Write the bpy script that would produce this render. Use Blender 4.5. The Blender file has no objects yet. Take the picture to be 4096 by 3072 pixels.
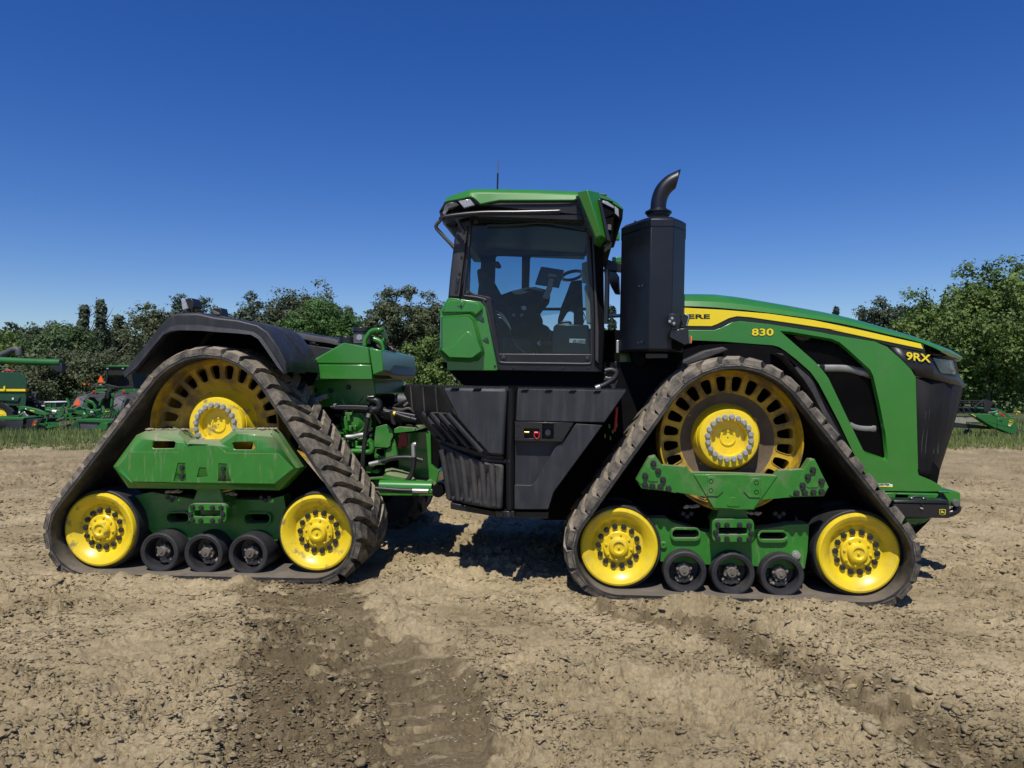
import bpy, bmesh, math, random
import numpy as np
from mathutils import Vector, Matrix, noise
from mathutils.geometry import tessellate_polygon

random.seed(7)
rng = np.random.default_rng(11)
S = bpy.context.scene
COL = S.collection

# ------------------------------------------------------------------ camera, sky, sun, exposure
CAMZ, FPX = 1.6, 740.0
cam = bpy.data.objects.new('camera', bpy.data.cameras.new('camera'))
COL.objects.link(cam)
cam.location = (0, 0, CAMZ)
cam.rotation_euler = (math.pi / 2, 0, 0)
cam.data.sensor_width = 36.0
cam.data.lens = 36.0 * FPX / 1024.0
cam.data.clip_start = 0.05
cam.data.clip_end = 3000
S.camera = cam

SUN_EL = math.radians(59)
SUN_AZ = Vector((-0.20, -1.0)).normalized()          # where the sun stands, seen from above: behind the camera
W = bpy.data.worlds.new('World')
S.world = W
W.use_nodes = True
nt = W.node_tree
nt.nodes.clear()
sky = nt.nodes.new('ShaderNodeTexSky')
sky.sky_type = 'NISHITA'
sky.sun_disc = False
sky.sun_elevation = SUN_EL
sky.sun_rotation = math.atan2(SUN_AZ.x, SUN_AZ.y)
sky.altitude = 200
sky.air_density = 1.0
sky.dust_density = 0.3
sky.ozone_density = 5.0
bg = nt.nodes.new('ShaderNodeBackground')
bg.inputs[1].default_value = 0.108
wo = nt.nodes.new('ShaderNodeOutputWorld')
hsv = nt.nodes.new('ShaderNodeHueSaturation')      # the phone's deep, saturated blue, over the whole dome alike
hsv.inputs['Saturation'].default_value = 1.31
hsv.inputs['Hue'].default_value = 0.519
nt.links.new(sky.outputs[0], hsv.inputs['Color'])
nt.links.new(hsv.outputs[0], bg.inputs[0])
nt.links.new(bg.outputs[0], wo.inputs[0])

sun = bpy.data.objects.new('sun', bpy.data.lights.new('sun', 'SUN'))
COL.objects.link(sun)
sun.data.energy = 4.7
sun.data.angle = math.radians(0.5)
sun.data.color = (1.0, 0.955, 0.88)
to_sun = Vector((SUN_AZ.x * math.cos(SUN_EL), SUN_AZ.y * math.cos(SUN_EL), math.sin(SUN_EL)))
sun.rotation_euler = to_sun.to_track_quat('Z', 'Y').to_euler()
sun.location = (0, -5, 12)

S.view_settings.view_transform = 'Standard'
S.view_settings.look = 'None'
S.view_settings.exposure = -0.05
S.view_settings.gamma = 1.0
S.view_settings.use_curve_mapping = False
S.cycles.max_bounces = 8
S.cycles.transparent_max_bounces = 12

# ------------------------------------------------------------------ materials
def nodes(m):
    m.use_nodes = True
    t = m.node_tree
    t.nodes.clear()
    return t, t.nodes, t.links

def mat(name, col, rough=0.5, metal=0.0, spec=0.5, coat=0.0, dust=0.0, dustcol=(0.30, 0.245, 0.175), dscale=3.0,
        vary=0.10, vscale=9.0, bump=0.0, bscale=60.0, trans=0.0, streak=False, dlo=0.5, dhi=0.8, updust=0.0):
    m = bpy.data.materials.new(name)
    t, N, Lk = nodes(m)
    out = N.new('ShaderNodeOutputMaterial')
    p = N.new('ShaderNodeBsdfPrincipled')
    Lk.new(p.outputs[0], out.inputs[0])
    p.inputs['Roughness'].default_value = rough
    p.inputs['Metallic'].default_value = metal
    p.inputs['Specular IOR Level'].default_value = spec
    p.inputs['Coat Weight'].default_value = coat
    p.inputs['Coat Roughness'].default_value = 0.12
    tc = N.new('ShaderNodeTexCoord')
    nz = N.new('ShaderNodeTexNoise')
    nz.inputs['Scale'].default_value = vscale
    nz.inputs['Detail'].default_value = 6
    Lk.new(tc.outputs['Object'], nz.inputs['Vector'])
    mr = N.new('ShaderNodeMapRange')
    mr.inputs[1].default_value = 0.3; mr.inputs[2].default_value = 0.7
    mr.inputs[3].default_value = 1 - vary; mr.inputs[4].default_value = 1 + vary
    Lk.new(nz.outputs[0], mr.inputs[0])
    mul = N.new('ShaderNodeMix'); mul.data_type = 'RGBA'; mul.blend_type = 'MULTIPLY'
    mul.inputs[0].default_value = 1
    mul.inputs[6].default_value = (*col, 1)
    Lk.new(mr.outputs[0], mul.inputs[7])
    cur = mul.outputs[2]
    if dust > 0 or updust > 0:
        n2 = N.new('ShaderNodeTexNoise')
        n2.inputs['Scale'].default_value = dscale
        n2.inputs['Detail'].default_value = 9
        n2.inputs['Roughness'].default_value = 0.65
        if streak:
            mp = N.new('ShaderNodeMapping')
            mp.inputs['Scale'].default_value = (6, 6, 0.8)
            Lk.new(tc.outputs['Object'], mp.inputs[0]); Lk.new(mp.outputs[0], n2.inputs['Vector'])
        else:
            Lk.new(tc.outputs['Object'], n2.inputs['Vector'])
        r2 = N.new('ShaderNodeMapRange')
        r2.inputs[1].default_value = dlo; r2.inputs[2].default_value = dhi
        r2.inputs[3].default_value = 0; r2.inputs[4].default_value = dust
        Lk.new(n2.outputs[0], r2.inputs[0])
        fac = r2.outputs[0]
        if updust > 0:                               # dust lies on what faces up
            ge = N.new('ShaderNodeNewGeometry')
            sx = N.new('ShaderNodeSeparateXYZ')
            Lk.new(ge.outputs['Normal'], sx.inputs[0])
            r3 = N.new('ShaderNodeMapRange')
            r3.inputs[1].default_value = 0.35; r3.inputs[2].default_value = 0.95
            r3.inputs[3].default_value = 0; r3.inputs[4].default_value = updust
            Lk.new(sx.outputs[2], r3.inputs[0])
            ad = N.new('ShaderNodeMath'); ad.operation = 'ADD'; ad.use_clamp = True
            Lk.new(fac, ad.inputs[0]); Lk.new(r3.outputs[0], ad.inputs[1])
            fac = ad.outputs[0]
        mx = N.new('ShaderNodeMix'); mx.data_type = 'RGBA'
        Lk.new(fac, mx.inputs[0]); Lk.new(cur, mx.inputs[6])
        mx.inputs[7].default_value = (*dustcol, 1)
        cur = mx.outputs[2]
        rr = N.new('ShaderNodeMapRange')
        rr.inputs[3].default_value = rough; rr.inputs[4].default_value = 0.9
        Lk.new(fac, rr.inputs[0]); Lk.new(rr.outputs[0], p.inputs['Roughness'])
    Lk.new(cur, p.inputs['Base Color'])
    if bump > 0:
        n3 = N.new('ShaderNodeTexNoise')
        n3.inputs['Scale'].default_value = bscale; n3.inputs['Detail'].default_value = 4
        Lk.new(tc.outputs['Object'], n3.inputs['Vector'])
        b = N.new('ShaderNodeBump'); b.inputs['Strength'].default_value = bump
        b.inputs['Distance'].default_value = 0.01
        Lk.new(n3.outputs[0], b.inputs['Height']); Lk.new(b.outputs[0], p.inputs['Normal'])
    return m

def glass(name, tint, dirt=0.05, ior=1.45, minr=0.0):
    m = bpy.data.materials.new(name)
    t, N, Lk = nodes(m)
    out = N.new('ShaderNodeOutputMaterial')
    tr = N.new('ShaderNodeBsdfTransparent'); tr.inputs[0].default_value = (*tint, 1)
    gl = N.new('ShaderNodeBsdfGlossy'); gl.inputs['Roughness'].default_value = 0.02
    fr = N.new('ShaderNodeFresnel'); fr.inputs[0].default_value = ior
    mx = N.new('ShaderNodeMixShader')
    Lk.new(fr.outputs[0], mx.inputs[0]); Lk.new(tr.outputs[0], mx.inputs[1]); Lk.new(gl.outputs[0], mx.inputs[2])
    df = N.new('ShaderNodeBsdfDiffuse'); df.inputs[0].default_value = (0.35, 0.33, 0.28, 1)
    nz = N.new('ShaderNodeTexNoise'); nz.inputs['Scale'].default_value = 14; nz.inputs['Detail'].default_value = 8
    tc = N.new('ShaderNodeTexCoord'); Lk.new(tc.outputs['Object'], nz.inputs['Vector'])
    mr = N.new('ShaderNodeMapRange')
    mr.inputs[1].default_value = 0.45; mr.inputs[2].default_value = 0.75
    mr.inputs[3].default_value = dirt * 0.3; mr.inputs[4].default_value = dirt
    Lk.new(nz.outputs[0], mr.inputs[0])
    m2 = N.new('ShaderNodeMixShader')
    Lk.new(mr.outputs[0], m2.inputs[0]); Lk.new(mx.outputs[0], m2.inputs[1]); Lk.new(df.outputs[0], m2.inputs[2])
    Lk.new(m2.outputs[0], out.inputs[0])
    return m

GREEN = (0.028, 0.184, 0.019)
YEL = (0.80, 0.585, 0.016)
M = {}
M['green'] = mat('green_paint', GREEN, 0.32, coat=0.5, vary=0.05, dust=0.10, dscale=2.2)
M['green_dusty'] = mat('green_paint_dusty', GREEN, 0.40, coat=0.2, vary=0.08, dust=0.75, dscale=4.0, streak=True, dlo=0.56, dhi=0.78, updust=0.7)
M['green_frame'] = mat('green_paint_frame', GREEN, 0.40, coat=0.15, vary=0.10, dust=0.5, dscale=5, dlo=0.5, dhi=0.8, updust=0.55)
M['yellow'] = mat('yellow_paint', YEL, 0.30, coat=0.35, vary=0.06, dust=0.45, dscale=6, dlo=0.50, dhi=0.72, dustcol=(0.30, 0.22, 0.09))
M['yellow_worn'] = mat('yellow_paint_worn', YEL, 0.34, coat=0.25, vary=0.07, dust=0.75, dscale=7, dlo=0.55, dhi=0.64, dustcol=(0.13, 0.11, 0.08))
M['yellow_muddy'] = mat('yellow_paint_muddy', (0.54, 0.345, 0.014), 0.45, vary=0.1, dust=0.85, dscale=4, dlo=0.44, dhi=0.60, dustcol=(0.12, 0.088, 0.055))
M['mud_web'] = mat('mud_coat', (0.13, 0.095, 0.06), 0.9, vary=0.2, dust=0.8, dscale=13, dlo=0.66, dhi=0.68, dustcol=(0.60, 0.40, 0.012), bump=0.3, bscale=40)
M['rubber'] = mat('track_rubber', (0.018, 0.0175, 0.018), 0.62, vary=0.2, dust=0.45, dscale=6, dlo=0.45, dhi=0.8, dustcol=(0.20, 0.165, 0.12), bump=0.35, bscale=45, updust=0.55)
M['lug'] = mat('tread_rubber', (0.034, 0.032, 0.030), 0.75, vary=0.2, dust=0.75, dscale=9, dlo=0.38, dhi=0.66, dustcol=(0.29, 0.24, 0.17), bump=0.4, bscale=50, updust=0.5)
M['tyre'] = mat('roller_rubber', (0.020, 0.020, 0.022), 0.55, vary=0.2, dust=0.22, dscale=5, dlo=0.45, dhi=0.8, dustcol=(0.17, 0.15, 0.12), bump=0.15, bscale=60)
M['plastic'] = mat('black_moulded_plastic', (0.020, 0.0215, 0.026), 0.50, vary=0.14, dust=0.26, dscale=2.6, dlo=0.46, dhi=0.78, streak=True, dustcol=(0.12, 0.115, 0.11), bump=0.22, bscale=240)
M['plastic_dusty'] = mat('dusty_moulded_plastic', (0.024, 0.024, 0.026), 0.6, vary=0.10, dust=0.45, dscale=3.0, dlo=0.42, dhi=0.8, dustcol=(0.17, 0.15, 0.125), bump=0.35, bscale=120)
M['black'] = mat('black_paint', (0.012, 0.012, 0.014), 0.30, vary=0.05, coat=0.1)
M['void'] = mat('dark_steel_and_shade', (0.005, 0.005, 0.006), 0.85, spec=0.08, vary=0.2)  # near-black for dark parts; also paints the deep shade inside the tracks
M['stack'] = mat('satin_black_steel', (0.0035, 0.005, 0.010), 0.40, vary=0.12, dust=0.02, dscale=3)
M['boltdark'] = mat('dark_bolt_steel', (0.030, 0.030, 0.033), 0.42, metal=0.3, vary=0.15)
M['boltgrey'] = mat('grey_bolt_steel', (0.42, 0.43, 0.44), 0.42, metal=0.55, vary=0.12)
M['steel'] = mat('bright_steel', (0.62, 0.62, 0.61), 0.25, metal=0.9, vary=0.1)
M['zinc'] = mat('zinc_fitting', (0.55, 0.54, 0.50), 0.35, metal=0.7, vary=0.15)
M['hose'] = mat('hose_rubber', (0.014, 0.014, 0.016), 0.45, vary=0.2, dust=0.12, dscale=8)
M['hubdust'] = mat('dusty_hub_steel', (0.12, 0.105, 0.085), 0.8, vary=0.3, dust=0.6, dscale=12)
M['mud'] = mat('dried_mud', (0.30, 0.25, 0.185), 0.95, vary=0.25, bump=0.5, bscale=30)
M['grey'] = mat('grey_plastic', (0.10, 0.10, 0.10), 0.6, vary=0.1)
M['liner'] = mat('cab_liner', (0.018, 0.019, 0.021), 0.8, vary=0.15)
M['beige'] = mat('beige_trim', (0.36, 0.34, 0.27), 0.7, vary=0.1)
M['amber'] = mat('amber_lens', (0.75, 0.20, 0.02), 0.25, vary=0.05)
M['red'] = mat('red_plastic', (0.60, 0.03, 0.03), 0.35, vary=0.08)
M['darkred'] = mat('red_bracket', (0.30, 0.012, 0.014), 0.5, vary=0.1)
M['orange'] = mat('fluorescent_orange', (1.0, 0.13, 0.02), 0.5, vary=0.03)
M['white'] = mat('white_label', (0.75, 0.75, 0.72), 0.5, vary=0.04)
M['decal_yellow'] = mat('yellow_decal', (0.86, 0.66, 0.018), 0.35, vary=0.03)
M['decal_black'] = mat('black_decal', (0.012, 0.016, 0.012), 0.4, vary=0.03)
M['lens'] = mat('lamp_lens', (0.32, 0.33, 0.34), 0.12, vary=0.15, vscale=40)
M['screen'] = mat('dark_screen', (0.015, 0.018, 0.018), 0.12, vary=0.1)
M['brass'] = mat('brass_fitting', (0.55, 0.38, 0.12), 0.35, metal=0.8)
M['glass'] = glass('cab_glass', (0.50, 0.62, 0.68), 0.022)
M['grille'] = mat('grille_screen', (0.006, 0.006, 0.007), 0.65, spec=0.25, vary=0.15, dust=0.03, dscale=5, bump=0.5, bscale=220)
M['pad'] = mat('ceiling_fabric', (0.30, 0.30, 0.30), 0.9, vary=0.3, vscale=60)
M['cabblack'] = mat('cab_black_coat', (0.0085, 0.0085, 0.011), 0.42, vary=0.1, dust=0.05, dscale=6)
M['roof'] = mat('roof_green', GREEN, 0.46, coat=0.0, vary=0.05, dust=0.12, dscale=2)
M['pipe'] = mat('ribbed_pipe_steel', (0.55, 0.54, 0.50), 0.38, metal=0.45, vary=0.15)
M['glass_far'] = glass('cab_glass_far', (0.52, 0.74, 0.80), 0.02)
M['headglass'] = glass('headlamp_glass', (0.75, 0.82, 0.9), 0.02, ior=2.2)
M['mesh'] = glass('perforated_screen', (0.72, 0.72, 0.72), 0.002, ior=1.10)
M['bggreen'] = mat('farm_green', (0.022, 0.130, 0.024), 0.42, vary=0.12, vscale=2)
M['bgdark'] = mat('farm_dark_green', (0.014, 0.060, 0.026), 0.5, vary=0.1, vscale=2)
M['bgblack'] = mat('farm_black', (0.016, 0.016, 0.017), 0.55, vary=0.2, vscale=3)
M['bggrey'] = mat('farm_grey', (0.075, 0.075, 0.078), 0.6, vary=0.2, vscale=3)
M['bark'] = mat('bark', (0.115, 0.098, 0.078), 0.9, vary=0.35, vscale=4, bump=0.6, bscale=12)
M['bark_pale'] = mat('pale_bark', (0.27, 0.25, 0.21), 0.9, vary=0.3, vscale=4, bump=0.6, bscale=12)

# ------------------------------------------------------------------ frames: a thing's own axes, and the point where a sight line meets a depth plane
SHEET = {'A': (40, 295, 11.06), 'B': (40, 445, 11.06), 'C': (215, 295, 11.06), 'D': (215, 445, 11.06), 'E': (415, 155, 9.831),
         'F': (400, 295, 9.217), 'G': (390, 375, 9.831), 'H': (560, 160, 14.747), 'I': (560, 345, 11.06), 'J': (560, 470, 11.06),
         'K': (735, 470, 11.06), 'L': (660, 275, 11.06), 'M': (785, 320, 11.06), 'N': (610, 250, 13.82), 'O': (0, 295, 11.056),
         'Q': (874, 250, 8.293), 'R': (305, 390, 14.747), 'S': (860, 470, 17.696), 'T': (0, 375, 17.696), 'U': (225, 270, 9.831),
         'V': (949, 390, 29.49), 'P': (0, 0, 1.0)}

class Frame:
    def __init__(self, mw):
        self.mw = mw
        inv = mw.inverted()
        self.o = inv @ Vector((0, 0, CAMZ))
        self.r3 = inv.to_3x3()
    def at(self, px, py, d):
        r = self.r3 @ Vector(((px - 512) / FPX, 1.0, (384 - py) / FPX))
        t = (d - self.o.y) / r.y
        return self.o + r * t
    def pts(self, sh, d, lst):
        ox, oy, s = SHEET[sh]
        out = []
        for q in lst:
            dd = q[2] if len(q) > 2 else d
            out.append(self.at(ox + q[0] / s, oy + q[1] / s, dd))
        return out
    def one(self, sh, x, y, d):
        return self.pts(sh, d, [(x, y)])[0]

# ------------------------------------------------------------------ object helpers
def tag(o, label=None, cat=None, group=None, kind=None):
    if label: o['label'] = label
    if cat: o['category'] = cat
    if group: o['group'] = group
    if kind: o['kind'] = kind
    return o

def link_mesh(name, me, m, parent=None):
    o = bpy.data.objects.new(name, me)
    COL.objects.link(o)
    if m is not None and len(me.materials) == 0:
        me.materials.append(m)
    if parent is not None:
        o.parent = parent
    return o

def finish(bm, name, m, parent=None, ang=38, bev=0.0, seg=2):
    bmesh.ops.recalc_face_normals(bm, faces=bm.faces)
    for f in bm.faces: f.smooth = True
    for e in bm.edges:
        if len(e.link_faces) == 2:
            if e.calc_face_angle(0) > math.radians(ang): e.smooth = False
    me = bpy.data.meshes.new(name)
    bm.to_mesh(me); bm.free()
    o = link_mesh(name, me, m, parent)
    if bev > 0:
        b = o.modifiers.new('bevel', 'BEVEL')
        b.width = bev; b.segments = seg; b.limit_method = 'ANGLE'; b.angle_limit = math.radians(32)
    return o

def empty(name, loc=(0, 0, 0), mw=None):
    o = bpy.data.objects.new(name, None)
    COL.objects.link(o)
    o.empty_display_size = 0.3
    if mw is not None: o.matrix_world = mw
    else: o.location = loc
    return o

YV = Vector((0, 1, 0))

def add_panel(bm, outer, th, holes=(), back=None):
    """plate with a traced outline: front face, back face th behind, walls all round (and round each hole)"""
    loops = [list(outer)] + [list(h) for h in holes]
    flat = [p for lp in loops for p in lp]
    dv = Vector((0, th, 0))
    fv = [bm.verts.new(p) for p in flat]
    bv = [bm.verts.new((p + dv) if back is None else back(p)) for p in flat]
    tris = tessellate_polygon([[Vector((p.x, p.z, 0)) for p in lp] for lp in loops])
    if len(loops) == 1:
        try:
            if len(outer) == 4:
                bm.faces.new(fv); bm.faces.new(bv[::-1])
            else:
                raise ValueError
        except ValueError:
            for a, b, c in tris:
                bm.faces.new((fv[a], fv[b], fv[c])); bm.faces.new((bv[c], bv[b], bv[a]))
    else:
        for a, b, c in tris:
            bm.faces.new((fv[a], fv[b], fv[c])); bm.faces.new((bv[c], bv[b], bv[a]))
    k = 0
    for lp in loops:
        n = len(lp)
        for i in range(n):
            j = (i + 1) % n
            bm.faces.new((fv[k + i], fv[k + j], bv[k + j], bv[k + i]))
        k += n
    return fv, bv

def panel(name, outer, th, m, parent=None, holes=(), bev=0.006, back=None, ang=30):
    bm = bmesh.new()
    add_panel(bm, outer, th, holes, back)
    return finish(bm, name, m, parent, ang=ang, bev=bev)

def add_box(bm, c, s, rot=None):
    mm = Matrix.Translation(c) @ (rot.to_4x4() if rot else Matrix.Identity(4)) @ Matrix.Diagonal((*s, 1))
    return bmesh.ops.create_cube(bm, size=1.0, matrix=mm)['verts']

def box(name, c, s, m, parent=None, bev=0.005, rot=None):
    bm = bmesh.new(); add_box(bm, Vector(c), s, rot)
    return finish(bm, name, m, parent, bev=bev)

def add_lathe(bm, c, prof, seg=40, closed=False):
    """prof = [(radius, depth)] turned about the y axis through c"""
    rings = []
    for r, d in prof:
        if r < 1e-5:
            rings.append([bm.verts.new(c + Vector((0, d, 0)))])
        else:
            rings.append([bm.verts.new(c + Vector((r * math.sin(2 * math.pi * k / seg), d, r * math.cos(2 * math.pi * k / seg)))) for k in range(seg)])
    pairs = list(zip(rings[:-1], rings[1:]))
    if closed: pairs.append((rings[-1], rings[0]))
    for a, b in pairs:
        for k in range(seg):
            k2 = (k + 1) % seg
            if len(a) == 1 and len(b) == 1: continue
            if len(a) == 1: bm.faces.new((a[0], b[k], b[k2]))
            elif len(b) == 1: bm.faces.new((a[k], b[0], a[k2]))
            else: bm.faces.new((a[k], b[k], b[k2], a[k2]))

def lathe(name, c, prof, m, parent=None, seg=40, closed=False, ang=30):
    bm = bmesh.new(); add_lathe(bm, Vector(c), prof, seg, closed)
    return finish(bm, name, m, parent, ang=ang)

def smooth_path(pts, sub=6):
    pts = [Vector(p) for p in pts]
    if len(pts) < 3 or sub < 2: return pts
    out = []
    for i in range(len(pts) - 1):
        p0 = pts[max(i - 1, 0)]; p1 = pts[i]; p2 = pts[i + 1]; p3 = pts[min(i + 2, len(pts) - 1)]
        for k in range(sub):
            t = k / sub
            out.append(0.5 * ((2 * p1) + (p2 - p0) * t + (2 * p0 - 5 * p1 + 4 * p2 - p3) * t * t + (3 * p1 - p0 - 3 * p2 + p3) * t ** 3))
    out.append(pts[-1])
    return out

def add_tube(bm, pts, r, seg=8, sub=6, caps=True):
    path = smooth_path(pts, sub)
    n = len(path)
    rad = r if callable(r) else (lambda t: r)
    rings = []
    up = None
    for i, p in enumerate(path):
        tg = (path[min(i + 1, n - 1)] - path[max(i - 1, 0)])
        if tg.length < 1e-9: tg = Vector((0, 0, 1))
        tg.normalize()
        if up is None:
            up = tg.orthogonal().normalized()
        else:
            up = (up - tg * up.dot(tg))
            up = up.normalized() if up.length > 1e-6 else tg.orthogonal().normalized()
        sd = tg.cross(up)
        rr = rad(i / max(n - 1, 1))
        rings.append([bm.verts.new(p + (up * math.cos(2 * math.pi * k / seg) + sd * math.sin(2 * math.pi * k / seg)) * rr) for k in range(seg)])
    for a, b in zip(rings[:-1], rings[1:]):
        for k in range(seg):
            bm.faces.new((a[k], a[(k + 1) % seg], b[(k + 1) % seg], b[k]))
    if caps:
        bm.faces.new(rings[0][::-1]); bm.faces.new(rings[-1])

def tube(name, pts, r, m, parent=None, seg=8, sub=6):
    bm = bmesh.new(); add_tube(bm, pts, r, seg, sub)
    return finish(bm, name, m, parent, ang=50)

def loft(name, rows, m, parent=None, ang=30, bev=0.0, close=False):
    bm = bmesh.new()
    vs = [[bm.verts.new(p) for p in row] for row in rows]
    for a, b in zip(vs[:-1], vs[1:]):
        n = len(a)
        for k in range(n if close else n - 1):
            k2 = (k + 1) % n
            bm.faces.new((a[k], a[k2], b[k2], b[k]))
    return finish(bm, name, m, parent, ang=ang, bev=bev)

def hexbolt_mesh(name, r, h, m, washer=False):
    bm = bmesh.new()
    prof = [(0, -h), (r * 0.78, -h), (r, -h * 0.72), (r, 0.0)]
    if washer: prof = [(0, -h), (r * 0.75, -h), (r * 0.9, -h * 0.75), (r * 0.9, -h * 0.25), (r * 1.1, -h * 0.22), (r * 1.1, 0)]
    add_lathe(bm, Vector((0, 0, 0)), prof, 6 if not washer else 8)
    bmesh.ops.recalc_face_normals(bm, faces=bm.faces)
    me = bpy.data.meshes.new(name); bm.to_mesh(me); bm.free()
    me.materials.append(m)
    return me

def place(me, name, p, parent, roll=0.0):
    o = bpy.data.objects.new(name, me)
    COL.objects.link(o)
    o.location = p; o.rotation_euler = (0, roll, 0)
    if parent is not None: o.parent = parent
    return o

def text_on(name, s, sh, x0, y0, x1, y1, d, fr, m, parent, bold=0.02, slope=0.0, depth=0.002):
    """lettering whose box runs from x0..x1 (baseline y1, cap line y0) on the plane at depth d"""
    cu = bpy.data.curves.new(name, 'FONT')
    cu.body = s; cu.offset = bold; cu.extrude = 0.001; cu.resolution_u = 3
    tmp = bpy.data.objects.new(name, cu)
    COL.objects.link(tmp)
    dg = bpy.context.evaluated_depsgraph_get()
    me = bpy.data.meshes.new_from_object(tmp.evaluated_get(dg))
    bpy.data.objects.remove(tmp); bpy.data.curves.remove(cu)
    co = np.array([v.co[:] for v in me.vertices])
    mn, mx = co.min(0), co.max(0)
    a = fr.one(sh, x0, y1, d); b = fr.one(sh, x1, y1 + slope, d); c = fr.one(sh, x0, y0, d)
    ex = (b - a); ez = (c - a)
    for v in me.vertices:
        u = (v.co.x - mn[0]) / (mx[0] - mn[0]); w = (v.co.y - mn[1]) / (mx[1] - mn[1])
        q = a + ex * u + ez * w
        v.co = Vector((q.x, q.y - depth - v.co.z, q.z))
    me.update()
    me.name = name
    return link_mesh(name, me, m, parent)

# ------------------------------------------------------------------ the big tracked tractor: axes (x forward, y away from the viewer, z up)
pr = Vector((-2.416, 6.0, -0.005)); pf = Vector((1.683, 5.66, -0.090))
ax = (pf - pr).normalized()
ay = Vector((-ax.y, ax.x, 0)).normalized()
az = ax.cross(ay)
TM = Matrix(((ax.x, ay.x, az.x, pr.x), (ax.y, ay.y, az.y, pr.y), (ax.z, ay.z, az.z, pr.z), (0, 0, 0, 1)))
F = Frame(TM)
CENT = 1.55                                    # depth of the tractor's middle plane
TR = empty('tracked_tractor', mw=TM)
tag(TR, 'big green articulated tractor on four rubber tracks with yellow wheels, standing on bare dirt', 'tractor')
z = F.pts
def mirror_pt(p): return Vector((p.x, 2 * CENT - p.y, p.z))

# ---- tracks
BW = 0.84
class Path:
    def __init__(self, circles):
        pts = []
        for (c, r) in circles:
            for k in range(180):
                a = 2 * math.pi * k / 180
                pts.append((c[0] + r * math.cos(a), c[1] + r * math.sin(a)))
        pts = sorted(set(pts))
        def cross(o, a, b): return (a[0] - o[0]) * (b[1] - o[1]) - (a[1] - o[1]) * (b[0] - o[0])
        lo = []
        for p in pts:
            while len(lo) >= 2 and cross(lo[-2], lo[-1], p) <= 0: lo.pop()
            lo.append(p)
        up = []
        for p in reversed(pts):
            while len(up) >= 2 and cross(up[-2], up[-1], p) <= 0: up.pop()
            up.append(p)
        h = (lo[:-1] + up[:-1])[::-1]           # clockwise as the viewer sees it (x right, z up)
        P = np.array(h + [h[0]])
        s = np.concatenate([[0], np.cumsum(np.hypot(*np.diff(P, axis=0).T))])
        self.L = s[-1]
        self.P, self.s = P, s
    def pos(self, u):
        u = u % self.L
        return np.array([np.interp(u, self.s, self.P[:, 0]), np.interp(u, self.s, self.P[:, 1])])
    def frame(self, u):
        t = self.pos(u + 0.03) - self.pos(u - 0.03)
        t = t / np.hypot(*t)
        return self.pos(u), t, np.array([-t[1], t[0]])      # outward normal lies left of a clockwise tangent

def circ(sh, x, y, d): 
    p = F.one(sh, x, y, d); return p

IDF, DRF, ROF = 0.13, 0.14, 0.10
UNITS = {
 'rear': dict(drive=('P', 213.6, 426.0), idl=[('B', 653, 940), ('D', 1122, 975)], roll=[('B', 1315, 1192), ('B', 1803, 1205), ('D', 360, 1215)], hub=('P', 215.4, 425.0)),
 'front': dict(drive=('P', 731.2, 441.0), idl=[('J', 651, 859), ('K', 1371, 926)], roll=[('J', 1385, 1133), ('J', 1917, 1152), ('K', 525, 1170)], hub=('P', 729.2, 438.2)),
}
bolt_big = hexbolt_mesh('wheel_bolt_dark', 0.0235, 0.024, M['boltdark'])
bolt_grey = hexbolt_mesh('wheel_bolt_grey', 0.0225, 0.026, M['boltgrey'], washer=True)
bolt_small = hexbolt_mesh('frame_bolt', 0.021, 0.020, M['boltdark'])
bolt_tiny = hexbolt_mesh('small_screw', 0.010, 0.008, M['boltdark'])
bolt_y = hexbolt_mesh('cap_bolt', 0.010, 0.012, M['yellow'])
bolt_dust = hexbolt_mesh('roller_bolt', 0.013, 0.014, M['hubdust'])

def lug_mesh(path, u0, y0, y1, sweep, h=0.066, w=0.047):
    """one tread bar, bent along the belt: from the edge y0 to the middle y1, swept back by sweep"""
    bm = bmesh.new()
    n = 5
    rows = []
    for i in range(n + 1):
        t = i / n
        y = y0 + (y1 - y0) * t
        u = u0 + sweep * (t ** 0.9)
        ww = w * (1.0 + 0.25 * (1 - t))
        hh = h
        if i == 0: hh = h * 0.62
        row = []
        for du, dn in ((-ww * 1.08, -0.012), (-ww * 0.82, hh), (ww * 0.82, hh), (ww * 1.08, -0.012)):
            e = du + (0.02 if i == 0 and du > 0 else 0)
            p, tg, nn = path.frame(u + e)
            q = p + nn * dn
            yy = y + (0.018 * np.sign(y1 - y0) if (dn > 0 and i == 0) else 0)
            row.append(bm.verts.new((q[0], yy, q[1])))
        rows.append(row)
    for a, b in zip(rows[:-1], rows[1:]):
        for k in range(4):
            bm.faces.new((a[k], a[(k + 1) % 4], b[(k + 1) % 4], b[k]))
    bm.faces.new(rows[0]); bm.faces.new(rows[-1])
    bmesh.ops.recalc_face_normals(bm, faces=bm.faces)
    me = bpy.data.meshes.new('lug'); bm.to_mesh(me); bm.free()
    me.materials.append(M['lug'])
    return me

def belt(path, parent):
    bm = bmesh.new()
    n = 260
    th = 0.036
    prof = [(0.0, 0.0), (0.0, -th), (0.012, -th - 0.006), (BW - 0.012, -th - 0.006), (BW, -th), (BW, 0.0), (BW - 0.03, 0.008), (0.03, 0.008)]
    rings = []
    for i in range(n):
        p, tg, nn = path.frame(path.L * i / n)
        rings.append([bm.verts.new((p[0] + nn[0] * b, a, p[1] + nn[1] * b)) for a, b in prof])
    for i in range(n):
        a, b = rings[i], rings[(i + 1) % n]
        for k in range(len(prof)):
            k2 = (k + 1) % len(prof)
            bm.faces.new((a[k], b[k], b[k2], a[k2]))
    return finish(bm, 'track_belt', M['rubber'], parent, ang=40)

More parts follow.
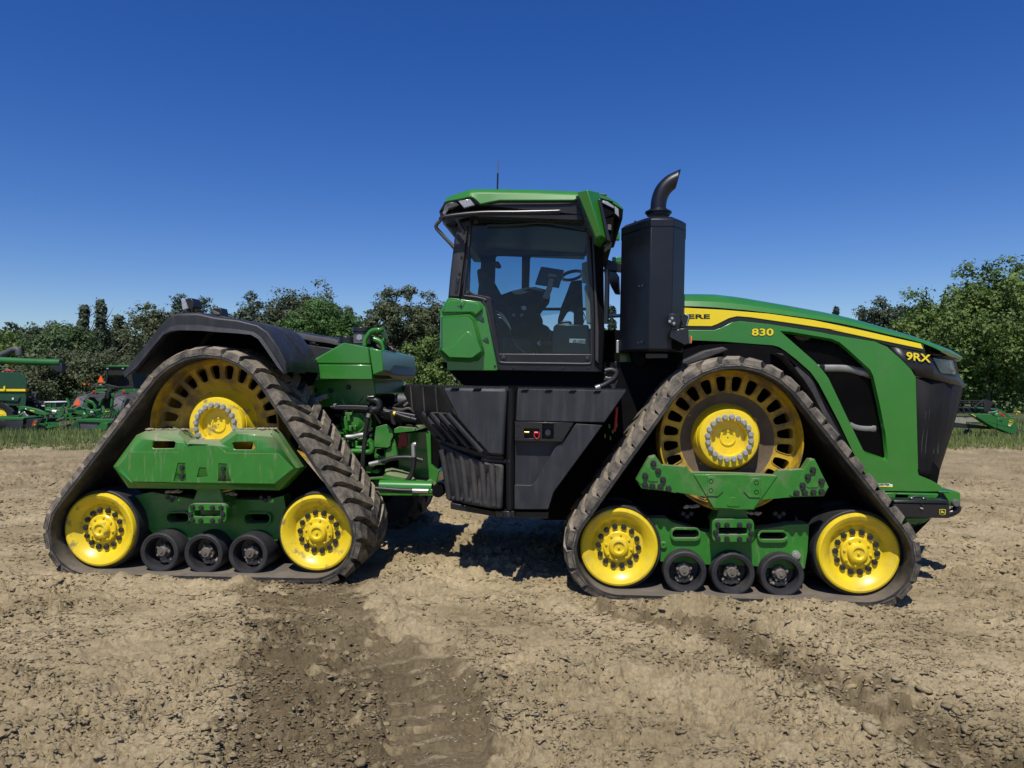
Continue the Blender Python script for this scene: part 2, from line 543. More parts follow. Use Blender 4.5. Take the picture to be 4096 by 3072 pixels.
def drive_wheel(c, hub, parent, kind):
    """c: centre at the rim plane; hub: centre of the hub face"""
    mweb = M['yellow_muddy'] if kind == 'rear' else M['yellow_muddy']
    bm = bmesh.new()
    R = 0.555
    add_lathe(bm, c, [(R - 0.012, 0.0), (R, 0.004), (R, 0.30), (R - 0.03, 0.30), (R - 0.03, 0.135), (R - 0.022, 0.10), (R - 0.014, 0.02)], 96, closed=True)
    nw = 24
    # window ring: sectors, each with an opening
    r0, r1 = 0.372, R - 0.026
    def P(r, a, d): return Vector((c.x + r * math.sin(a), c.y + d, c.z + r * math.cos(a)))
    for k in range(nw):
        a0 = 2 * math.pi * k / nw; da = 2 * math.pi / nw
        ns = 4
        outer = [(r1, a0 + da * i / ns) for i in range(ns + 1)] + [(r0, a0 + da * (ns - i) / ns) for i in range(ns + 1)]
        mid = a0 + da / 2
        hole = []
        for (rr, f) in ((0.392, -0.14), (0.399, -0.23), (0.420, -0.29), (0.482, -0.325), (0.500, -0.29), (0.509, -0.19), (0.511, 0), (0.509, 0.19), (0.500, 0.29), (0.482, 0.325), (0.420, 0.29), (0.399, 0.23), (0.392, 0.14)):
            hole.append((rr, mid + f * da))
        def dep(r): return 0.125 + (r1 - r) * 0.22
        fl = outer + hole
        fv = [bm.verts.new(P(r, a, dep(r))) for r, a in fl]
        tr = tessellate_polygon([[Vector((r * math.sin(a), r * math.cos(a), 0)) for r, a in lp] for lp in (outer, hole)])
        for t in tr: bm.faces.new([fv[i] for i in t])
        # raised lip and wall round the opening
        m0 = len(outer); nh = len(hole)
        lip = [bm.verts.new(P(0.451 + (r - 0.451) * 1.10, mid + (a - mid) * 1.10, dep(r) - 0.008)) for r, a in hole]
        ins = [bm.verts.new(P(r, a, dep(r) - 0.008)) for r, a in hole]
        wal = [bm.verts.new(P(r, a, dep(r) + 0.035)) for r, a in hole]
        base = [bm.verts.new(P(0.451 + (r - 0.451) * 1.135, mid + (a - mid) * 1.14, dep(r) - 0.0005)) for r, a in hole]
        for i in range(nh):
            j = (i + 1) % nh
            bm.faces.new((base[i], base[j], lip[j], lip[i]))
            bm.faces.new((lip[i], lip[j], ins[j], ins[i]))
            bm.faces.new((ins[i], ins[j], wal[j], wal[i]))
    bmesh.ops.remove_doubles(bm, verts=bm.verts, dist=0.0004)
    for f in bm.faces: f.smooth = True
    dw = finish(bm, 'drive_wheel', mweb, parent, ang=35)
    bm = bmesh.new()
    d0 = 0.125 + (r1 - r0) * 0.22
    add_lathe(bm, c, [(r0, d0), (0.34, d0 + 0.015), (0.30, d0 + 0.03), (0.26, d0 + 0.03), (0.26, d0 + 0.12)], 64)
    finish(bm, 'wheel_web', M['yellow_muddy'] if kind == 'rear' else M['mud_web'], dw, ang=35)
    hc = hub
    D = c.y - hc.y
    web = D + d0 + 0.035
    hubo = lathe('hub', hc, [(0.305 if kind == 'rear' else 0.275, web), (0.262, web - 0.045), (0.248, web - 0.10), (0.243, 0.05), (0.238, 0.02), (0.228, 0.006), (0.205, 0.0), (0.142, 0.0), (0.136, 0.012), (0.134, 0.055), (0.066, 0.056), (0.062, 0.046), (0.050, 0.046), (0.047, 0.052), (0.006, 0.052), (0.0055, 0.075), (0, 0.075)], M['yellow_worn'] if kind == 'rear' else M['yellow'], dw, seg=64)
    nb = 20
    for k in range(nb):
        a = 2 * math.pi * (k + 0.3) / nb
        place(bolt_grey, 'hub_bolt', Vector((hc.x + 0.168 * math.sin(a), hc.y + 0.0005, hc.z + 0.168 * math.cos(a))), dw, roll=a)
    # scalloped ring round the recess
    bm = bmesh.new()
    n2 = 120
    for rr, dd in ((0.150, 0.0),):
        pass
    return dw

def idler(c, parent, worn):
    w = lathe('idler_wheel', c, [(0.312, 0.045), (0.309, 0.010), (0.302, -0.002), (0.288, -0.006), (0.270, 0.002), (0.238, 0.018), (0.208, 0.052), (0.198, 0.062), (0.188, 0.064), (0.122, 0.064), (0.121, 0.040), (0.114, 0.034), (0.080, 0.032), (0.077, 0.016), (0.070, 0.004), (0.058, -0.003), (0.046, -0.004), (0.040, 0.002), (0.034, 0.009), (0.0, 0.009)], M['yellow_worn'] if worn else M['yellow'], parent, seg=72, ang=28)
    t = lathe('tyre', c, [(0.311, 0.10), (0.313, 0.032), (0.316, 0.026), (0.326, 0.026), (0.333, 0.034), (0.335, 0.05), (0.335, 0.30), (0.325, 0.31), (0.2, 0.31)], M['tyre'], w, seg=72)
    lathe('inner_tyre', c + Vector((0, 0.43, 0)), [(0.05, -0.1), (0.12, -0.06), (0.2, 0.0), (0.325, 0.0), (0.335, 0.015), (0.335, 0.26), (0.325, 0.27), (0.1, 0.27)], M['tyre'], w, seg=48)
    for k in range(14):
        a = 2 * math.pi * (k + 0.55) / 14
        place(bolt_big, 'wheel_bolt', Vector((c.x + 0.158 * math.sin(a), c.y + 0.0645, c.z + 0.158 * math.cos(a))), w, roll=a * 1.7)
    for k in range(8):
        a = 2 * math.pi * (k + 0.2) / 8
        place(bolt_y, 'cap_bolt', Vector((c.x + 0.100 * math.sin(a), c.y + 0.0325, c.z + 0.100 * math.cos(a))), w, roll=a)
    place(bolt_y, 'centre_bolt', c + Vector((0, 0.0085, 0)), w)
    return w

def roller(c, parent, ra):
    w = lathe('roller_wheel', c, [(0.120, 0.18), (0.122, 0.02), (0.128, 0.005), (0.152, 0.0), (0.163, 0.005), (0.168, 0.016), (0.168, 0.315), (0.15, 0.325), (0.05, 0.325)], M['tyre'], parent, seg=56)
    lathe('far_roller', c + Vector((0, 0.44, 0)), [(0.05, 0), (0.15, 0.0), (0.168, 0.016), (0.168, 0.30), (0.15, 0.31), (0.05, 0.31)], M['tyre'], w, seg=40)
    h = lathe('roller_hub', c, [(0.122, 0.15), (0.10, 0.16), (0.062, 0.16), (0.060, 0.075), (0.052, 0.066), (0.044, 0.064), (0.042, 0.045), (0.034, 0.034), (0.013, 0.034), (0.012, 0.026), (0, 0.026)], M['hubdust'], w, seg=32)
    for k in range(5):
        a = 2 * math.pi * k / 5 + ra
        place(bolt_dust, 'roller_bolt', Vector((c.x + 0.054 * math.sin(a), c.y + 0.067, c.z + 0.054 * math.cos(a))), w)
    for k in range(10):
        a = 2 * math.pi * k / 10 + ra
        place(bolt_dust, 'rim_bolt', Vector((c.x + 0.088 * math.sin(a), c.y + 0.1585, c.z + 0.088 * math.cos(a))), w)
    # caked mud in the lower bowl
    bm = bmesh.new()
    for k in range(9):
        a = math.pi + (k - 4) * 0.17 - 0.3 + ra * 0.15
        r = 0.092 + 0.006 * math.sin(k * 2.1)
        bmesh.ops.create_icosphere(bm, subdivisions=1, radius=0.022, matrix=Matrix.Translation(Vector((c.x + r * math.sin(a), c.y + 0.115 + 0.008 * math.cos(k * 1.7), c.z + r * math.cos(a)))))
    mo = finish(bm, 'caked_mud', M['mud'], w, ang=60)
    mo['kind'] = 'stuff'
    return w

track_parts = []
PATHS = {}
for kind, U in UNITS.items():
    dc = F.one(*U['drive'], DRF)
    hb = F.one(*U['hub'], DRF + 0.04)
    ids = [F.one(*q, IDF) for q in U['idl']]
    rls = [F.one(*q, ROF) for q in U['roll']]
    circles = [((dc.x, dc.z), 0.600)] + [((q.x, q.z), 0.372) for q in ids]
    path = Path(circles)
    PATHS[kind] = path
    b = belt(path, TR)
    track_parts.append(b)
    npitch = int(round(path.L / 0.158))
    for k in range(npitch):
        u = path.L * (k + 0.35) / npitch
        link_mesh('tread_lug', lug_mesh(path, u, -0.004, 0.47, 0.20), None, b)
        link_mesh('tread_lug', lug_mesh(path, u + path.L * 0.5 / npitch, BW + 0.004, 0.38, 0.20), None, b)
    track_parts.append(drive_wheel(dc, hb, TR, kind))
    for i, q in enumerate(ids): track_parts.append(idler(q, TR, kind == 'rear'))
    for i, q in enumerate(rls):
        track_parts.append(roller(q, TR, 0.6 * i + (0.3 if kind == 'rear' else 1.2)))

# ---- rear undercarriage: dusty green guard
A_, B_, C_, D_ = (lambda l, d: z('A', d, l)), (lambda l, d: z('B', d, l)), (lambda l, d: z('C', d, l)), (lambda l, d: z('D', d, l))
outer = B_([(805, 240), (975, 478)], 0.045) + D_([(712, 503), (945, 258)], 0.045) + C_([(765, 1650), (690, 1535), (640, 1495), (225, 1483), (45, 1608)], 0.045) + A_([(1660, 1608), (1545, 1492), (1170, 1502), (1065, 1548)], 0.045)
inner = B_([(862, 238), (1012, 412)], 0.0) + D_([(660, 437), (885, 258)], 0.0) + C_([(705, 1655), (650, 1580), (615, 1545), (240, 1535), (70, 1650)], 0.0) + A_([(1640, 1655), (1530, 1545), (1190, 1550), (1110, 1590)], 0.0)
slots = [A_([(1250, 1625), (1265, 1618), (1480, 1618), (1495, 1630)], 0.0) + B_([(1485, 28), (1470, 36), (1260, 38), (1240, 28)], 0.0),
         C_([(190, 1640), (210, 1630), (415, 1630), (430, 1640)], 0.0) + D_([(445, 42), (430, 52), (225, 50), (205, 40)], 0.0)]
bm = bmesh.new()
iv, _ = add_panel(bm, inner, 0.02, slots)
for p in outer: pass
ov = [bm.verts.new(p) for p in outer]
bk = [bm.verts.new(p + Vector((0, 0.16, 0))) for p in outer]
n = len(outer)
for i in range(n):
    j = (i + 1) % n
    bm.faces.new((iv[i], iv[j], ov[j], ov[i]))
    bm.faces.new((ov[i], ov[j], bk[j], bk[i]))
guard = finish(bm, 'track_guard', M['green_dusty'], TR, ang=25, bev=0.008)
rec = [B_([(1525, 196), (1608, 200), (1614, 398), (1474, 402)], -0.009), B_([(1762, 246), (1833, 250), (1858, 352), (1732, 356)], -0.009), B_([(1976, 200), (2064, 206), (2112, 402), (1970, 404)], -0.009)]
ovl = B_([(905, 236), (978, 78), (1525, 78), (1592, 6), (1965, 10), (2055, 88)], -0.009) + D_([(700, 98), (868, 258), (655, 428)], -0.009) + B_([(1018, 404)], -0.009)
panel('guard_face', ovl, 0.0085, M['green_dusty'], guard, holes=rec, bev=0.007)
for x, y in ((1575, 245), (1570, 345), (2030, 258), (2028, 350)):
    place(bolt_small, 'guard_bolt', F.one('B', x, y, -0.001), guard, 0.3)
# mud lying on the guard
bm = bmesh.new()
for (sh, x0, x1, yy) in (('A', 1170, 1640, 1478), ('C', 235, 680, 1472)):
    for k in range(70):
        x = x0 + (x1 - x0) * rng.random()
        p = F.one(sh, x, yy + 12, 0.05 + 0.13 * rng.random())
        p.z += 0.004 * rng.random()
        r = 0.008 + 0.012 * rng.random() ** 2
        bmesh.ops.create_icosphere(bm, subdivisions=1, radius=r, matrix=Matrix.Translation(p) @ Matrix.Diagonal((1.6, 1.6, 0.7, 1)))
mo = finish(bm, 'mud_crust', M['mud'], guard, ang=60); mo['kind'] = 'stuff'

def rounded(sh, d, x0, y0, x1, y1, r, n=4):
    out = []
    for (cx, cy, a0) in ((x1 - r, y0 + r, -90), (x1 - r, y1 - r, 0), (x0 + r, y1 - r, 90), (x0 + r, y0 + r, 180)):
        for k in range(n + 1):
            a = math.radians(a0 + 90 * k / n)
            out.append((cx + r * math.cos(a), cy + r * math.sin(a)))
    return z(sh, d, out)

def bolt_block(sh, x0, y0, x1, y1, sx0, sy0, sx1, sy1, bolts, d, stem, m):
    b = panel('bolted_block', rounded(sh, d, x0, y0, x1, y1, 60), 0.11, m, TR, holes=[rounded(sh, d, sx0, sy0, sx1, sy1, 20)], bev=0.008)
    for x, y in bolts: place(bolt_small, 'block_bolt', F.one(sh, x, y, d + 0.0005), b, 0.4)
    panel('stem', z(sh, d + 0.06, stem), 0.25, m, b)
    return b

bolt_block('B', 1640, 648, 2060, 868, 1705, 722, 1990, 795, [(1690, 685), (1785, 692), (1910, 692), (2005, 692), (1670, 765), (2025, 765), (1690, 832), (1780, 836), (1910, 836), (2000, 836)], 0.06,
           [(1740, 480), (1990, 480), (2010, 560), (2050, 700), (1660, 700), (1715, 560)], M['green_frame'])
bolt_block('J', 1683, 540, 2147, 797, 1755, 638, 2070, 715, [(1745, 600), (1845, 605), (1985, 605), (2090, 606), (1720, 685), (2112, 695), (1745, 752), (1845, 757), (1985, 760), (2090, 765)], 0.06,
           [(1760, 400), (2060, 400), (2070, 500), (2130, 600), (1690, 600), (1740, 500)], M['green_frame'])

# inner track frames with their long slots
fr1 = panel('inner_frame', z('B', 0.30, [(1050, 560), (1230, 520), (1700, 600), (2040, 600)]) + z('D', 0.30, [(560, 610), (760, 560), (800, 800), (690, 1060)]) + z('B', 0.30, [(2500, 1060), (1300, 1040), (1180, 900)]), 0.16, M['green_frame'], TR,
            holes=[rounded('B', 0.30, 1395, 755, 1640, 855, 45), rounded('D', 0.30, 325, 765, 600, 865, 45)])
for (sh, a) in (('B', (1380, 738, 1660, 872)), ('D', (305, 745, 622, 885))):
    bmh = rounded(sh, 0.27, a[0] + 18, a[1] + 18, a[2] - 18, a[3] - 18, 45)
    panel('slot_lip', rounded(sh, 0.27, *a, 62), 0.05, M['green_frame'], fr1, holes=[bmh], bev=0.006)
fr2 = panel('inner_frame', z('J', 0.20, [(960, 535), (1180, 538), (1240, 580), (1450, 640), (1600, 690), (2000, 700)]) + z('K', 0.20, [(210, 660), (420, 640), (600, 605), (820, 600), (800, 900), (770, 1090), (500, 1100), (200, 1060)]) + z('J', 0.20, [(1640, 1045), (1110, 1010), (1060, 800)]), 0.16, M['green_dusty'], TR,
            holes=[rounded('J', 0.20, 1245, 662, 1530, 748, 42), rounded('K', 0.20, 272, 692, 562, 775, 42)])
for (sh, a) in (('J', (1222, 640, 1558, 785)), ('K', (248, 668, 588, 802))):
    panel('slot_lip', rounded(sh, 0.17, *a, 66), 0.05, M['green_dusty'], fr2, holes=[rounded(sh, 0.17, a[0] + 20, a[1] + 20, a[2] - 20, a[3] - 30, 42)], bev=0.006)
lathe('pivot_washer', F.one('K', 678, 942, 0.185), [(0, -0.012), (0.016, -0.012), (0.016, -0.004), (0.032, -0.004), (0.034, 0.015)], M['zinc'], fr2, seg=20)
lathe('pivot_washer', F.one('J', 1145, 832, 0.185), [(0.006, 0.0), (0.008, -0.006), (0.024, -0.006), (0.026, 0.015)], M['green_dusty'], fr2, seg=20)
# axle housings and small pipework behind the frames, in shade
for (sh, x, y) in (('B', 1460, 600), ('D', 560, 600), ('J', 1400, 500), ('K', 480, 500)):
    g = lathe('axle_casting', F.one(sh, x, y, 0.33), [(0, 0), (0.05, 0.0), (0.075, 0.03), (0.085, 0.12), (0.11, 0.14), (0.11, 0.5)], M['void'], TR, seg=24)
    for k in range(3):
        q = F.one(sh, x - 40 + 45 * k, y - 20 + 30 * (k % 2), 0.31)
        lathe('pipe_plug', q, [(0, -0.02), (0.018, -0.02), (0.02, 0.03)], M['boltdark'], g, seg=8)
bm = bmesh.new()
for (sh, x0, x1, yy, dd, nn) in (('J', 1190, 1460, 600, 0.32, 40), ('B', 1380, 1580, 505, 0.12, 14), ('K', 120, 330, 468, 0.12, 12), ('J', 1385, 1590, 395, 0.12, 12), ('D', 130, 240, 530, 0.12, 8)):
    for k in range(nn):
        x = x0 + (x1 - x0) * rng.random()
        p = F.one(sh, x, yy + (60 * (x - x0) / (x1 - x0) if nn > 20 else 20 * rng.random()), dd + 0.05 * rng.random())
        bmesh.ops.create_icosphere(bm, subdivisions=1, radius=0.008 + 0.012 * rng.random(), matrix=Matrix.Translation(p) @ Matrix.Diagonal((1.5, 1.2, 0.8, 1)))
mo = finish(bm, 'mud_lumps', M['mud'], TR, ang=60); mo['kind'] = 'stuff'

# ---- front undercarriage: the open carrier beam
bo = z('I', 0.02, [(845, 1495), (985, 1240), (1055, 1222), (1130, 1330), (1395, 1350), (1450, 1410)]) + z('K', 0.02, [(5, 38), (200, 45), (450, 62), (488, 5), (758, -6), (830, -118), (880, -122), (1036, 190), (985, 290), (640, 300), (300, 330), (212, 444)]) + z('J', 0.02, [(1700, 432), (1615, 300), (1280, 246), (905, 206)])
beam = panel('carrier_beam', bo, 0.09, M['green_frame'], TR, bev=0.008)
panel('gusset_plate', z('I', 0.012, [(850, 1495), (988, 1248), (1052, 1232), (1285, 1640), (915, 1560)]), 0.0078, M['green_frame'], beam, bev=0.003)
panel('gusset_plate', z('K', 0.012, [(1030, 190), (982, 284), (640, 292), (600, 280), (832, -112), (876, -114)]), 0.0078, M['green_frame'], beam, bev=0.003)
panel('centre_plate', z('J', 0.010, [(1480, 52), (1700, 424), (1900, 428)]) + z('K', 0.010, [(10, 440), (206, 438), (470, 66), (200, 56), (5, 48)]), 0.0098, M['green_frame'], beam, bev=0.004)
for x, y in ((1032, 1305), (1084, 1390), (940, 1440), (1138, 1483), (938, 1540), (1020, 1555), (1110, 1562), (1198, 1582)):
    place(bolt_big, 'beam_bolt', F.one('I', x, y, 0.0118), beam, 0.4)
for x, y in ((860, -5), (805, 70), (955, 122), (747, 166), (677, 252), (770, 248), (865, 243), (955, 237)):
    place(bolt_big, 'beam_bolt', F.one('K', x, y, 0.0118), beam, 0.4)
panel('raised_triangle', z('I', 0.006, [(1008, 1390), (1022, 1390), (1085, 1500), (1075, 1512), (985, 1506), (972, 1494)]), 0.0055, M['green_frame'], beam, bev=0.002)
panel('raised_triangle', z('K', 0.006, [(862, 72), (878, 72), (926, 175), (912, 192), (808, 194), (798, 182)]), 0.0055, M['green_frame'], beam, bev=0.002)
panel('side_pad', z('J', 0.0, [(1640, 72), (1712, 76), (1806, 236), (1745, 292), (1630, 288)]), 0.0095, M['green_frame'], beam, bev=0.003)
panel('side_pad', z('K', 0.0, [(200, 90), (285, 96), (280, 306), (152, 300), (95, 240)]), 0.0095, M['green_frame'], beam, bev=0.003)
panel('cast_mark', z('J', 0.004, [(1892, 302), (1940, 302), (1990, 388), (1975, 405), (1858, 398), (1848, 384)]), 0.0055, M['green_frame'], beam, bev=0.002)
for sh, x, y in (('J', 1670, 125), ('J', 1670, 228), ('K', 237, 140), ('K', 237, 245)):
    lathe('pad_hole', F.one(sh, x, y, -0.001), [(0.0, 0.004), (0.013, 0.004), (0.014, -0.001), (0.017, -0.001), (0.018, 0.002)], M['void'], beam, seg=12)

# inner drive wheel halves and added fill boxes, near-black to paint in deep shade
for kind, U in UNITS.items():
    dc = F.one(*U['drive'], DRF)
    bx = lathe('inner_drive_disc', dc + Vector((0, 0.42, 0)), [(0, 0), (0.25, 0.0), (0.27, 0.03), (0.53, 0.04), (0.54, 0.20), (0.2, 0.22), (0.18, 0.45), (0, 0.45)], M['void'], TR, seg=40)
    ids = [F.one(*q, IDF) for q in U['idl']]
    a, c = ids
    panel('track_shade_box', [Vector((dc.x - 0.42, 0.52, dc.z - 0.20)), Vector((dc.x + 0.42, 0.52, dc.z - 0.20)), Vector((c.x - 0.12, 0.52, c.z + 0.26)), Vector((c.x - 0.20, 0.52, c.z - 0.05)), Vector((a.x + 0.20, 0.52, a.z - 0.05)), Vector((a.x + 0.12, 0.52, a.z + 0.26))], 0.28, M['void'], TR, bev=0)

# ---- copies of the running gear on the far side
def copy_tree(o, parent, root=True):
    c = o.copy(); COL.objects.link(c); c.parent = parent
    if root:
        c.location = (0, 2 * CENT, 0); c.scale = (1, -1, 1)
    for ch in list(o.children):
        if ch.name.startswith(('wheel_bolt', 'cap_bolt', 'centre_bolt', 'hub_bolt', 'rim_bolt', 'roller_bolt', 'caked_mud')): continue
        copy_tree(ch, c, False)
    return c
for o in list(track_parts): copy_tree(o, TR)

# ---- rear fender over the rear track: a dished shell with a near lip
st_out = z('A', 0.03, [(918, 868), (1000, 757), (1170, 548), (1340, 328), (1418, 252), (1500, 209), (1740, 204)]) + z('C', 0.03, [(0, 250), (250, 280), (470, 335), (580, 410), (700, 575), (785, 742), (795, 868)])
st_in = z('A', 0.0, [(935, 908), (1075, 790), (1235, 590), (1362, 440), (1440, 400), (1540, 388), (1800, 395)]) + z('C', 0.0, [(0, 408), (250, 424), (400, 440), (478, 488), (565, 610), (690, 795), (760, 872)])
def shift(ps, dx, dy, dz): return [p + Vector((dx, dy, dz)) for p in ps]
def mixp(a, b, t): return [p.lerp(q, t) for p, q in zip(a, b)]
rows = [shift(st_in, 0, 0.05, 0.0), st_in, mixp(st_in, st_out, 0.30), shift(mixp(st_in, st_out, 0.34), 0, 0.015, 0), shift(mixp(st_in, st_out, 0.9), 0, -0.004, 0), st_out,
        shift(st_out, 0, 0.04, 0.012), shift(st_out, 0, 0.17, 0.016), shift(st_out, 0.004, 0.19, 0.004), shift(st_out, 0.004, 0.40, 0.008), shift(st_out, 0.006, 0.42, 0.020), shift(st_out, 0.006, 0.70, 0.018), shift(st_out, 0, 0.78, 0), shift(st_out, 0, 0.80, -0.06)]
fend = loft('rear_fender', rows, M['plastic'], TR, ang=28)
sm = fend.modifiers.new('thickness', 'SOLIDIFY'); sm.thickness = 0.014; sm.offset = -1
sb = fend.modifiers.new('bevel', 'BEVEL'); sb.width = 0.008; sb.segments = 2; sb.limit_method = 'ANGLE'; sb.angle_limit = math.radians(25)
# far fender, mirrored
ff = fend.copy(); COL.objects.link(ff); ff.location = (0, 2 * CENT, 0); ff.scale = (1, -1, 1)
panel('fender_liner', [p + Vector((0, 0, -0.03)) for p in st_out[1:-1]] + [F.one('C', 690, 1000, 0.0), F.one('A', 1000, 1300, 0.0), F.one('A', 1020, 860, 0.0)], 0.02, M['void'], fend, bev=0).data.transform(Matrix.Translation((0, 0.80, 0.0)))
# deck between the fenders
panel('rear_deck', z('C', 0.84, [(920, 545), (990, 545), (1290, 588), (1420, 640), (1420, 760), (1060, 760)]), 1.3, M['plastic'], TR)
def work_lamp(name, sh, pts_front, d0, d1, lensin, stem, parent):
    body = panel(name, z(sh, d0, pts_front), d1 - d0, M['black'], parent, bev=0.008)
    return body
wl = panel('fender_lamp', z('A', 0.30, [(1590, 48), (1672, 30), (1702, 80), (1705, 135), (1650, 160), (1600, 165)]), 0.14, M['cabblack'], fend, bev=0.008)
panel('lamp_lens', z('A', 0.29, [(1558, 40), (1600, 45), (1640, 150), (1575, 168)]), 0.12, M['lens'], wl, bev=0.005)
tube('lamp_stem', z('A', 0.37, [(1645, 200), (1645, 150)]), 0.022, M['black'], wl)
tube('lamp_cable', z('A', 0.40, [(1690, 140), (1700, 180), (1715, 200)]), 0.008, M['hose'], wl)
wl = panel('fender_lamp', z('A', 0.45, [(1905, 148), (2000, 140), (2018, 200), (2020, 242), (1915, 238)]), 0.12, M['cabblack'], fend, bev=0.008)
panel('lamp_bar', z('A', 0.44, [(1910, 165), (1990, 200), (1985, 222), (1915, 215)]), 0.01, M['grey'], wl)
for (x0, y0, x1, y1) in ((885, 425, 950, 500), (1032, 468, 1118, 560)):
    wl = panel('far_lamp', z('C', 2.4, [(x0, y0 + 12), (x0 + 14, y0), (x1 - 14, y0), (x1, y0 + 14), (x1, y1 - 10), (x0 + 10, y1 - 14)]), 0.1, M['black'], TR, bev=0.01)
    for k in range(6):
        x = x0 + 12 + (x1 - x0 - 24) * k / 5
        panel('cooling_fin', z('C', 2.385, [(x, y0 + 2), (x + 6, y0 + 2), (x + 6, y0 + (y1 - y0) * 0.55), (x, y0 + (y1 - y0) * 0.55)]), 0.02, M['black'], wl, bev=0)
    panel('lamp_lens', z('C', 2.37, [(x0 + 34, y0 + 48), (x1 - 8, y0 + 48), (x1 - 8, y0 + 70), (x0 + 44, y0 + 68)]), 0.03, M['lens'], wl)
    tube('lamp_stem', z('C', 2.45, [((x0 + x1) / 2, y1 - 10), ((x0 + x1) / 2, y1 + 60)]), 0.03, M['black'], wl)

# ---- rear body cover (green), dark side plate and filler
rc = panel('rear_cover', z('C', 0.80, [(1050, 690), (1100, 706), (1420, 525), (1690, 577), (1722, 768), (1125, 765)]), 1.45, M['green'], TR, bev=0.012)
panel('cover_skirt', z('C', 0.80, [(1120, 768), (1722, 772), (1741, 935), (1150, 930)]), 1.45, M['green'], rc, bev=0.006)
panel('front_cover', z('C', 0.81, [(1703, 583), (1842, 613), (1866, 838), (1746, 886)]), 1.4, M['green'], rc, bev=0.008)
panel('corner_panel', z('C', 0.84, [(1846, 616, 0.84), (1955, 652, 1.22), (2000, 885, 1.22), (1962, 930, 1.18), (1868, 836, 0.84)]), 0.9, M['stack'], rc, bev=0.008)
panel('rear_chassis', z('C', 1.08, [(1040, 935), (1760, 930), (1780, 1100), (1700, 1235), (1180, 1240), (1080, 1200), (1085, 1000)]), 1.2, M['green'], TR, bev=0.01)
for x, y in ((1115, 1055), (1285, 1057), (1480, 1020)):
    place(bolt_big, 'chassis_bolt', F.one('C', x, y, 1.08), TR)
fl = lathe('filler_cap', Vector((0, 0, 0)), [(0, 0)], M['black'], TR) if False else None
def vcyl(name, c, r, h, m, parent, seg=28):
    bm = bmesh.new()
    bmesh.ops.create_cone(bm, cap_ends=True, segments=seg, radius1=r, radius2=r, depth=h, matrix=Matrix.Translation(c + Vector((0, 0, h / 2))))
    return finish(bm, name, m, parent, bev=0.004)
p0 = F.one('C', 1625, 540, 1.15)
fc = vcyl('filter_head', p0, 0.085, 0.11, M['grey'], rc)
vcyl('filter_cap', p0 + Vector((0, 0, 0.11)), 0.10, 0.045, M['black'], fc)
vcyl('tank_cap', F.one('C', 1460, 535, 1.15), 0.085, 0.06, M['black'], rc)
tube('handrail', z('C', 1.0, [(1655, 560), (1660, 500), (1700, 430), (1745, 393), (1840, 388), (1865, 420, 1.2), (1890, 470, 1.5), (1870, 500, 1.5), (1830, 590, 1.5)]), 0.022, M['green'], rc, seg=10)
tube('coolant_pipe', z('C', 1.2, [(1510, 540), (1525, 495), (1560, 480), (1610, 470)]), 0.02, M['steel'], rc)
lathe('pipe_nut', F.one('C', 1603, 470, 1.08), [(0, -0.02), (0.03, -0.02), (0.034, 0.03)], M['zinc'], rc, seg=6)
tube('coolant_pipe', z('C', 1.2, [(1700, 480), (1760, 490), (1830, 520), (1865, 570), (1870, 610)]), 0.028, M['green'], rc)
tube('coolant_pipe', z('C', 1.25, [(1690, 485), (1730, 492), (1770, 500)]), 0.026, M['steel'], rc)
tube('engine_hose', z('C', 1.3, [(1680, 590), (1720, 520), (1780, 560), (1830, 600)]), 0.03, M['hose'], rc)
ls = panel('side_lamp', z('C', 1.3, [(1890, 570), (1920, 555), (1980, 605), (1975, 640), (1930, 620), (1895, 610)]), 0.1, M['black'], rc, bev=0.006)
panel('amber_strip', z('C', 1.295, [(1935, 572), (1945, 570), (1972, 598), (1966, 602)]), 0.006, M['amber'], ls, bev=0)

# ---- articulation joint between the two halves: castings, valves and hoses
g = M['green_frame']
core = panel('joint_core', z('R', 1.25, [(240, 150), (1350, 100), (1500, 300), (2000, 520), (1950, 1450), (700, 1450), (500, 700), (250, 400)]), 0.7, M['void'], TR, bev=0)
jp = panel('joint_plate', z('R', 0.95, [(1045, 545), (1160, 512), (1215, 502), (1295, 600), (1300, 690), (1270, 740), (1265, 820), (1215, 855), (1010, 845), (1030, 620)]), 0.03, g, TR, bev=0.006)
panel('joint_plate', z('R', 0.98, [(1300, 700), (1320, 720), (1375, 1000), (1180, 1010), (1190, 880), (1262, 830)]), 0.06, g, TR, bev=0.008)
panel('joint_plate', z('R', 0.80, [(1310, 575), (1370, 545), (1610, 555), (1655, 600), (1310, 638)]), 0.6, g, TR, bev=0.006)
panel('joint_housing', z('R', 1.20, [(1305, 640), (1850, 600), (1860, 1100), (1980, 1200), (1940, 1400), (1370, 1400), (1370, 980)]), 0.5, M['green'], TR, bev=0.01)
panel('red_lock_bracket', z('R', 0.96, [(1390, 640), (1500, 630), (1520, 820), (1500, 835), (1460, 815), (1440, 860), (1425, 820), (1410, 880), (1370, 850), (1380, 780)]), 0.02, M['darkred'], TR, bev=0.003)
panel('joint_plate', z('R', 1.05, [(1010, 860), (1180, 870), (1180, 1100), (1050, 1110), (1005, 900)]), 0.1, g, TR, holes=[z('R', 1.05, [(1060, 870), (1165, 875), (1165, 980), (1075, 965), (1045, 930)])], bev=0.006)
def dome(name, rows_sh, m, parent, bev=0.0):
    return loft(name, rows_sh, m, parent, ang=50)
